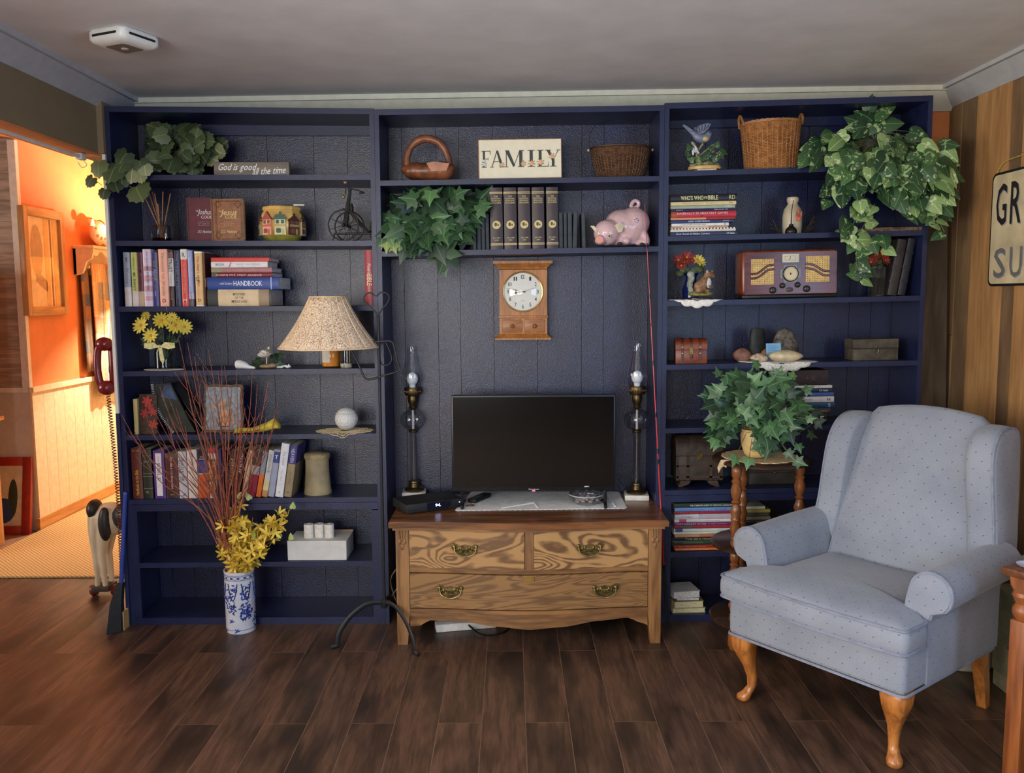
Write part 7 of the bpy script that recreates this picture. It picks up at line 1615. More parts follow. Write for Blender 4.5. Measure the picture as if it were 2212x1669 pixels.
# ---- white box, rolls, cardboard
p = on_shelf('L', 6, 685, 0.015, 1200); k = K(0.01); h = P(685, 1168, 0.015).z - p.z
r = thing('white_carton', 'flat white cardboard box on the cabinet shelf', 'box', p)
M_carton = mat('white_card', (214, 210, 204), 0.7, var=0.03)
w = 65 * k; MB().rbox(-w, w, 0, 0.17, 0, h - 0.002, 0.002, 1).build('box_body', M_carton, r); MB().rbox(-w - 0.001, w + 0.001, 0.001, 0.171, h - 0.004, h, 0.001, 1).build('flap', M_carton, r)
MB().box(-w * 0.4, w + 0.001, 0.168, 0.172, h - 0.001, h + 0.006).build('raised_edge', mat('kraft_card', (150, 120, 84), 0.8), r, 0)
M_roll = mat('paper_roll', (220, 214, 204), 0.85, var=0.05, scale=60)
for i, px in enumerate((667, 689, 711)):
    q = Vector((P(px, 1150, 0.07).x, 0.075 + 0.006 * (i % 2), p.z + h + 0.0004)); h2 = P(px, 1131, 0.075).z - q.z
    o = thing('paper_roll', 'white paper roll on the carton, ' + ('nearest the forsythia', 'middle of the three', 'farthest from the forsythia')[i], 'paper roll', q, group='white paper rolls on the carton')
    MB().lathe([(0.0215, 0), (0.022, 0.002), (0.022, h2 - 0.002), (0.021, h2), (0.007, h2), (0.0065, h2 - 0.01), (0.0, h2 - 0.01)], 24).build('roll', M_roll, o, 50)
    MB().tube([(-0.0195, -0.0108, 0.002), (-0.0195, -0.0108, h2 - 0.002)], 0.001, 5).build('loose_edge', M_roll, o)
p = on_shelf('L', 6, 625, 0.05, 1190); k = K(0.05)
tag(MB().prism([(-20 * k, 0), (24 * k, 0.004), (26 * k, 38 * k), (-18 * k, 32 * k)], 0, 0.006).build('cardboard_sheet', mat('brown_card', (84, 62, 40), 0.85), None, 0, p + Vector((0, 0.15, 0)), (radians(-8), 0, radians(10))), 'brown cardboard sheet propped behind the white carton', 'cardboard')

# ================================================================== middle bookcase ornaments
# burl wood basket
p = on_shelf('C', 0, 925, 0.07, 380); k = K(0.07)
r = thing('burl_basket', 'carved burl wood basket with a thick looped handle', 'basket', p)
def wp_(px, py): q = P(px, py, 0.07) - p; return Vector((q.x, 0, q.z))
M_burl = mat('burl_wood', (112, 68, 44), 0.35, var=0.35, scale=18); M_burl_l = mat('burl_light', (166, 110, 80), 0.4, var=0.15, scale=20)
blob('bowl', [(wp_(925, 371), (52 * k, 0.06, 19 * k), None), (wp_(898, 370), (26 * k, 0.055, 19 * k), None), (wp_(955, 370), (26 * k, 0.055, 20 * k), None), (wp_(925, 384), (36 * k, 0.045, 5 * k), None), (wp_(876, 366), (9 * k, 0.03, 9 * k), None), (wp_(975, 364), (8 * k, 0.03, 8 * k), None)], M_burl, r, 0.004, 3)
hp_ = smooth_path([wp_(a_, c_) for a_, c_ in ((886, 368), (878, 350), (885, 322), (903, 304), (925, 300), (948, 308), (963, 328), (970, 352), (968, 366))], 4)
MB().tube(hp_, [0.020, 0.019, 0.018, 0.018, 0.017, 0.016, 0.016, 0.016, 0.015, 0.015, 0.016, 0.017, 0.018, 0.019, 0.018, 0.017, 0.017, 0.017, 0.017, 0.017, 0.016, 0.016, 0.016, 0.015, 0.015, 0.014, 0.014, 0.014, 0.015, 0.015, 0.016, 0.016, 0.016][:len(hp_)], 10).build('handle', M_burl, r)
MB().prism([(wp_(918, 0).x, wp_(0, 362).z), (wp_(935, 0).x, wp_(0, 359).z), (wp_(968, 0).x, wp_(0, 363).z), (wp_(962, 0).x, wp_(0, 378).z), (wp_(928, 0).x, wp_(0, 380).z)], -0.0575, -0.05).build('carved_face', M_burl_l, r, 30)
# FAMILY sign
p = on_shelf('C', 0, 1124, 0.03, 380); k = K(0.03); w = 87.5 * k; h = P(1124, 299, 0.03).z - p.z
r = thing('family_sign', 'cream canvas sign reading FAMILY in flowered letters', 'sign', p, (radians(-2), stilt('C', 0), 0))
MB().rbox(-w, w, 0, 0.028, 0, h, 0.0015, 1).build('frame', mat('sign_edge', (166, 126, 84), 0.6), r); MB().box(-w + 0.004, w - 0.003, -0.0012, 0.002, 0.006, h - 0.004).build('canvas', mat('cream_canvas', (228, 220, 194), 0.8, var=0.02), r, 0)
def didone(ch):
    q = {'F': [[(.12, 0), (.32, 0), (.32, 1), (.12, 1)], [(0, .96), (.82, .96), (.82, 1), (0, 1)], [(.78, .78), (.82, .74), (.82, 1), (.76, 1)], [(.3, .49), (.62, .49), (.62, .53), (.3, .53)], [(.59, .42), (.62, .42), (.62, .60), (.59, .60)], [(0, 0), (.46, 0), (.46, .04), (0, .04)]],
         'A': [[(.06, 0), (.12, 0), (.52, 1), (.46, 1)], [(.42, 1), (.56, 1), (.96, 0), (.74, 0)], [(.22, .32), (.76, .32), (.76, .36), (.22, .36)], [(-.04, 0), (.24, 0), (.24, .04), (-.04, .04)], [(.64, 0), (1.04, 0), (1.04, .04), (.64, .04)]],
         'M': [[(.08, 0), (.12, 0), (.12, 1), (.08, 1)], [(.04, 1), (.24, 1), (.56, .1), (.46, 0)], [(.46, 0), (.51, .06), (.84, 1), (.80, 1)], [(.78, 0), (.95, 0), (.95, 1), (.78, 1)], [(0, 0), (.2, 0), (.2, .04), (0, .04)], [(.70, 0), (1.03, 0), (1.03, .04), (.70, .04)], [(.78, .96), (1.03, .96), (1.03, 1), (.78, 1)]],
         'I': [[(.28, 0), (.72, 0), (.72, 1), (.28, 1)], [(0, 0), (1, 0), (1, .04), (0, .04)], [(0, .96), (1, .96), (1, 1), (0, 1)]],
         'L': [[(.14, 0), (.38, 0), (.38, 1), (.14, 1)], [(0, .96), (.54, .96), (.54, 1), (0, 1)], [(0, 0), (.96, 0), (.96, .04), (0, .04)], [(.9, 0), (.96, 0), (.96, .3), (.93, .22)]],
         'Y': [[(.02, 1), (.26, 1), (.60, .46), (.44, .40)], [(.56, .42), (.60, .46), (.94, 1), (.88, 1)], [(.42, 0), (.62, 0), (.62, .46), (.42, .46)], [(-.06, .96), (.36, .96), (.36, 1), (-.06, 1)], [(.76, .96), (1.06, .96), (1.06, 1), (.76, 1)], [(.28, 0), (.76, 0), (.76, .04), (.28, .04)]]}
    return q[ch]
sx_ = 2 * w / (1403 - 805)
for ch, a_, c_ in (('F', 828, 906), ('A', 892, 990), ('M', 992, 1128), ('I', 1158, 1210), ('L', 1226, 1312), ('Y', 1290, 1388)):
    lt_ = MB()
    for i_, pg in enumerate(didone(ch)): lt_.prism([(-w + (a_ - 805 + (c_ - a_) * x) * sx_, h * 0.30 + z_ * h * 0.415) for x, z_ in pg], -0.0022 - 0.0001 * i_, -0.001)
    lt_.build('letter', C(50, 56, 58), r, 0)
M_pet = mat('print_pink', (222, 160, 134), 0.8, var=0.12, scale=200); M_pl = mat('print_green', (120, 146, 92), 0.8, var=0.2, scale=100)
for (fx, fz, ff, mm) in ((846, 485, 13, C(196, 200, 214)), (974, 490, 14, M_pet), (1126, 485, 15, M_pet), (1186, 482, 17, M_pet), (1250, 475, 18, M_pet), (1332, 432, 16, M_pet), (846, 460, 9, C(206, 206, 220))):
    cx0 = -w + (fx - 805) * sx_; cz0 = h * (1 - (fz - 298) / 302.0); fm = MB(); gm_ = MB()
    for j in range(6): a_ = j * pi / 3; fm.sphere((cx0 + ff * 0.5 * sx_ * cos(a_), -0.0026, cz0 + ff * 0.5 * sx_ * sin(a_)), (ff * 0.5 * sx_, 0.0006, ff * 0.5 * sx_), 8, 5)
    fm.sphere((cx0, -0.003, cz0), (ff * 0.45 * sx_, 0.0008, ff * 0.45 * sx_), 8, 5)
    for j in range(7): a_ = j * 0.9 + fx; M_ = Matrix.Rotation(a_, 4, 'Y'); gm_.sphere((cx0 + ff * 1.15 * sx_ * cos(a_), -0.0024, cz0 - ff * 1.15 * sx_ * sin(a_)), (ff * 0.55 * sx_, 0.0003, ff * 0.2 * sx_), 8, 4, M=M_)
    gm_.build('printed_leaves', M_pl, r); fm.build('printed_flower', mm, r)
# weave material for baskets
def weave(name, c1, c2, su, sv, rough=0.5):
    m, nt, b = base(name); tc = nd(nt, 'ShaderNodeTexCoord'); s3 = nd(nt, 'ShaderNodeSeparateXYZ'); nt.links.new(tc.outputs['Object'], s3.inputs[0])
    n_ = nd(nt, 'ShaderNodeTexNoise'); n_.inputs['Scale'].default_value = 60; nt.links.new(tc.outputs['Object'], n_.inputs['Vector'])
    nt.links.new(ramp(nt, n_.outputs['Fac'], [(0.3, c2), (0.7, c1)]), b.inputs['Base Color']); b.inputs['Roughness'].default_value = rough; MATS[name] = m; return m
def woven(prof, nst, nrow, r_w, r_s, m1, m2, root, oval=(1, 1)):
    "real basketry: uprights with weavers passing in front and behind"
    def rad(t):
        x = t * (len(prof) - 1); i = min(int(x), len(prof) - 2); f_ = x - i; return prof[i][0] * (1 - f_) + prof[i + 1][0] * f_, prof[i][1] * (1 - f_) + prof[i + 1][1] * f_
    st_ = MB()
    for k_ in range(nst):
        a_ = 2 * pi * k_ / nst; pts = []
        for j in range(9): rr, z_ = rad(j / 8); pts.append((rr * cos(a_) * oval[0], rr * sin(a_) * oval[1], z_))
        st_.tube(pts, r_s, 5)
    st_.build('stakes', m2, root)
    wv_ = MB(); N = nst * 2
    for j in range(nrow):
        rr, z_ = rad((j + 0.5) / nrow); pts = []
        for k_ in range(N):
            a_ = 2 * pi * k_ / N; o_ = (r_w * 1.1) * (1 if ((k_ // 2 + j) % 2 == 0) else -1) * (1 if k_ % 2 == 0 else 0)
            pts.append(((rr + o_) * cos(a_) * oval[0], (rr + o_) * sin(a_) * oval[1], z_))
        wv_.tube(pts, r_w, 4, closed=True)
    wv_.build('weave', m1, root)
# dark bail basket
p = on_shelf('C', 0, 1340, 0.12, 370); k = K(0.12); h = P(1340, 321, 0.12).z - p.z
r = thing('bail_basket', 'dark wicker basket with thin wire bail handle', 'basket', p)
M_dw = weave('dark_wicker', (120, 84, 56), (78, 50, 34), 1, 1); M_dws = mat('dark_stake', (64, 42, 30), 0.5)
woven([(46 * k, 0.004), (54 * k, h * 0.35), (59 * k, h * 0.7), (61 * k, h * 0.97)], 44, 22, 0.0027, 0.0022, M_dw, M_dws, r, (1, 0.75))
MB().lathe([(0, 0.001), (46 * k, 0.003), (46 * k, 0.006), (0, 0.006)], 32, sy=0.75).build('base', M_dws, r)
MB().tube([(63 * k * cos(2 * pi * i / 48), 63 * k * 0.75 * sin(2 * pi * i / 48), h) for i in range(48)], 0.005, 6, closed=True).build('rim', M_dws, r)
MB().tube(smooth_path([(-65 * k, 0, h - 0.004), (-64 * k, 0.0, h + 30 * k), (-45 * k, 0.01, h + 52 * k), (0, 0.015, h + 62 * k), (45 * k, 0.01, h + 52 * k), (64 * k, 0.0, h + 30 * k), (65 * k, 0, h - 0.004)], 5), 0.0013, 5).build('bail_handle', M_blackm, r)
for s_ in (-1, 1): MB().sphere((s_ * 67 * k, 0, h - 0.006), 0.006, 10, 8).build('bead', C(190, 180, 160), r)
# piggy bank
p = on_shelf('C', 1, 1345, 0.09, 520); k = K(0.07)
r = thing('piggy_bank', 'pink ceramic piggy bank crouching with curled tail', 'piggy bank', p, (0, stilt('C', 1), 0))
def gp(px, py, y=0.0): q = P(px, py, 0.09) - p; return Vector((q.x, y, q.z))
M_pig = mat('pink_ceramic', (208, 174, 176), 0.2, var=0.05, scale=8)
blob('body', [(gp(1352, 490), (46 * k, 0.080, 36 * k), RY(22)), (gp(1368, 482), (36 * k, 0.078, 34 * k), None), (gp(1322, 508, -0.03), (24 * k, 0.05, 22 * k), None), (gp(1308, 504, -0.055), (28 * k, 0.055, 27 * k), None), (gp(1292, 522, -0.09), (12 * k, 0.03, 9 * k), None), (gp(1348, 522, -0.05), (12 * k, 0.03, 9 * k), None), (gp(1389, 512, -0.02), (11 * k, 0.035, 22 * k), RY(-25)), (gp(1340, 526, 0.0), (40 * k, 0.06, 5 * k), None), (gp(1385, 528, -0.02), (14 * k, 0.03, 4 * k), None)], M_pig, r, 0.005, 6)
MB().lathe([(0, 0.001), (0.016, 0.0), (0.018, -0.006)], 18, M=Matrix.Translation(gp(1289, 521, -0.122)) @ Matrix.Rotation(radians(100), 4, 'X')).build('snout', mat('snout_pink', (222, 160, 146), 0.2), r)
MB().tube(smooth_path([gp(1364, 448), gp(1366, 440), gp(1372, 434), gp(1380, 437), gp(1379, 446), gp(1370, 450), gp(1368, 456)], 4), 0.0085, 8).build('tail', M_pig, r)
for (a_, b2, c_, y_) in ((1286, 492, 1, -0.075), (1330, 492, 2, -0.095)):
    e = [(1272, 490), (1280, 490), (1288, 498), (1285, 506)] if c_ == 1 else [(1323, 490), (1334, 484), (1342, 492), (1338, 504), (1330, 506)]
    MB().prism([(gp(x, z_).x, gp(x, z_).z) for x, z_ in e], y_ - 0.004, y_ + 0.006).build('ear', mat('ear_cream', (206, 196, 166), 0.25, var=0.1), r, 60)
for (a_, b2, y_) in ((1310, 514, -0.117), (1288, 514, -0.107)):
    q = gp(a_, b2, y_); e_ = MB().sphere(tuple(q), (0.007, 0.004, 0.009), 12, 8).build('eye', C(206, 196, 150), r); MB().sphere((q.x - 0.001, q.y - 0.003, q.z), (0.0036, 0.003, 0.005), 10, 6).build('pupil', C(30, 30, 28), e_)
for (a_, b2, y_) in ((1333, 529, -0.095), (1383, 530, -0.055)): q = gp(a_, b2, y_); MB().sphere((q.x, q.y, max(q.z, 0.006)), (0.012, 0.006, 0.008), 10, 6).build('hoof', C(34, 32, 30), r)
fm = MB()
for j in range(5): a_ = j * 1.25; q = gp(1370 + 4 * cos(a_), 480 + 4 * sin(a_), -0.0745); fm.sphere(tuple(q), (0.003, 0.0028, 0.003), 6, 4)
fm.build('painted_flower', C(64, 60, 100), r)

# ================================================================== right bookcase ornaments
# bird figurine
p = on_shelf('R', 0, 1522, 0.07, 350); k = K(0.07)
r = thing('bird_figurine', 'porcelain blue-grey bird with spread wings on a flowering branch', 'figurine', p, (0, stilt('R', 0), 0))
def fb(px, py, y=0.0): q = P(px, py, 0.07) - p; return Vector((q.x, y, q.z))
MB().lathe([(36 * k, 0.0), (36 * k, 0.008), (33 * k, 0.011)], 32, sy=0.6).build('plinth', mat('dark_plinth', (52, 32, 26), 0.35), r)
MB().lathe([(34 * k, 0.0112), (35 * k, 0.016), (34 * k, 0.024), (30 * k, 0.027)], 32, sy=0.6).build('rim_base', mat('bird_base', (206, 170, 110), 0.35), r)
MB().prism(rrect(-20 * k, 20 * k, 0.001, 0.009, 0.003), -36 * k * 0.6 - 0.002, -30 * k * 0.6).build('name_plate', mat('plate_cream', (206, 190, 150), 0.4), r)
blob('moss', [((x_, y_, 0.030 + 0.006 * (i % 2)), (0.018, 0.014, 0.012), None) for i, (x_, y_) in enumerate(((-0.05, 0), (-0.025, -0.012), (0.0, 0.01), (0.025, -0.008), (0.05, 0.0), (0.012, -0.016)))], mat('moss_glaze', (112, 116, 76), 0.5, var=0.3, scale=60), r, 0.004, 2)
brn = MB().tube(smooth_path([fb(1505, 350), fb(1508, 330), fb(1500, 312), fb(1495, 306)], 3), [0.010] * 4 + [0.008] * 4 + [0.006] * 2, 8).tube(smooth_path([fb(1510, 338), fb(1530, 322), fb(1545, 312), fb(1555, 318)], 3), 0.004, 6).tube([fb(1507, 328), fb(1520, 310)], 0.005, 6)
brn.build('branch', mat('branch_glaze', (130, 122, 96), 0.5, var=0.2, scale=40), r)
M_bird = mat('bird_grey', (104, 112, 134), 0.4, var=0.12, scale=40)
blob('body', [(fb(1513, 296), (17 * k, 0.016, 11 * k), RY(28)), (fb(1525, 298), (11 * k, 0.015, 10 * k), None), (fb(1532, 290), (8 * k, 0.014, 8 * k), None), (fb(1501, 288), (10 * k, 0.011, 6 * k), RY(40))], M_bird, r, 0.003, 3)
MB().sphere(tuple(fb(1524, 300, -0.006)), (8 * k, 0.012, 6 * k), 12, 8).build('yellow_breast', mat('breast', (190, 168, 106), 0.4), r)
MB().tube([fb(1539, 290), fb(1546, 289)], [0.004, 0.0008], 6).build('beak', C(50, 46, 46), r)
MB().prism([(q.x, q.z) for q in (fb(1497, 292), fb(1484, 278), fb(1476, 270), fb(1480, 268), fb(1492, 276), fb(1503, 284))], -0.006, 0.006).build('tail', M_bird, r, 30)
MB().sphere(tuple(fb(1534, 288, -0.013)), 0.002, 6, 5).build('eye', C(16, 16, 16), r)
for i, (yy, pl2) in enumerate(((-0.02, [(1510, 292), (1504, 280), (1512, 272), (1528, 268), (1536, 270), (1530, 280), (1522, 288)]), (0.016, [(1508, 288), (1502, 274), (1514, 270), (1524, 272), (1518, 286)]))):
    w_ = MB().prism([(fb(*q).x, fb(*q).z) for q in pl2], yy - 0.003, yy + 0.003).build('wing', M_bird, r, 30)
    fe = MB()
    for j in range(4): fe.tube([fb(1512 + j * 4, 288 - j * 2, yy - 0.004), fb(1508 + j * 8, 272 - 0.5 * j, yy - 0.004)], 0.0016, 4)
    fe.build('feathers', C(66, 70, 84), w_)
for j, (a_, c_) in enumerate(((1505, 330), (1498, 335), (1512, 332), (1506, 324), (1501, 328))): put_leaf(r, leaf_mesh('white_petal', PETAL, mat('white_glaze', (216, 220, 222), 0.4), 0.1, 0.05) if j == 0 else bpy.data.meshes['white_petal'], P(a_, c_, 0.04), 0.03, None, (RNG.uniform(-.5, .5), -1, .4), (RNG.uniform(-1, 1), 0, 1))
for (a_, c_, t_) in ((1490, 335, (-.5, 0, 1)), (1493, 322, (-.4, 0, 1)), (1500, 345, (-.8, 0, .4)), (1535, 325, (.6, 0, .6)), (1548, 318, (.4, 0, 1)), (1556, 328, (.5, 0, -1)), (1540, 345, (.6, 0, .2)), (1525, 345, (0, 0, 1)), (1545, 338, (.8, 0, .1)), (1515, 348, (-.2, 0, 1)), (1558, 322, (1, 0, -.6)), (1530, 335, (.5, 0, .8))): put_leaf(r, LM_pot, P(a_, c_, 0.045), 0.036, None, (RNG.uniform(-.4, .4), -1, .3), t_)
MB().sphere(tuple(fb(1547, 333, -0.02)), 0.006, 8, 6).sphere(tuple(fb(1542, 330, -0.02)), 0.005, 8, 6).build('berries', C(140, 44, 44), r)
# wicker basket with ears
p = on_shelf('R', 0, 1665, 0.12, 350); k = K(0.12); h = P(1665, 268, 0.12).z - p.z
r = thing('wicker_basket', 'tall honey wicker basket with two eared handles', 'basket', p, (0, stilt('R', 0), 0))
M_hw = weave('honey_wicker', (190, 132, 78), (140, 90, 50), 1, 1); M_hws = mat('honey_stake', (162, 110, 64), 0.55, var=0.15)
woven([(53 * k, 0.004), (55 * k, h * 0.35), (58 * k, h * 0.7), (61 * k, h * 0.97)], 36, 34, 0.0028, 0.0027, M_hw, M_hws, r, (1, 0.85))
MB().lathe([(0, 0.001), (53 * k, 0.003), (53 * k, 0.007), (0, 0.007)], 32, sy=0.85).build('base', M_hws, r)
rm_ = MB()
for j in range(3): rm_.tube([((61.5 + 1.2 * sin(12 * 2 * pi * i / 72 + 2.1 * j)) * k * cos(2 * pi * i / 72), 61.5 * 0.85 * k * sin(2 * pi * i / 72), h + 0.004 * cos(12 * 2 * pi * i / 72 + 2.1 * j)) for i in range(72)], 0.0035, 5, closed=True)
rm_.build('braided_rim', M_hws, r)
for s_ in (-1, 1):
    for a0 in (0,):
        MB().tube(smooth_path([(s_ * 60 * k, -0.035, h - 0.01), (s_ * 63 * k, -0.025, h + 10 * k), (s_ * 64 * k, 0, h + 18 * k), (s_ * 63 * k, 0.025, h + 10 * k), (s_ * 60 * k, 0.035, h - 0.01)], 4), 0.006, 8).build('handle', M_hws, r)
# ---- second shelf: rooster jug, oiler, twigs
p = on_shelf('R', 1, 1711, 0.10, 490); k = K(0.10); h = P(1711, 426, 0.10).z - p.z
r = thing('rooster_jug', 'cream stoneware bottle vase with a painted rooster', 'vase', p)
MB().lathe([(17 * k, 0), (19 * k, 0.004), (20 * k, h * 0.25), (20 * k, h * 0.5), (17.5 * k, h * 0.68), (11 * k, h * 0.80), (10 * k, h * 0.85), (12 * k, h * 0.88), (12.5 * k, h * 0.97), (11 * k, h), (9 * k, h), (8 * k, h * 0.85)], 32).build('jug_body', mat('cream_stone', (196, 184, 156), 0.35, var=0.08, scale=12), r, 60)
ro = MB().prism([(x * k, h * 0.5 + z_ * k) for x, z_ in ((2, -14), (8, -12), (13, -2), (14, 8), (11, 6), (8, 2), (6, 8), (6, 14), (3, 12), (1, 4), (0, -6))], -20.6 * k, -17 * k); ro.build('painted_rooster', mat('rooster_red', (176, 92, 66), 0.5, var=0.3, scale=60), r, 0)
q = on_shelf('R', 1, 1709, 0.035, 490); k2 = K(0.035)
r = thing('oil_can', 'small dark metal oil can with thin curved spout', 'oil can', q)
M_can = mat('dark_bronze', (52, 46, 40), 0.35, 0.7, var=0.2)
MB().lathe([(11 * k2, 0), (12 * k2, 0.003), (12 * k2, 0.012), (10.5 * k2, 0.022), (6 * k2, 0.030), (4.5 * k2, 0.034), (4.5 * k2, 0.040), (2 * k2, 0.043)], 20).build('reservoir', M_can, r)
MB().tube(smooth_path([(0, 0, 0.042), (0, 0, 0.075), (0.002, 0, 0.11), (0.008, 0, 0.145)], 4), [0.003, 0.0026, 0.0024, 0.0022, 0.0021, 0.002, 0.0019, 0.0018, 0.0017, 0.0016, 0.0015, 0.0014, 0.0013], 6).build('spout', M_can, r)
q = on_shelf('R', 1, 1711, 0.15, 490); rg = random.Random(2); nst = MB()
for j in range(22):
    a_ = rg.uniform(0, 2 * pi); s_ = -1 if j % 2 else 1; x0 = s_ * rg.uniform(0.02, 0.05)
    nst.tube(smooth_path([(x0, rg.uniform(-.03, .03), 0.002), (s_ * rg.uniform(.05, .08), rg.uniform(-.04, .02), rg.uniform(.01, .03)), (s_ * rg.uniform(.07, .1), rg.uniform(-.05, 0), rg.uniform(.02, .08))], 3), 0.0011, 4)
tag(nst.build('dried_twigs', mat('dry_twig', (74, 64, 48), 0.8), None, 40, q + Vector((0, 0, 0.0012))), 'wispy dried twigs behind the rooster bottle', 'twigs')
# ---- third shelf: doily, blue vase, squirrel, radio, glass vase
p = on_shelf('R', 2, 1500, 0.055, 640)
lace_disc('doily', 'white eyelet doily drooping over the shelf below the squirrel', p, 0.115, 0.085, mat('eyelet_white', (232, 230, 224), 0.9, var=0.06, scale=90, bump=0.8, bscale=300), 14, droop=-0.058, amp=0.10)
p = on_shelf('R', 2, 1492, 0.13, 640) + Vector((0, 0, 0.005)); k = K(0.13)
r = thing('flower_vase', 'cobalt blue vase with red and yellow artificial flowers', 'vase', p)
MB().lathe([(13 * k, 0), (17 * k, 0.004), (18 * k, 20 * k), (12 * k, 38 * k), (11 * k, 46 * k), (16 * k, 55 * k), (15 * k, 55 * k), (10 * k, 46 * k)], 28).build('vase_body', mat('cobalt_glass', (24, 36, 92), 0.12, var=0.1), r, 60)
for nme, c1, c2, lst in (('rust_petal', (130, 44, 36), (160, 62, 48), ((1466, 562, 14, -.5), (1484, 556, 15, 0), (1495, 562, 13, .2), (1472, 574, 12, -.4), (1478, 566, 12, -.1))), ('yellow_petal', (206, 180, 70), (216, 196, 90), ((1509, 563, 14, .2), (1516, 568, 10, .6)))):
    mt_ = leaf_mat(nme, c1, c2, None, 0.6); ms_ = MB()
    for q_ in range(12):
        M_ = Matrix.Rotation(2 * pi * q_ / 12, 4, 'Z') @ Matrix.Rotation(radians(18 + 14 * (q_ % 2)), 4, 'X'); pts = PETAL + [(-x, y) for x, y in reversed(PETAL[1:-1])]; vs_ = [M_ @ Vector((x * 1.1, y, -0.1 * y * y)) for x, y in pts]; n_ = len(vs_); ms_.add(vs_ + [M_ @ Vector((0, 0.5, 0.03))], [(i, (i + 1) % n_, n_) for i in range(n_)])
    me_ = ms_.mesh(nme, mt_, 30)
    for a_, c_, s_, nx in lst: bloom(r, P(a_, c_, 0.09) - p, s_ * k, (nx, -1, 0.5), me_)
st2 = MB()
for a_, c_ in ((1466, 566), (1484, 560), (1495, 566), (1509, 567), (1472, 578), (1516, 572)): st2.tube([(0, 0, 50 * k), (P(a_, c_, 0.1) - p) * 0.7 + Vector((0, 0, 0.02)), P(a_, c_, 0.1) - p], 0.0015, 5)
st2.build('stems', M_stem_d, r)
for a_, c_ in ((1470, 585), (1480, 580), (1490, 582), (1500, 580), (1510, 582), (1475, 576), (1505, 575)): put_leaf(r, LM_grape, P(a_, c_, 0.09), 0.03, p + Vector((0, 0, 0.1)))
p = on_shelf('R', 2, 1512, 0.05, 640) + Vector((0, 0, 0.005)); k = K(0.05)
r = thing('squirrel_figurine', 'porcelain chipmunk-like squirrel figurine with upright grey tail', 'figurine', p)
def fs_(px, py, y=0.0): q = P(px, py, 0.05) - p; return Vector((q.x, y, q.z))
MB().lathe([(27 * k, 0), (27 * k, 0.004), (25 * k, 0.006)], 28, sy=0.6).build('plinth', MATS['dark_plinth'], r)
blob('mossy_base', [(fs_(1513, 636), (27 * k, 0.03, 4.5 * k), None), (fs_(1500, 633), (12 * k, 0.02, 5 * k), None), (fs_(1530, 634), (11 * k, 0.02, 5 * k), None)], mat('moss_green', (116, 112, 66), 0.5, var=0.3, scale=60), r, 0.003, 2)
M_sq = mat('squirrel_brown', (124, 92, 62), 0.45, var=0.35, scale=50)
blob('body', [(fs_(1513, 618), (15 * k, 0.020, 13 * k), RY(-25)), (fs_(1522, 608), (11 * k, 0.016, 13 * k), RY(30)), (fs_(1528, 596), (8 * k, 0.013, 9 * k), None), (fs_(1534, 593), (8.5 * k, 0.014, 7.5 * k), None), (fs_(1541, 597), (4.5 * k, 0.008, 3.5 * k), None), (fs_(1510, 628), (11 * k, 0.02, 6 * k), None), (fs_(1527, 628), (7 * k, 0.008, 4 * k), None)], M_sq, r, 0.0028, 3)
blob('tail', [(fs_(1492, 626), (6 * k, 0.012, 8 * k), RY(-20)), (fs_(1490, 614), (7 * k, 0.014, 9 * k), None), (fs_(1493, 602), (7.5 * k, 0.014, 10 * k), RY(15)), (fs_(1492, 592), (8.5 * k, 0.014, 7 * k), RY(-15))], mat('squirrel_tail', (140, 146, 134), 0.5, var=0.2, scale=60), r, 0.003, 3)
MB().sphere(tuple(fs_(1530, 611, -0.009)), (6 * k, 0.008, 11 * k), 12, 8).build('white_breast', mat('breast_white', (196, 192, 190), 0.4, var=0.1), r)
for a_, c_, y_ in ((1527, 587, -0.008), (1539, 588, 0.008)): MB().sphere(tuple(fs_(a_, c_, y_)), (2.6 * k, 0.003, 4.5 * k), 8, 6).build('ear', mat('ear_pink', (180, 150, 136), 0.5), r)
MB().sphere(tuple(fs_(1533, 592, -0.013)), 0.0024, 8, 6).build('eye', C(20, 14, 12), r)
MB().tube([fs_(1528, 614, -0.012), fs_(1534, 622, -0.014), fs_(1538, 618, -0.014)], 0.0042, 6).tube([fs_(1530, 616, 0.008), fs_(1536, 616, 0.006)], 0.004, 6).build('paw', M_sq, r)
# radio
a0 = on_shelf('R', 2, 1705, 0.03, 640); k = K(0.03); tl = stilt('R', 2); wr_ = 101 * k; hr = 97 * k
r = thing('radio', 'vintage mahogany table radio with cane speaker grilles', 'radio', a0, (0, tl, radians(-3)))
M_mah = wood('mahogany', (104, 46, 34), (70, 28, 22), 'x', 1.2, 0.22, 5, 0.3, None, 0.04)
M_mahs = wood('mahogany_side', (140, 70, 34), (92, 40, 20), 'z', 1.2, 0.2, 5, 0.3, None, 0.04)
MB().rbox(-wr_, wr_, 0.0, 0.15, 0.016, hr + 0.012, 0.018, 4).build('cabinet', M_mahs, r)
MB().prism([(x, z_) for x, z_ in rrect(-wr_ + 0.012, wr_ - 0.006, 0.020, hr + 0.002, 0.006)], -0.004, 0.004).build('front_panel', M_mah, r, 30)
MB().rbox(-wr_ + 0.004, wr_ - 0.004, 0.004, 0.146, 0.002, 0.017, 0.004).build('base_strip', M_black, r)
for s_ in (-1, 1): MB().lathe([(0.008, 0), (0.008, 0.004)], 10, (s_ * (wr_ - 0.03), 0.03, 0)).build('foot', M_black, r)
X0 = -wr_ + 0.012; SW = (wr_ - 0.006 - X0) / (2030 - 380.0); SZ_ = (hr - 0.018) / (1020 - 160.0)
def rx(z_): return X0 + (z_ - 380) * SW
def rz_(z_): return hr + 0.002 - (z_ - 150) * SZ_
M_cane = mat('cane', (206, 174, 108), 0.6, var=0.1, scale=80); M_hole = C(26, 20, 16)
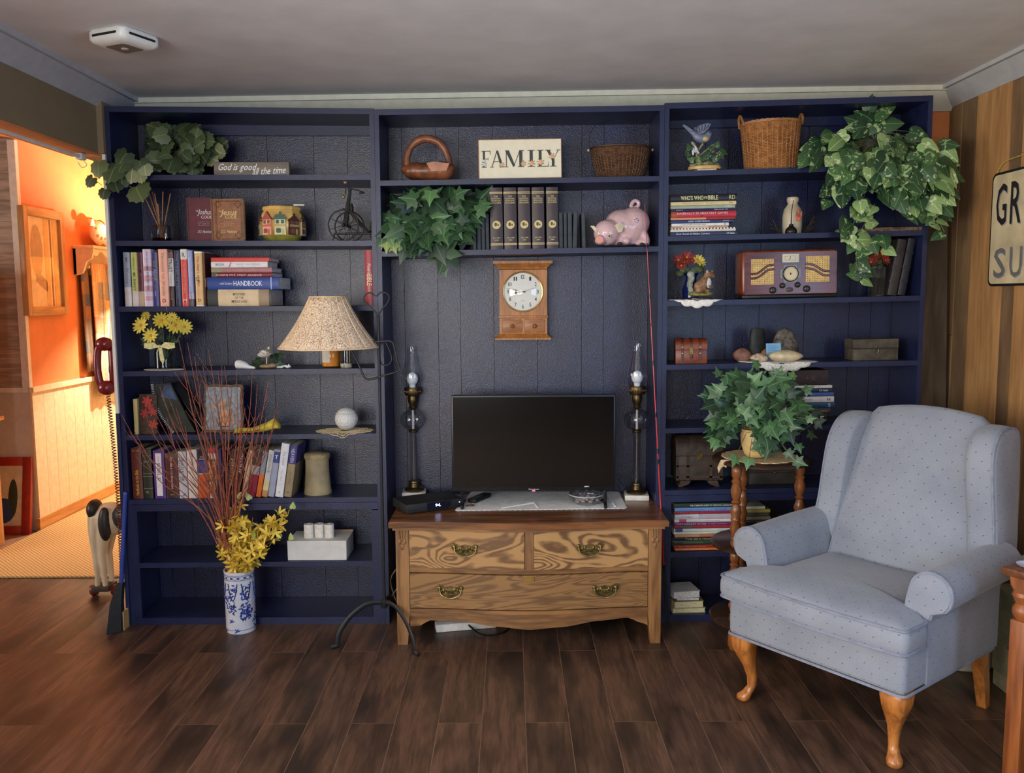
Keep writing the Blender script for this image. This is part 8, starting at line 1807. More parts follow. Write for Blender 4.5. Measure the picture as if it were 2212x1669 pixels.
def grille(x0, x1, rows, mir):
    g = MB().prism([(rx(x0), rz_(rows[1])), (rx(x1), rz_(rows[1])), (rx(x1), rz_(rows[0])), (rx(x0), rz_(rows[0]))], -0.0052, -0.003).build('grille', M_cane, r, 0)
    hs = MB()
    for i in range(9):
        for j in range(12):
            cx0 = rx(x0 + (x1 - x0) * (i + 0.6) / 9.4); cz0 = rz_(rows[0] + (rows[1] - rows[0]) * (j + 0.5) / 12); hs.prism([(cx0 + 0.0017 * cos(t_), cz0 + 0.0017 * sin(t_)) for t_ in [2 * pi * q_ / 8 for q_ in range(8)]], -0.0056, -0.005)
    hs.build('cane_holes', M_hole, g, 0)
    for dz0 in (0, 90):
        pts = [(x0 - 8, 590), (x0 + 110, 575), (x0 + 210, 500), (x0 + 300, 425), (x1 + 8, 405)] if not mir else [(x0 - 8, 400), (x0 + 120, 425), (x0 + 210, 480), (x0 + 300, 545), (x1 + 8, 565)]
        c3 = smooth_path([(rx(a_), -0.006, rz_(b2 + dz0)) for a_, b2 in pts], 4)
        MB().tube(c3, 0.0048, 6, flat=0.5).build('wave_bar', M_mah, g)
grille(500, 905, (285, 810), False); grille(1478, 1895, (250, 775), True)
MB().prism(rrect(rx(1040), rx(1360), rz_(375), rz_(185), 0.003), -0.009, -0.003).build('clock_frame', mat('pewter', (120, 116, 110), 0.35, 0.7), r)
ckf = MB().prism(rrect(rx(1056), rx(1345), rz_(362), rz_(198), 0.002), -0.0096, -0.008).build('clock_face', C(206, 200, 180), r, 0)
MB().tube([(rx(1195), -0.0102, rz_(285)), (rx(1195), -0.0102, rz_(235))], 0.0008, 4).tube([(rx(1195), -0.0102, rz_(285)), (rx(1165), -0.0102, rz_(310))], 0.0008, 4).tube([(rx(a_), -0.0102, rz_(b2)) for a_, b2 in ((1100, 240), (1285, 235), (1285, 320), (1100, 325), (1100, 240))], 0.0004, 4).build('clock_hands', C(30, 28, 28), ckf)
oc = [(1075, 425), (1320, 415), (1330, 500), (1390, 500), (1385, 680), (1320, 690), (1310, 770), (1080, 775), (1075, 695), (1015, 690), (1015, 515), (1070, 505)]
MB().prism([(rx(a_), rz_(b2)) for a_, b2 in oc], -0.008, -0.003).build('dial_plate', MATS['pewter'], r, 0)
dcx, dcz = rx(1200), rz_(600); RDD = 135 * SW
MB().lathe([(RDD * 1.06, 0), (RDD * 1.06, 0.006), (RDD * 0.95, 0.010), (RDD * 0.93, 0.008)], 32, cap=False, M=Matrix.Translation((dcx, -0.007, dcz)) @ RX).build('dial_ring', C(40, 38, 38, 0.3), r)
dl = MB().lathe([(0, 0.0045), (RDD * 0.95, 0.004), (RDD * 0.95, 0)], 32, M=Matrix.Translation((dcx, -0.007, dcz)) @ RX).build('tuning_dial', C(206, 194, 160), r)
tk_ = MB()
for i in range(40): a_ = 2 * pi * i / 40; tk_.tube([(dcx + RDD * 0.78 * cos(a_), -0.0118, dcz + RDD * 0.78 * sin(a_)), (dcx + RDD * 0.88 * cos(a_), -0.0118, dcz + RDD * 0.88 * sin(a_))], 0.0004, 3)
tk_.sphere((dcx, -0.012, dcz), (0.0035, 0.001, 0.005), 8, 5).build('dial_marks', C(60, 60, 80), dl)
for a_, b2, rr in ((890, 930, 62), (1060, 840, 50), (1332, 830, 50), (1495, 915, 62)):
    MB().lathe([(rr * SW, 0), (rr * SW, 0.006), (rr * SW * 0.8, 0.014), (rr * SW * 0.55, 0.016), (0, 0.0155)], 24, M=Matrix.Translation((rx(a_), -0.004, rz_(b2))) @ RX).build('knob', C(34, 30, 30, 0.3), r)
MB().sphere((rx(1188), -0.004, rz_(925)), (68 * SW, 0.003, 44 * SW), 20, 8).build('badge', C(70, 60, 54, 0.4), r)
# glass vase of red flowers
p = on_shelf('R', 2, 1892, 0.06, 630); k = K(0.06); h = P(1892, 576, 0.06).z - p.z
r = thing('bud_vase', 'clear square bud vase with dusky red flowers', 'vase', p)
MB().hexa([(-13 * k, -0.02, 0), (13 * k, -0.02, 0), (13 * k, 0.02, 0), (-13 * k, 0.02, 0), (-15 * k, -0.024, h), (15 * k, -0.024, h), (15 * k, 0.024, h), (-15 * k, 0.024, h)]).build('vase_glass', glass('bud_glass', (216, 222, 226), 0.6), r, 0)
for a_, c_, s_, nx in ((1881, 566, 15, -.3), (1905, 550, 16, .2), (1890, 552, 12, 0), (1912, 562, 12, .4)): bloom(r, P(a_, c_, 0.04) - p, s_ * k, (nx, -1, 0.4), bpy.data.meshes['rust_petal'])
s3 = MB()
for a_, c_ in ((1881, 568), (1905, 554), (1890, 556), (1912, 566)): s3.tube([(0, 0, 0.01), (0, 0, h * 0.8), P(a_, c_, 0.05) - p], 0.0014, 5)
s3.build('stems', M_stem_d, r)
for a_, c_ in ((1888, 575), (1900, 572), (1895, 565), (1882, 580)): put_leaf(r, LM_grape, P(a_, c_, 0.05), 0.028, p + Vector((0, 0, h)))
# ---- fourth shelf: chest, rocks, wooden box
def chest(label, cat, px0, px1, pyt, Y, dep, mbody, mstrap, dome, u='R', i=3, pyb=780, name='chest', rzz=0.0, grp=None):
    p = on_shelf(u, i, (px0 + px1) / 2, Y, pyb); k = K(Y); w = (px1 - px0) / 2 * k; h = P((px0 + px1) / 2, pyt, Y).z - p.z
    r = thing(name, label, cat, p, (0, stilt(u, i), rzz)); lid0 = h * 0.56
    MB().rbox(-w, w, 0, dep, 0.0, lid0 - 0.001, 0.003).build('body', mbody, r)
    n_ = 10; pts = [(0.0, lid0)]
    for j in range(n_ + 1): a_ = pi - pi * j / n_; pts.append((dep / 2 + dep / 2 * cos(a_), lid0 + (h - lid0) * (0.35 + 0.65 * sin(a_) if dome else 1.0 - 0.06 * abs(cos(a_)))))
    pts.append((dep, lid0)); ld = MB().prism(pts, -w, w, 'yz').build('lid', mbody, r, 50)
    return r, w, h, lid0, ld, pts
M_cl = mat('red_leather', (120, 56, 30), 0.35, var=0.18, scale=30, bump=0.15); M_cs = mat('red_leather_dark', (84, 36, 20), 0.4, var=0.15)
r, w, h, l0, ld, pts = chest('small chestnut leather chest with domed lid', 'chest', 1460, 1527, 731, 0.03, 0.09, M_cl, M_cs, True, pyb=782, rzz=radians(-6))
for x_ in (-0.55, 0.0, 0.55):
    MB().box(x_ * w - 0.006, x_ * w + 0.006, -0.002, 0.002, 0.002, l0 - 0.002).build('strap', M_cs, r, 0); MB().prism([(a_ + (-0.0015 if a_ < 0.045 else 0.0015), b2 + 0.0015) for a_, b2 in pts[1:-1]] + [(0.09, l0), (0, l0)], x_ * w - 0.006, x_ * w + 0.006, 'yz').build('lid_strap', M_cs, ld, 50)
for x_ in (-0.75, 0.75):
    for z_ in (0.42, 0.66): MB().sphere((x_ * w * 0.75, -0.003, h * z_), (0.004, 0.003, 0.003), 8, 6).build('stud', C(206, 190, 160, 0.3), r)
MB().prism(rrect(-0.008, 0.008, l0 - 0.02, l0 + 0.012, 0.003), -0.005, 0.0).sphere((0, -0.006, l0 - 0.03), 0.006, 8, 6).build('clasp', M_brass_old, r)
p0 = on_shelf('R', 3, 1680, 0.06, 780)
lace_disc('doily', 'white cut-work doily under the rock collection', p0, 0.165, 0.10, mat('cutwork_white', (222, 220, 212), 0.9, var=0.10, scale=120, bump=0.8, bscale=400), 18, droop=-0.064, amp=0.07)
def rock(label, px, pyb, w, h, Y, cols, seed, sc=30, tall=None, dz0=0.004, thin=0.6, vr=0.35):
    p = on_shelf('R', 3, px, Y, pyb) + Vector((0, 0, dz0)); k = K(Y); rg = random.Random(seed); mb = MB(); seg = 16; rings = []; n_ = 9
    ph = [rg.uniform(0, 6.28) for _ in range(6)]
    for i in range(n_ + 1):
        t_ = i / n_; pr = tall(t_) if tall else (sin(pi * (0.12 + 0.86 * t_)) ** 0.6)
        ring = []
        for j in range(seg):
            a_ = 2 * pi * j / seg; q_ = pr * (1 + 0.10 * sin(2 * a_ + ph[0]) + 0.07 * sin(3 * a_ + ph[1] + 2 * t_) + 0.04 * sin(7 * a_ + ph[2] + 5 * t_)); ring.append(Vector((w / 2 * k * q_ * cos(a_), w / 2 * k * thin * q_ * sin(a_), h * k * t_)))
        rings.append(ring)
    o = mb.loft(rings).build('rock', mat('rock_%d' % seed, cols, 0.6, var=vr, scale=sc, bump=0.5, bscale=60), None, 60, p); tag(o, label, 'rock', 'rock collection on the doily'); return o
rock('tall black stone with pale speckled edge', 1634, 768, 48, 68, 0.14, (28, 30, 30), 31, 40, lambda t: 0.98 - 0.5 * t ** 1.5 + 0.08 * sin(9 * t), vr=0.5)
rock('tall pointed banded grey agate half', 1694, 768, 58, 68, 0.14, (84, 78, 70), 32, 50, lambda t: (1 - t * t) ** 0.5 * 0.9 + 0.1, vr=0.5)
rock('reddish brown boulder-shaped rock at the chest end', 1604, 777, 40, 28, 0.09, (128, 88, 72), 33, vr=0.2)
rock('small speckled cream and brown rock', 1640, 779, 38, 18, 0.03, (168, 148, 126), 34, 60)
rock('small amber rock half hidden behind the blue card', 1655, 772, 22, 26, 0.10, (150, 96, 66), 35)
rock('long creamy white lumpy stone in front', 1695, 780, 68, 24, 0.035, (206, 192, 156), 36, 25, vr=0.12)
p = on_shelf('R', 3, 1672, 0.075, 780) + Vector((0, 0, 0.004)); k = K(0.075)
r = thing('note_card', 'light blue note card standing among the rocks', 'card', p + Vector((0, 0, 0)), (radians(-10), stilt('R', 3), 0)); hc = P(1672, 741, 0.075).z - p.z
MB().box(-16 * k, 16 * k, 0, 0.001, 0, hc).build('card', C(120, 172, 214), r, 0)
for j in range(5): MB().box(-12 * k, (6 + 5 * (j % 2)) * k, -0.0006, 0.0004, hc * (0.86 - 0.1 * j), hc * (0.88 - 0.1 * j)).build('text_line', C(84, 124, 160), r, 0)
M_ob = mat('old_grey_box', (70, 64, 52), 0.65, var=0.25, scale=30, bump=0.3, bscale=80); 
r, w, h, l0, ld, pts = chest('worn grey-brown wooden box with a ring latch', 'box', 1843, 1940, 731, 0.04, 0.10, M_ob, M_ob, False, pyb=772, name='wooden_box')
MB().tube([(0.010 * cos(2 * pi * i / 14), -0.006, l0 - 0.010 + 0.013 * sin(2 * pi * i / 14)) for i in range(14)], 0.002, 5, closed=True).sphere((0, -0.004, l0 + 0.006), 0.005, 8, 6).build('ring_latch', MATS['pewter'], r)
MB().box(-w - 0.0005, w + 0.0005, -0.001, 0.001, l0 - 0.004, l0 + 0.002).build('lid_seam', C(30, 28, 24), r, 0)
# ---- sixth shelf: trunks
M_tk = mat('dark_trunk', (54, 44, 38), 0.6, var=0.3, scale=24, bump=0.2); M_tw = wood('trunk_slat', (74, 50, 34), (48, 32, 22), 'x', 2, 0.5, 5, 0.4)
p = on_shelf('R', 5, 1510, 0.06, 1050); k = K(0.06); zt = P(1510, 944, 0.06).z - p.z
r = thing('dome_trunk', 'dark miniature dome-top trunk on a little stand', 'trunk', p)
w = 50 * k
for s_ in (-1, 1): MB().prism([(s_ * w * 0.9, 0), (s_ * w * 0.8, 0.028), (s_ * w * 0.35, 0.028), (s_ * w * 0.45, 0.012), (s_ * w * 0.75, 0)], 0.0, 0.13).build('stand_foot', M_tw, r, 0)
MB().rbox(-w, w, 0.0, 0.14, 0.029, zt * 0.62, 0.003).build('body', M_tk, r)
pts = [(0, zt * 0.625)] + [(0.07 - 0.07 * cos(pi * j / 12), zt * (0.66 + 0.34 * sin(pi * j / 12))) for j in range(13)] + [(0.14, zt * 0.625)]
ld = MB().prism(pts, -w, w, 'yz').build('lid', M_tk, r, 50)
for x_ in (-0.96, -0.5, 0.5, 0.96): MB().prism([(a_ - 0.002 if a_ < 0.07 else a_ + 0.002, b2 + 0.002) for a_, b2 in pts], x_ * w - 0.006, x_ * w + 0.006, 'yz').build('lid_band', M_tw, ld, 50); MB().box(x_ * w - 0.006, x_ * w + 0.006, -0.003, 0.002, 0.03, zt * 0.62).build('band', M_tw, r, 0)
for z_ in (0.2, 0.42): MB().box(-w, w, -0.003, 0.002, zt * z_ - 0.004, zt * z_ + 0.004).build('slat', M_tw, r, 0)
MB().prism(rrect(-0.012, 0.012, zt * 0.55, zt * 0.70, 0.004), -0.006, 0).build('lock_plate', M_brass_old, r)
r, w, h, l0, ld, pts = chest('dark flat-lidded keepsake box behind the plant stand legs', 'box', 1618, 1728, 1000, 0.08, 0.12, mat('keepsake', (44, 40, 36), 0.6, var=0.3, scale=20), M_ob, False, i=5, pyb=1050, name='keepsake_box')
MB().sphere((0, -0.003, l0), 0.005, 8, 6).build('clasp', M_brass_old, r)

# ================================================================== right wall: sign, leaning plank, things behind the chair
pl0 = PX(2148, 500, XR).y; zt0 = PX(2160, 375, XR).z; zb0 = PX(2160, 618, XR).z; Wd = 0.96
sg = thing('store_sign', 'black-edged cream tin sign with bold lettering on the wood wall', 'sign', (XR - 0.012, pl0, zb0), (0, 0, radians(-90)))
hs_ = zt0 - zb0
MB().prism(rrect(0, Wd, 0, hs_, 0.03, 6), -0.006, 0.004).build('rim', C(24, 24, 26, 0.4), sg, 30)
MB().prism(rrect(0.010, Wd - 0.010, 0.010, hs_ - 0.010, 0.024, 6), -0.0075, 0.0).build('face', mat('sign_cream', (196, 180, 146), 0.45, var=0.10, scale=10), sg, 30)
for (s_, zc_, hh, mm, dx) in (('GROCERIES', 0.715, 0.36, C(28, 27, 27), 0.0), ('SUPPLIES', 0.205, 0.26, C(104, 104, 104), 0.004)):
    n_ = len(s_); pit = (Wd - 0.05) / n_
    for i_, ch in enumerate(s_):
        x_ = 0.028 + pit * (i_ + 0.5); wd_ = pit * (0.74 if ch != 'I' else 0.25)
        text(ch, sg, x_ + 0.005, hs_ * zc_ - 0.005, wd_, hs_ * hh, -0.0080, C(140, 140, 146), name='letter_shadow'); text(ch, sg, x_, hs_ * zc_, wd_, hs_ * hh, -0.0086, mm, name='letter')
text('- & -', sg, Wd * 0.42, hs_ * 0.45, 0.2, hs_ * 0.10, -0.0085, C(28, 27, 27), shear=0.2)
MB().tube(smooth_path([(0.02, -0.004, hs_ - 0.02), (0.04, -0.002, hs_ + 0.02), (0.12, 0.0, hs_ + 0.045), (Wd / 2, 0.004, hs_ + 0.05)], 4), 0.002, 5).build('hanging_cord', C(190, 160, 70), sg)
# grey plank leaning in the corner
pa, pb_ = P(2022, 490, 0.17), P(2028, 870, 0.13)
tag(MB().hexa([(1.814, 0.12, 0.0), (2.015, 0.12, 0.0), (2.015, 0.142, 0.0), (1.814, 0.142, 0.0), (1.812, 0.20, 1.98), (1.985, 0.20, 1.98), (1.985, 0.222, 1.98), (1.812, 0.222, 1.98)]).build('leaning_plank', wood('weathered_plank', (112, 96, 74), (78, 64, 48), 'z', 1, 0.7, 9, 0.5, (66, 54, 42), 0.3), None, 0), 'weathered grey plank leaning in the corner beside the bookcase', 'plank')
# pale chest, folded linen and crock behind the armchair
r = thing('blanket_chest', 'pale sage painted chest low behind the armchair', 'chest', (1.915, -0.80, 0))
M_sage = mat('sage_paint', (150, 146, 116), 0.6, var=0.08)
MB().rbox(-0.10, 0.10, -0.17, 0.17, 0.06, 0.36, 0.006).build('body', M_sage, r); MB().rbox(-0.108, 0.105, -0.178, 0.178, 0.361, 0.385, 0.004).build('lid', M_sage, r); MB().rbox(-0.095, 0.095, -0.165, 0.165, 0.0, 0.06, 0.004).build('base', M_sage, r)
MB().tube(smooth_path([(-0.1, -0.05, 0.2), (-0.115, -0.04, 0.185), (-0.115, 0.04, 0.185), (-0.1, 0.05, 0.2)], 4), 0.004, 6).build('handle', MATS['pewter'], r)
lp_ = Vector((1.905, -0.80, 0.386)); lnn = thing('folded_linen', 'rumpled white linen pile on the pale chest', 'linen', lp_)
blob('linen_fold', [((-0.02, -0.06 + 0.03 * j, 0.03 + 0.03 * j), (0.07 - 0.006 * j, 0.09, 0.026), None) for j in range(4)], M_lace, lnn, 0.008, 3)
cq = PZ(2095, 1458, 0)
r = thing('ceramic_crock', 'cream crock with grey pattern under the armchair back', 'crock', (cq.x + 0.03, cq.y + 0.14, 0))
MB().lathe([(0.115, 0), (0.125, 0.01), (0.145, 0.10), (0.15, 0.17), (0.14, 0.25), (0.12, 0.30), (0.0, 0.31)], 32).build('body', mat('crock_cream', (190, 186, 164), 0.35, var=0.06), r, 60)
ring_ = MB()
for j in range(14):
    a_ = 2 * pi * j / 14; ring_.sphere((0.137 * cos(a_), 0.137 * sin(a_), 0.07), (0.012, 0.012, 0.018), 8, 6)
ring_.build('pattern', mat('crock_grey', (110, 114, 104), 0.5), r)

# ================================================================== smoke alarm
zc_ = ceil_z(-1.356); sp0 = PZ(268, 74, zc_)
r = thing('smoke_alarm', 'white square smoke alarm on the ceiling', 'smoke alarm', (sp0.x, sp0.y, zc_ - 0.0005), (0, 0, radians(-24)))
M_wp = mat('alarm_white', (222, 222, 216), 0.35, var=0.02)
rings = []
for s_, z_ in ((0.080, 0.0), (0.084, -0.006), (0.084, -0.030), (0.078, -0.040), (0.060, -0.046)): rings.append([Vector((x, y, z_)) for x, y in rrect(-s_, s_, -s_, s_, 0.024, 5)])
MB().loft(rings).build('housing', M_wp, r, 40)
sl = MB()
for j in range(4):
    M_ = Matrix.Rotation(pi / 2 * j, 4, 'Z'); sl.prism(rrect(-0.056, 0.056, -0.0235, -0.0155, 0.003, 2), -0.0848, -0.08, M=M_)
sl.build('vent_slot', C(18, 18, 18), r, 0)
MB().prism(rrect(-0.045, 0.045, -0.045, 0.045, 0.012), -0.0475, -0.045, 'xy').build('sound_grille', C(120, 108, 100), r, 0)
MB().lathe([(0.012, -0.0475), (0.012, -0.050), (0.008, -0.051), (0, -0.051)], 18, (0.0, 0.0, 0)).build('test_button', C(190, 186, 180), r)

# ================================================================== hall things
# framed print
y0, y1 = PX(38, 560, XH).y + 0.02, PX(130, 560, XH).y; z0, z1 = PX(85, 681, XH).z, PX(85, 452, XH).z
r = thing('framed_picture', 'tall pine-framed print on the orange hall wall', 'picture', (XH + 0.001, (y0 + y1) / 2, z0), (0, 0, radians(90)))
w = (y1 - y0) / 2; h = z1 - z0; M_fr = wood('gold_pine', (200, 160, 104), (160, 120, 74), 'z', 1, 0.4, 5, 0.4); M_frh = wood('gold_pine_h', (200, 160, 104), (160, 120, 74), 'x', 1, 0.4, 5, 0.4)
for s_ in (-1, 1): MB().rbox(min(s_ * w, s_ * (w - 0.05)), max(s_ * w, s_ * (w - 0.05)), -0.04, 0, 0, h, 0.004).build('frame_side', M_fr, r)
for z_ in (0, h - 0.055): MB().rbox(-w + 0.05, w - 0.05, -0.04, 0, z_, z_ + 0.055, 0.004).build('frame_rail', M_frh, r)
MB().box(-w + 0.05, w - 0.05, -0.016, -0.004, 0.055, h - 0.055).build('mount', C(232, 214, 170), r, 0)
for x0, x1, c_ in ((0.02, 0.07, (226, 190, 120)), (0.09, 0.105, (150, 104, 60)), (0.125, 0.165, (232, 190, 110))): MB().box(x0, x1, -0.0175, -0.015, 0.06, h - 0.06).build('print_stripe', C(*c_), r, 0)
MB().sphere((-0.075, -0.0165, h * 0.60), (0.07, 0.0015, 0.17), 20, 10).prism([(-0.10, h * 0.32), (0.03, h * 0.22), (0.03, h * 0.32), (-0.08, h * 0.42)], -0.0175, -0.015).build('reflection_figure', C(186, 160, 122), r, 40)  # reflection in the glass, put in as a flat coloured shape
MB().box(-w + 0.05, w - 0.05, -0.026, -0.024, 0.055, h - 0.055).build('glass_pane', glass('picture_glass', (255, 255, 255), 0.4), r, 0)
# peg shelf
ya, yb2 = PX(157, 540, XH).y, 2.95; zs = PX(157, 530, XH).z
r = thing('peg_shelf', 'cream wooden peg shelf on the orange hall wall', 'shelf', (XH + 0.001, ya, zs))
M_pc = mat('peg_cream', (228, 208, 174), 0.5, var=0.04)
MB().rbox(0, 0.15, -0.01, yb2 - ya, -0.02, 0.0, 0.004).build('shelf_board', M_pc, r)
MB().box(0, 0.018, 0, yb2 - ya, -0.20, -0.021).build('back_rail', M_pc, r, 0)
MB().prism([(0.0, -0.02), (0.14, -0.02), (0.14, -0.05), (0.125, -0.09), (0.09, -0.11), (0.075, -0.15), (0.06, -0.19), (0.02, -0.205), (0, -0.205)], 0.0, 0.02, 'xz').build('bracket', M_pc, r, 30)
vl = [(0.02, -0.021)] + [(0.02 + (yb2 - ya - 0.04) * i / 24, -0.055 - 0.018 * sin(2 * pi * i / 6)) for i in range(25)] + [(yb2 - ya - 0.02, -0.021)]
MB().prism(vl, 0.115, 0.13, 'yz').build('scalloped_valance', M_pc, r, 30)
for j in range(4): MB().tube([(0.018, 0.1 + 0.16 * j, -0.15), (0.06, 0.1 + 0.16 * j, -0.145)], [0.007, 0.010], 8).build('peg', M_pc, r)
# rounded floral cushion on it
q0 = Vector((XH + 0.085, ya + 0.30, zs + 0.0005)); r = thing('floral_cushion', 'rounded cream floral cushion resting on the peg shelf', 'cushion', q0)
m, nt, b = base('floral_cloth'); v = coords(nt); vo = nd(nt, 'ShaderNodeTexVoronoi'); vo.inputs['Scale'].default_value = 22; nt.links.new(v, vo.inputs['Vector'])
mx_ = nd(nt, 'ShaderNodeMix', data_type='RGBA'); lt_ = nd(nt, 'ShaderNodeMath', operation='LESS_THAN'); lt_.inputs[1].default_value = 0.30; nt.links.new(vo.outputs['Distance'], lt_.inputs[0])
nt.links.new(lt_.outputs[0], mx_.inputs['Factor']); mx_.inputs['A'].default_value = lin((232, 210, 178)); nt.links.new(ramp(nt, vo.outputs['Color'], [(0.2, (120, 120, 70)), (0.5, (190, 110, 80)), (0.8, (206, 176, 120))]), mx_.inputs['B']); nt.links.new(mx_.outputs['Result'], b.inputs['Base Color']); b.inputs['Roughness'].default_value = 0.85
blob('cushion_body', [((0, 0.0, 0.085), (0.05, 0.17, 0.085), None), ((0, -0.10, 0.11), (0.045, 0.09, 0.07), RXX(35)), ((0, -0.19, 0.17), (0.02, 0.035, 0.03), RXX(40)), ((0, 0.14, 0.09), (0.05, 0.10, 0.075), None)], m, r, 0.008, 4)
# quilts
def patch(name, cols, sc):
    m, nt, b = base(name); v = coords(nt, (sc, sc, sc)); br = nd(nt, 'ShaderNodeTexVoronoi', distance='CHEBYCHEV'); br.inputs['Randomness'].default_value = 0.15; br.inputs['Scale'].default_value = 1.0; nt.links.new(v, br.inputs['Vector'])
    n_ = nd(nt, 'ShaderNodeTexVoronoi'); n_.inputs['Scale'].default_value = 9; nt.links.new(v, n_.inputs['Vector'])
    c1 = ramp(nt, br.outputs['Color'], [(i / (len(cols) - 1), c_) for i, c_ in enumerate(cols)], 'CONSTANT'); mx = nd(nt, 'ShaderNodeMix', data_type='RGBA', blend_type='MULTIPLY'); mx.inputs['Factor'].default_value = 0.5; nt.links.new(c1, mx.inputs['A']); nt.links.new(ramp(nt, n_.outputs['Distance'], [(0.1, (150, 110, 80)), (0.5, (255, 245, 225))]), mx.inputs['B'])
    nt.links.new(mx.outputs['Result'], b.inputs['Base Color']); b.inputs['Roughness'].default_value = 0.9; return m
def hang(name, label, ya, yb2, z1, z0, x, m, folds, amp, fringe=True, cat='quilt'):
    r = thing(name, label, cat, (XH, ya, z0)); W2 = yb2 - ya; N = 40; rings = []
    for i in range(9):
        t_ = i / 8; rings.append([Vector((x + amp * (0.4 + 0.6 * (1 - t_)) * sin(2 * pi * folds * j / N + 0.6 * t_) + 0.012 * (1 - t_), W2 * j / N, (z1 - z0) * t_)) for j in range(N + 1)])
    o = MB().loft(rings, cap=False, closed=False).build('cloth', m, r, 60); s = o.modifiers.new('thickness', 'SOLIDIFY'); s.thickness = 0.006
    if fringe:
        fr_ = MB(); rg = random.Random(8)
        for j in range(26):
            yy = W2 * (j + 0.5) / 26; L_ = rg.uniform(0.05, 0.08); fr_.tube([(x + 0.012, yy, 0.004), (x + 0.014, yy + rg.uniform(-.006, .006), -L_)], 0.0022, 4)
        for j in range(9):
            yy = W2 * (0.1 + 0.8 * rg.random()); L_ = rg.uniform(0.25, 0.75) * (z1 - z0); fr_.tube(smooth_path([(x + amp + 0.016, yy, z1 - z0 - 0.01), (x + amp + 0.014, yy + rg.uniform(-.02, .02), z1 - z0 - L_ / 2), (x + amp + 0.012, yy + rg.uniform(-.03, .03), z1 - z0 - L_)], 3), 0.003, 4)
        fr_.build('fringe', mat('fringe_cream', (222, 190, 130), 0.9), r)
    return r
pk_ = [(222, 176, 130), (170, 160, 140), (232, 196, 150), (206, 130, 100), (150, 156, 156), (236, 206, 156), (214, 160, 110)]
hang('quilt', 'fringed patchwork quilt hanging from the peg shelf', PX(187, 700, XH).y, 2.95, PX(200, 570, XH).z, PX(200, 855, XH).z, 0.05, patch('patchwork', pk_, 8.0), 5, 0.006)
hang('runner_quilt', 'narrow folded blue-edged quilt behind the fringed one', PX(171, 700, XH).y, PX(186, 700, XH).y + 0.02, PX(178, 585, XH).z, PX(178, 803, XH).z, 0.03, patch('patchwork_dark', [(150, 110, 80), (120, 100, 84), (84, 92, 110), (160, 130, 96)], 12.0), 1.5, 0.008, False)
# red wall telephone
py0 = 0.10
def ph(px, py, Y=py0): return P(px, py, Y)
r = thing('wall_telephone', 'red wall telephone with long coiled cord beside the bookcase', 'telephone', (-1.753, py0, ph(240, 845).z))
M_ph = mat('red_phone', (110, 26, 36), 0.22, var=0.06)
zt_p = ph(240, 735).z - r.location.z
MB().rbox(-0.075, 0.0, 0.0, 0.17, 0.02, zt_p - 0.01, 0.018, 3).build('body', M_ph, r)
MB().lathe([(0.055, 0), (0.05, 0.012), (0.03, 0.018), (0, 0.02)], 24, M=Matrix.Translation((-0.075, 0.085, zt_p * 0.42)) @ Matrix.Rotation(-pi / 2, 4, 'Y')).build('dial', mat('phone_dial', (150, 130, 124), 0.3), r)
xh = -0.098
MB().tube(smooth_path([(xh, 0.0, zt_p * 0.92), (xh - 0.016, 0.0, zt_p * 0.80), (xh - 0.022, 0, zt_p * 0.5), (xh - 0.016, 0, zt_p * 0.22), (xh, 0, zt_p * 0.08)], 5), 0.017, 10, flat=0.9).sphere((xh + 0.015, 0, zt_p * 0.93), (0.04, 0.032, 0.032), 14, 8).sphere((xh + 0.015, 0, zt_p * 0.07), (0.04, 0.032, 0.034), 14, 8).build('handset', M_ph, r)
MB().box(-0.10, -0.07, 0.0, 0.03, zt_p * 0.80, zt_p * 0.86).build('cradle', M_ph, r, 0)
cz1 = ph(250, 1225).z - r.location.z; pts = []
xa = xh + 0.02; xb_ = xh + 0.02; N = 62 * 8
for i in range(N + 1):
    t_ = i / N; zz_ = zt_p * 0.0 + (cz1) * t_; sw = 0.030 * sin(pi * t_) * 0.3 + 0.018 * t_; a_ = 2 * pi * 62 * t_; pts.append((xa + sw + 0.008 * cos(a_), 0.008 * sin(a_), zz_ - 0.02))
MB().tube(pts, 0.0024, 4).tube(smooth_path([pts[-1], (pts[-1][0] + 0.02, 0.02, cz1 - 0.05), (-0.02, 0.05, cz1 - 0.02), (-0.012, 0.06, cz1 + 0.1), (-0.01, 0.06, 0.03)], 4), 0.0026, 5).build('coiled_cord', mat('cord_maroon', (82, 32, 30), 0.5), r)
# curtain rod under the opening header
ra, rb2 = Vector((-1.80, -1.85, 2.066)), Vector((-1.80, -0.10, 2.066))
r = thing('curtain_rod', 'thin white curtain rod along the top of the hall opening', 'curtain rod', ra)
MB().tube([(0, 0, 0), rb2 - ra], 0.008, 8).build('rod', M_white, r)
MB().rbox(-0.014, 0.014, rb2.y - ra.y - 0.012, rb2.y - ra.y + 0.03, -0.012, 0.015, 0.004).tube(smooth_path([(0.0, rb2.y - ra.y + 0.02, -0.008), (0.012, rb2.y - ra.y + 0.03, -0.03), (-0.01, rb2.y - ra.y + 0.03, -0.04), (-0.018, rb2.y - ra.y + 0.02, -0.02)], 3), 0.002, 5).build('bracket', C(206, 200, 196), r)
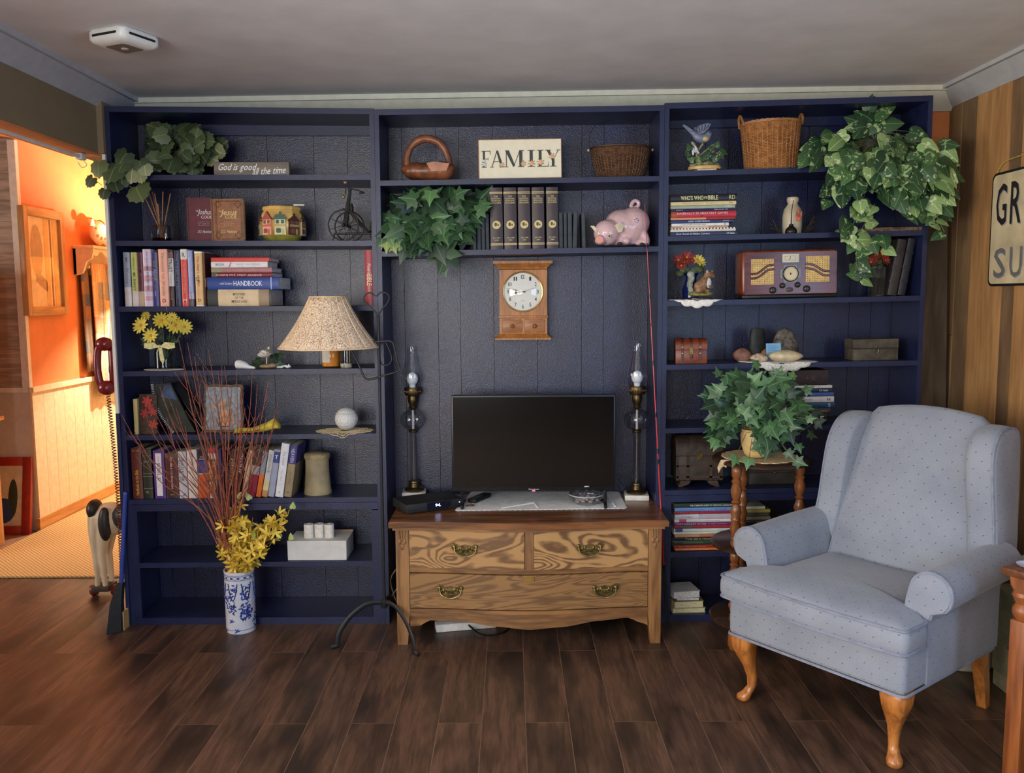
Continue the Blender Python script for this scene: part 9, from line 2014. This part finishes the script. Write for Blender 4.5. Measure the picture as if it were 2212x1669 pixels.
# wooden cow on wheels
cw_ = PZ(226, 1288, 0); CX, CY = cw_.x, cw_.y + 0.02
r = thing('wooden_cow', 'black and white wooden cow on red wheels in the hall', 'toy cow', (CX, CY, 0))
def co(px, py, y=0.0): q = P(px, py, CY); return Vector((q.x - CX, y, q.z))
M_cowW = mat('cow_white', (206, 190, 164), 0.5, var=0.06, scale=10); M_cowB = mat('cow_black', (32, 30, 30), 0.45, var=0.1)
def leg_pts(mb):
    for dy in (-0.035, 0.035):
        mb.tube([co(215, 1110, dy), co(211, 1150, dy), co(214, 1200, dy), co(218, 1235, dy), co(218, 1268, dy)], [0.032, 0.024, 0.017, 0.014, 0.013], 10)
        mb.tube([co(235, 1110, dy), co(232, 1150, dy), co(228, 1195, dy), co(233, 1235, dy), co(236, 1268, dy)], [0.042, 0.032, 0.018, 0.014, 0.013], 10)
bx_ = co(245, 1120)
blob('body', [(Vector((bx_.x - 0.01, 0, bx_.z)), (0.10, 0.075, 0.085), None), (Vector((bx_.x + 0.10, 0.01, bx_.z)), (0.12, 0.08, 0.085), None)], M_cowW, r, 0.006, 4, leg_pts)
MB().sphere((co(209, 1098).x - 0.004, -0.012, co(209, 1098).z), (0.035, 0.055, 0.05), 14, 10).sphere((co(240, 1150).x, -0.058, co(240, 1125).z), (0.032, 0.03, 0.085), 14, 10).sphere((bx_.x + 0.11, -0.03, bx_.z + 0.02), (0.10, 0.075, 0.08), 14, 10).build('black_patch', M_cowB, r)
MB().tube(smooth_path([co(204, 1092, -0.03), co(200, 1110, -0.035), co(201, 1140, -0.035), co(208, 1175, -0.04), co(212, 1195, -0.04)], 3), [0.008] * 6 + [0.010] * 7, 6).build('tail', M_cowW, r)
M_whl = mat('wheel_red', (110, 40, 36), 0.45, var=0.1)
for px in (204, 249):
    q = co(px, 1277); MB().lathe([(0.0, -0.014), (0.027, -0.012), (0.028, 0.0), (0.027, 0.012), (0.0, 0.014)], 20, M=Matrix.Translation((q.x, 0, 0.028)) @ Matrix.Rotation(radians(78), 4, 'Y')).build('wheel', M_whl, r)
MB().rbox(co(208, 1277).x, co(245, 1277).x, -0.05, 0.05, 0.032, 0.062, 0.006).build('axle_block', mat('axle_dark', (58, 48, 42), 0.6), r)
# broom
bt_ = P(272, 1062, -0.02); bm2 = P(262, 1258, -0.035)
r = thing('broom', 'black broom with a blue handle leaning on the bookcase side', 'broom', (bm2.x, -0.04, 0))
hb_ = bm2 - r.location; ht_ = P(271, 1066, -0.02) - r.location
MB().tube([hb_, ht_], [0.010, 0.009], 10).build('handle', mat('broom_blue', (40, 62, 140), 0.4), r); MB().sphere(tuple(ht_), 0.0095, 8, 6).build('handle_tip', mat('broom_blue2', (60, 80, 150), 0.4), r)
f0, f1 = P(240, 1340, -0.06) - r.location, P(270, 1340, -0.04) - r.location
MB().loft([[Vector((hb_.x - 0.014, -0.012, hb_.z - 0.0)), Vector((hb_.x + 0.012, -0.012, hb_.z)), Vector((hb_.x + 0.012, 0.015, hb_.z)), Vector((hb_.x - 0.014, 0.015, hb_.z))], [Vector((f0.x + 0.012, -0.05, hb_.z * 0.6)), Vector((f1.x, -0.03, hb_.z * 0.6)), Vector((f1.x, 0.0, hb_.z * 0.6)), Vector((f0.x + 0.012, -0.02, hb_.z * 0.6))], [Vector((f0.x, -0.07, 0.002)), Vector((f1.x, -0.04, 0.002)), Vector((f1.x, 0.0, 0.002)), Vector((f0.x, -0.03, 0.002))]]).build('bristles', mat('bristle_black', (22, 23, 27), 0.75, var=0.3, scale=120, bump=0.6, bscale=200), r, 30)
# pine offcut and strip at the bookcase foot
pc = PZ(272, 1352, 0)
tag(MB().prism([(0, 0), (0.036, 0), (0.036, 0.085), (0.026, 0.085), (0, 0.06)], 0.0, 0.05).build('pine_block', wood('raw_pine', (206, 168, 112), (176, 136, 84), 'z', 1, 0.6, 3, 0.4), None, 0, (-1.776, -0.06, 0)), 'small raw pine block on the floor at the bookcase foot', 'wood block')
# red framed painting and pine cabinet in the dining side
q = PZ(60, 1172, 0)
r = thing('leaning_painting', 'red framed child-like painting leaning on the white panel', 'painting', (-3.235, YH - 0.10, 0.0), (radians(-9), 0, 0))
hF = 0.49; wF = 0.18; M_rf = mat('red_frame', (146, 36, 24), 0.4, var=0.08)
for s_ in (-1, 1): MB().rbox(min(s_ * wF, s_ * (wF - 0.055)), max(s_ * wF, s_ * (wF - 0.055)), 0, 0.03, 0, hF, 0.003).build('frame_side', M_rf, r)
for z_ in (0, hF - 0.055): MB().rbox(-wF + 0.055, wF - 0.055, 0, 0.03, z_, z_ + 0.055, 0.003).build('frame_rail', M_rf, r)
MB().box(-wF + 0.055, wF - 0.055, 0.016, 0.024, 0.055, hF - 0.055).build('paper', C(206, 190, 156), r, 0)
MB().sphere((0.0, 0.016, 0.15), (0.075, 0.002, 0.08), 16, 10).build('painted_blue', C(44, 66, 110), r); MB().sphere((0.06, 0.016, 0.23), (0.03, 0.002, 0.12), 16, 10).build('painted_dark', C(50, 62, 44), r); MB().box(-0.10, -0.03, 0.014, 0.016, 0.31, 0.39).build('painted_house', C(120, 120, 104), r, 0)
r = thing('pine_cabinet', 'pine cabinet at the far left edge beside the hall corner', 'cabinet', (-3.385, 1.1, 0))
MB().rbox(-0.4, 0.30, -0.2, 0.22, 0.0, 0.76, 0.004).build('lower_body', M_pine, r); MB().rbox(-0.4, 0.335, -0.22, 0.24, 0.7605, 0.785, 0.004).build('counter', M_pine_h, r); MB().rbox(-0.4, 0.31, -0.05, 0.22, 0.7855, 1.62, 0.004).build('upper_body', M_pine, r); MB().rbox(-0.42, 0.325, -0.07, 0.235, 1.6205, 1.66, 0.004).build('cornice', M_pine, r)
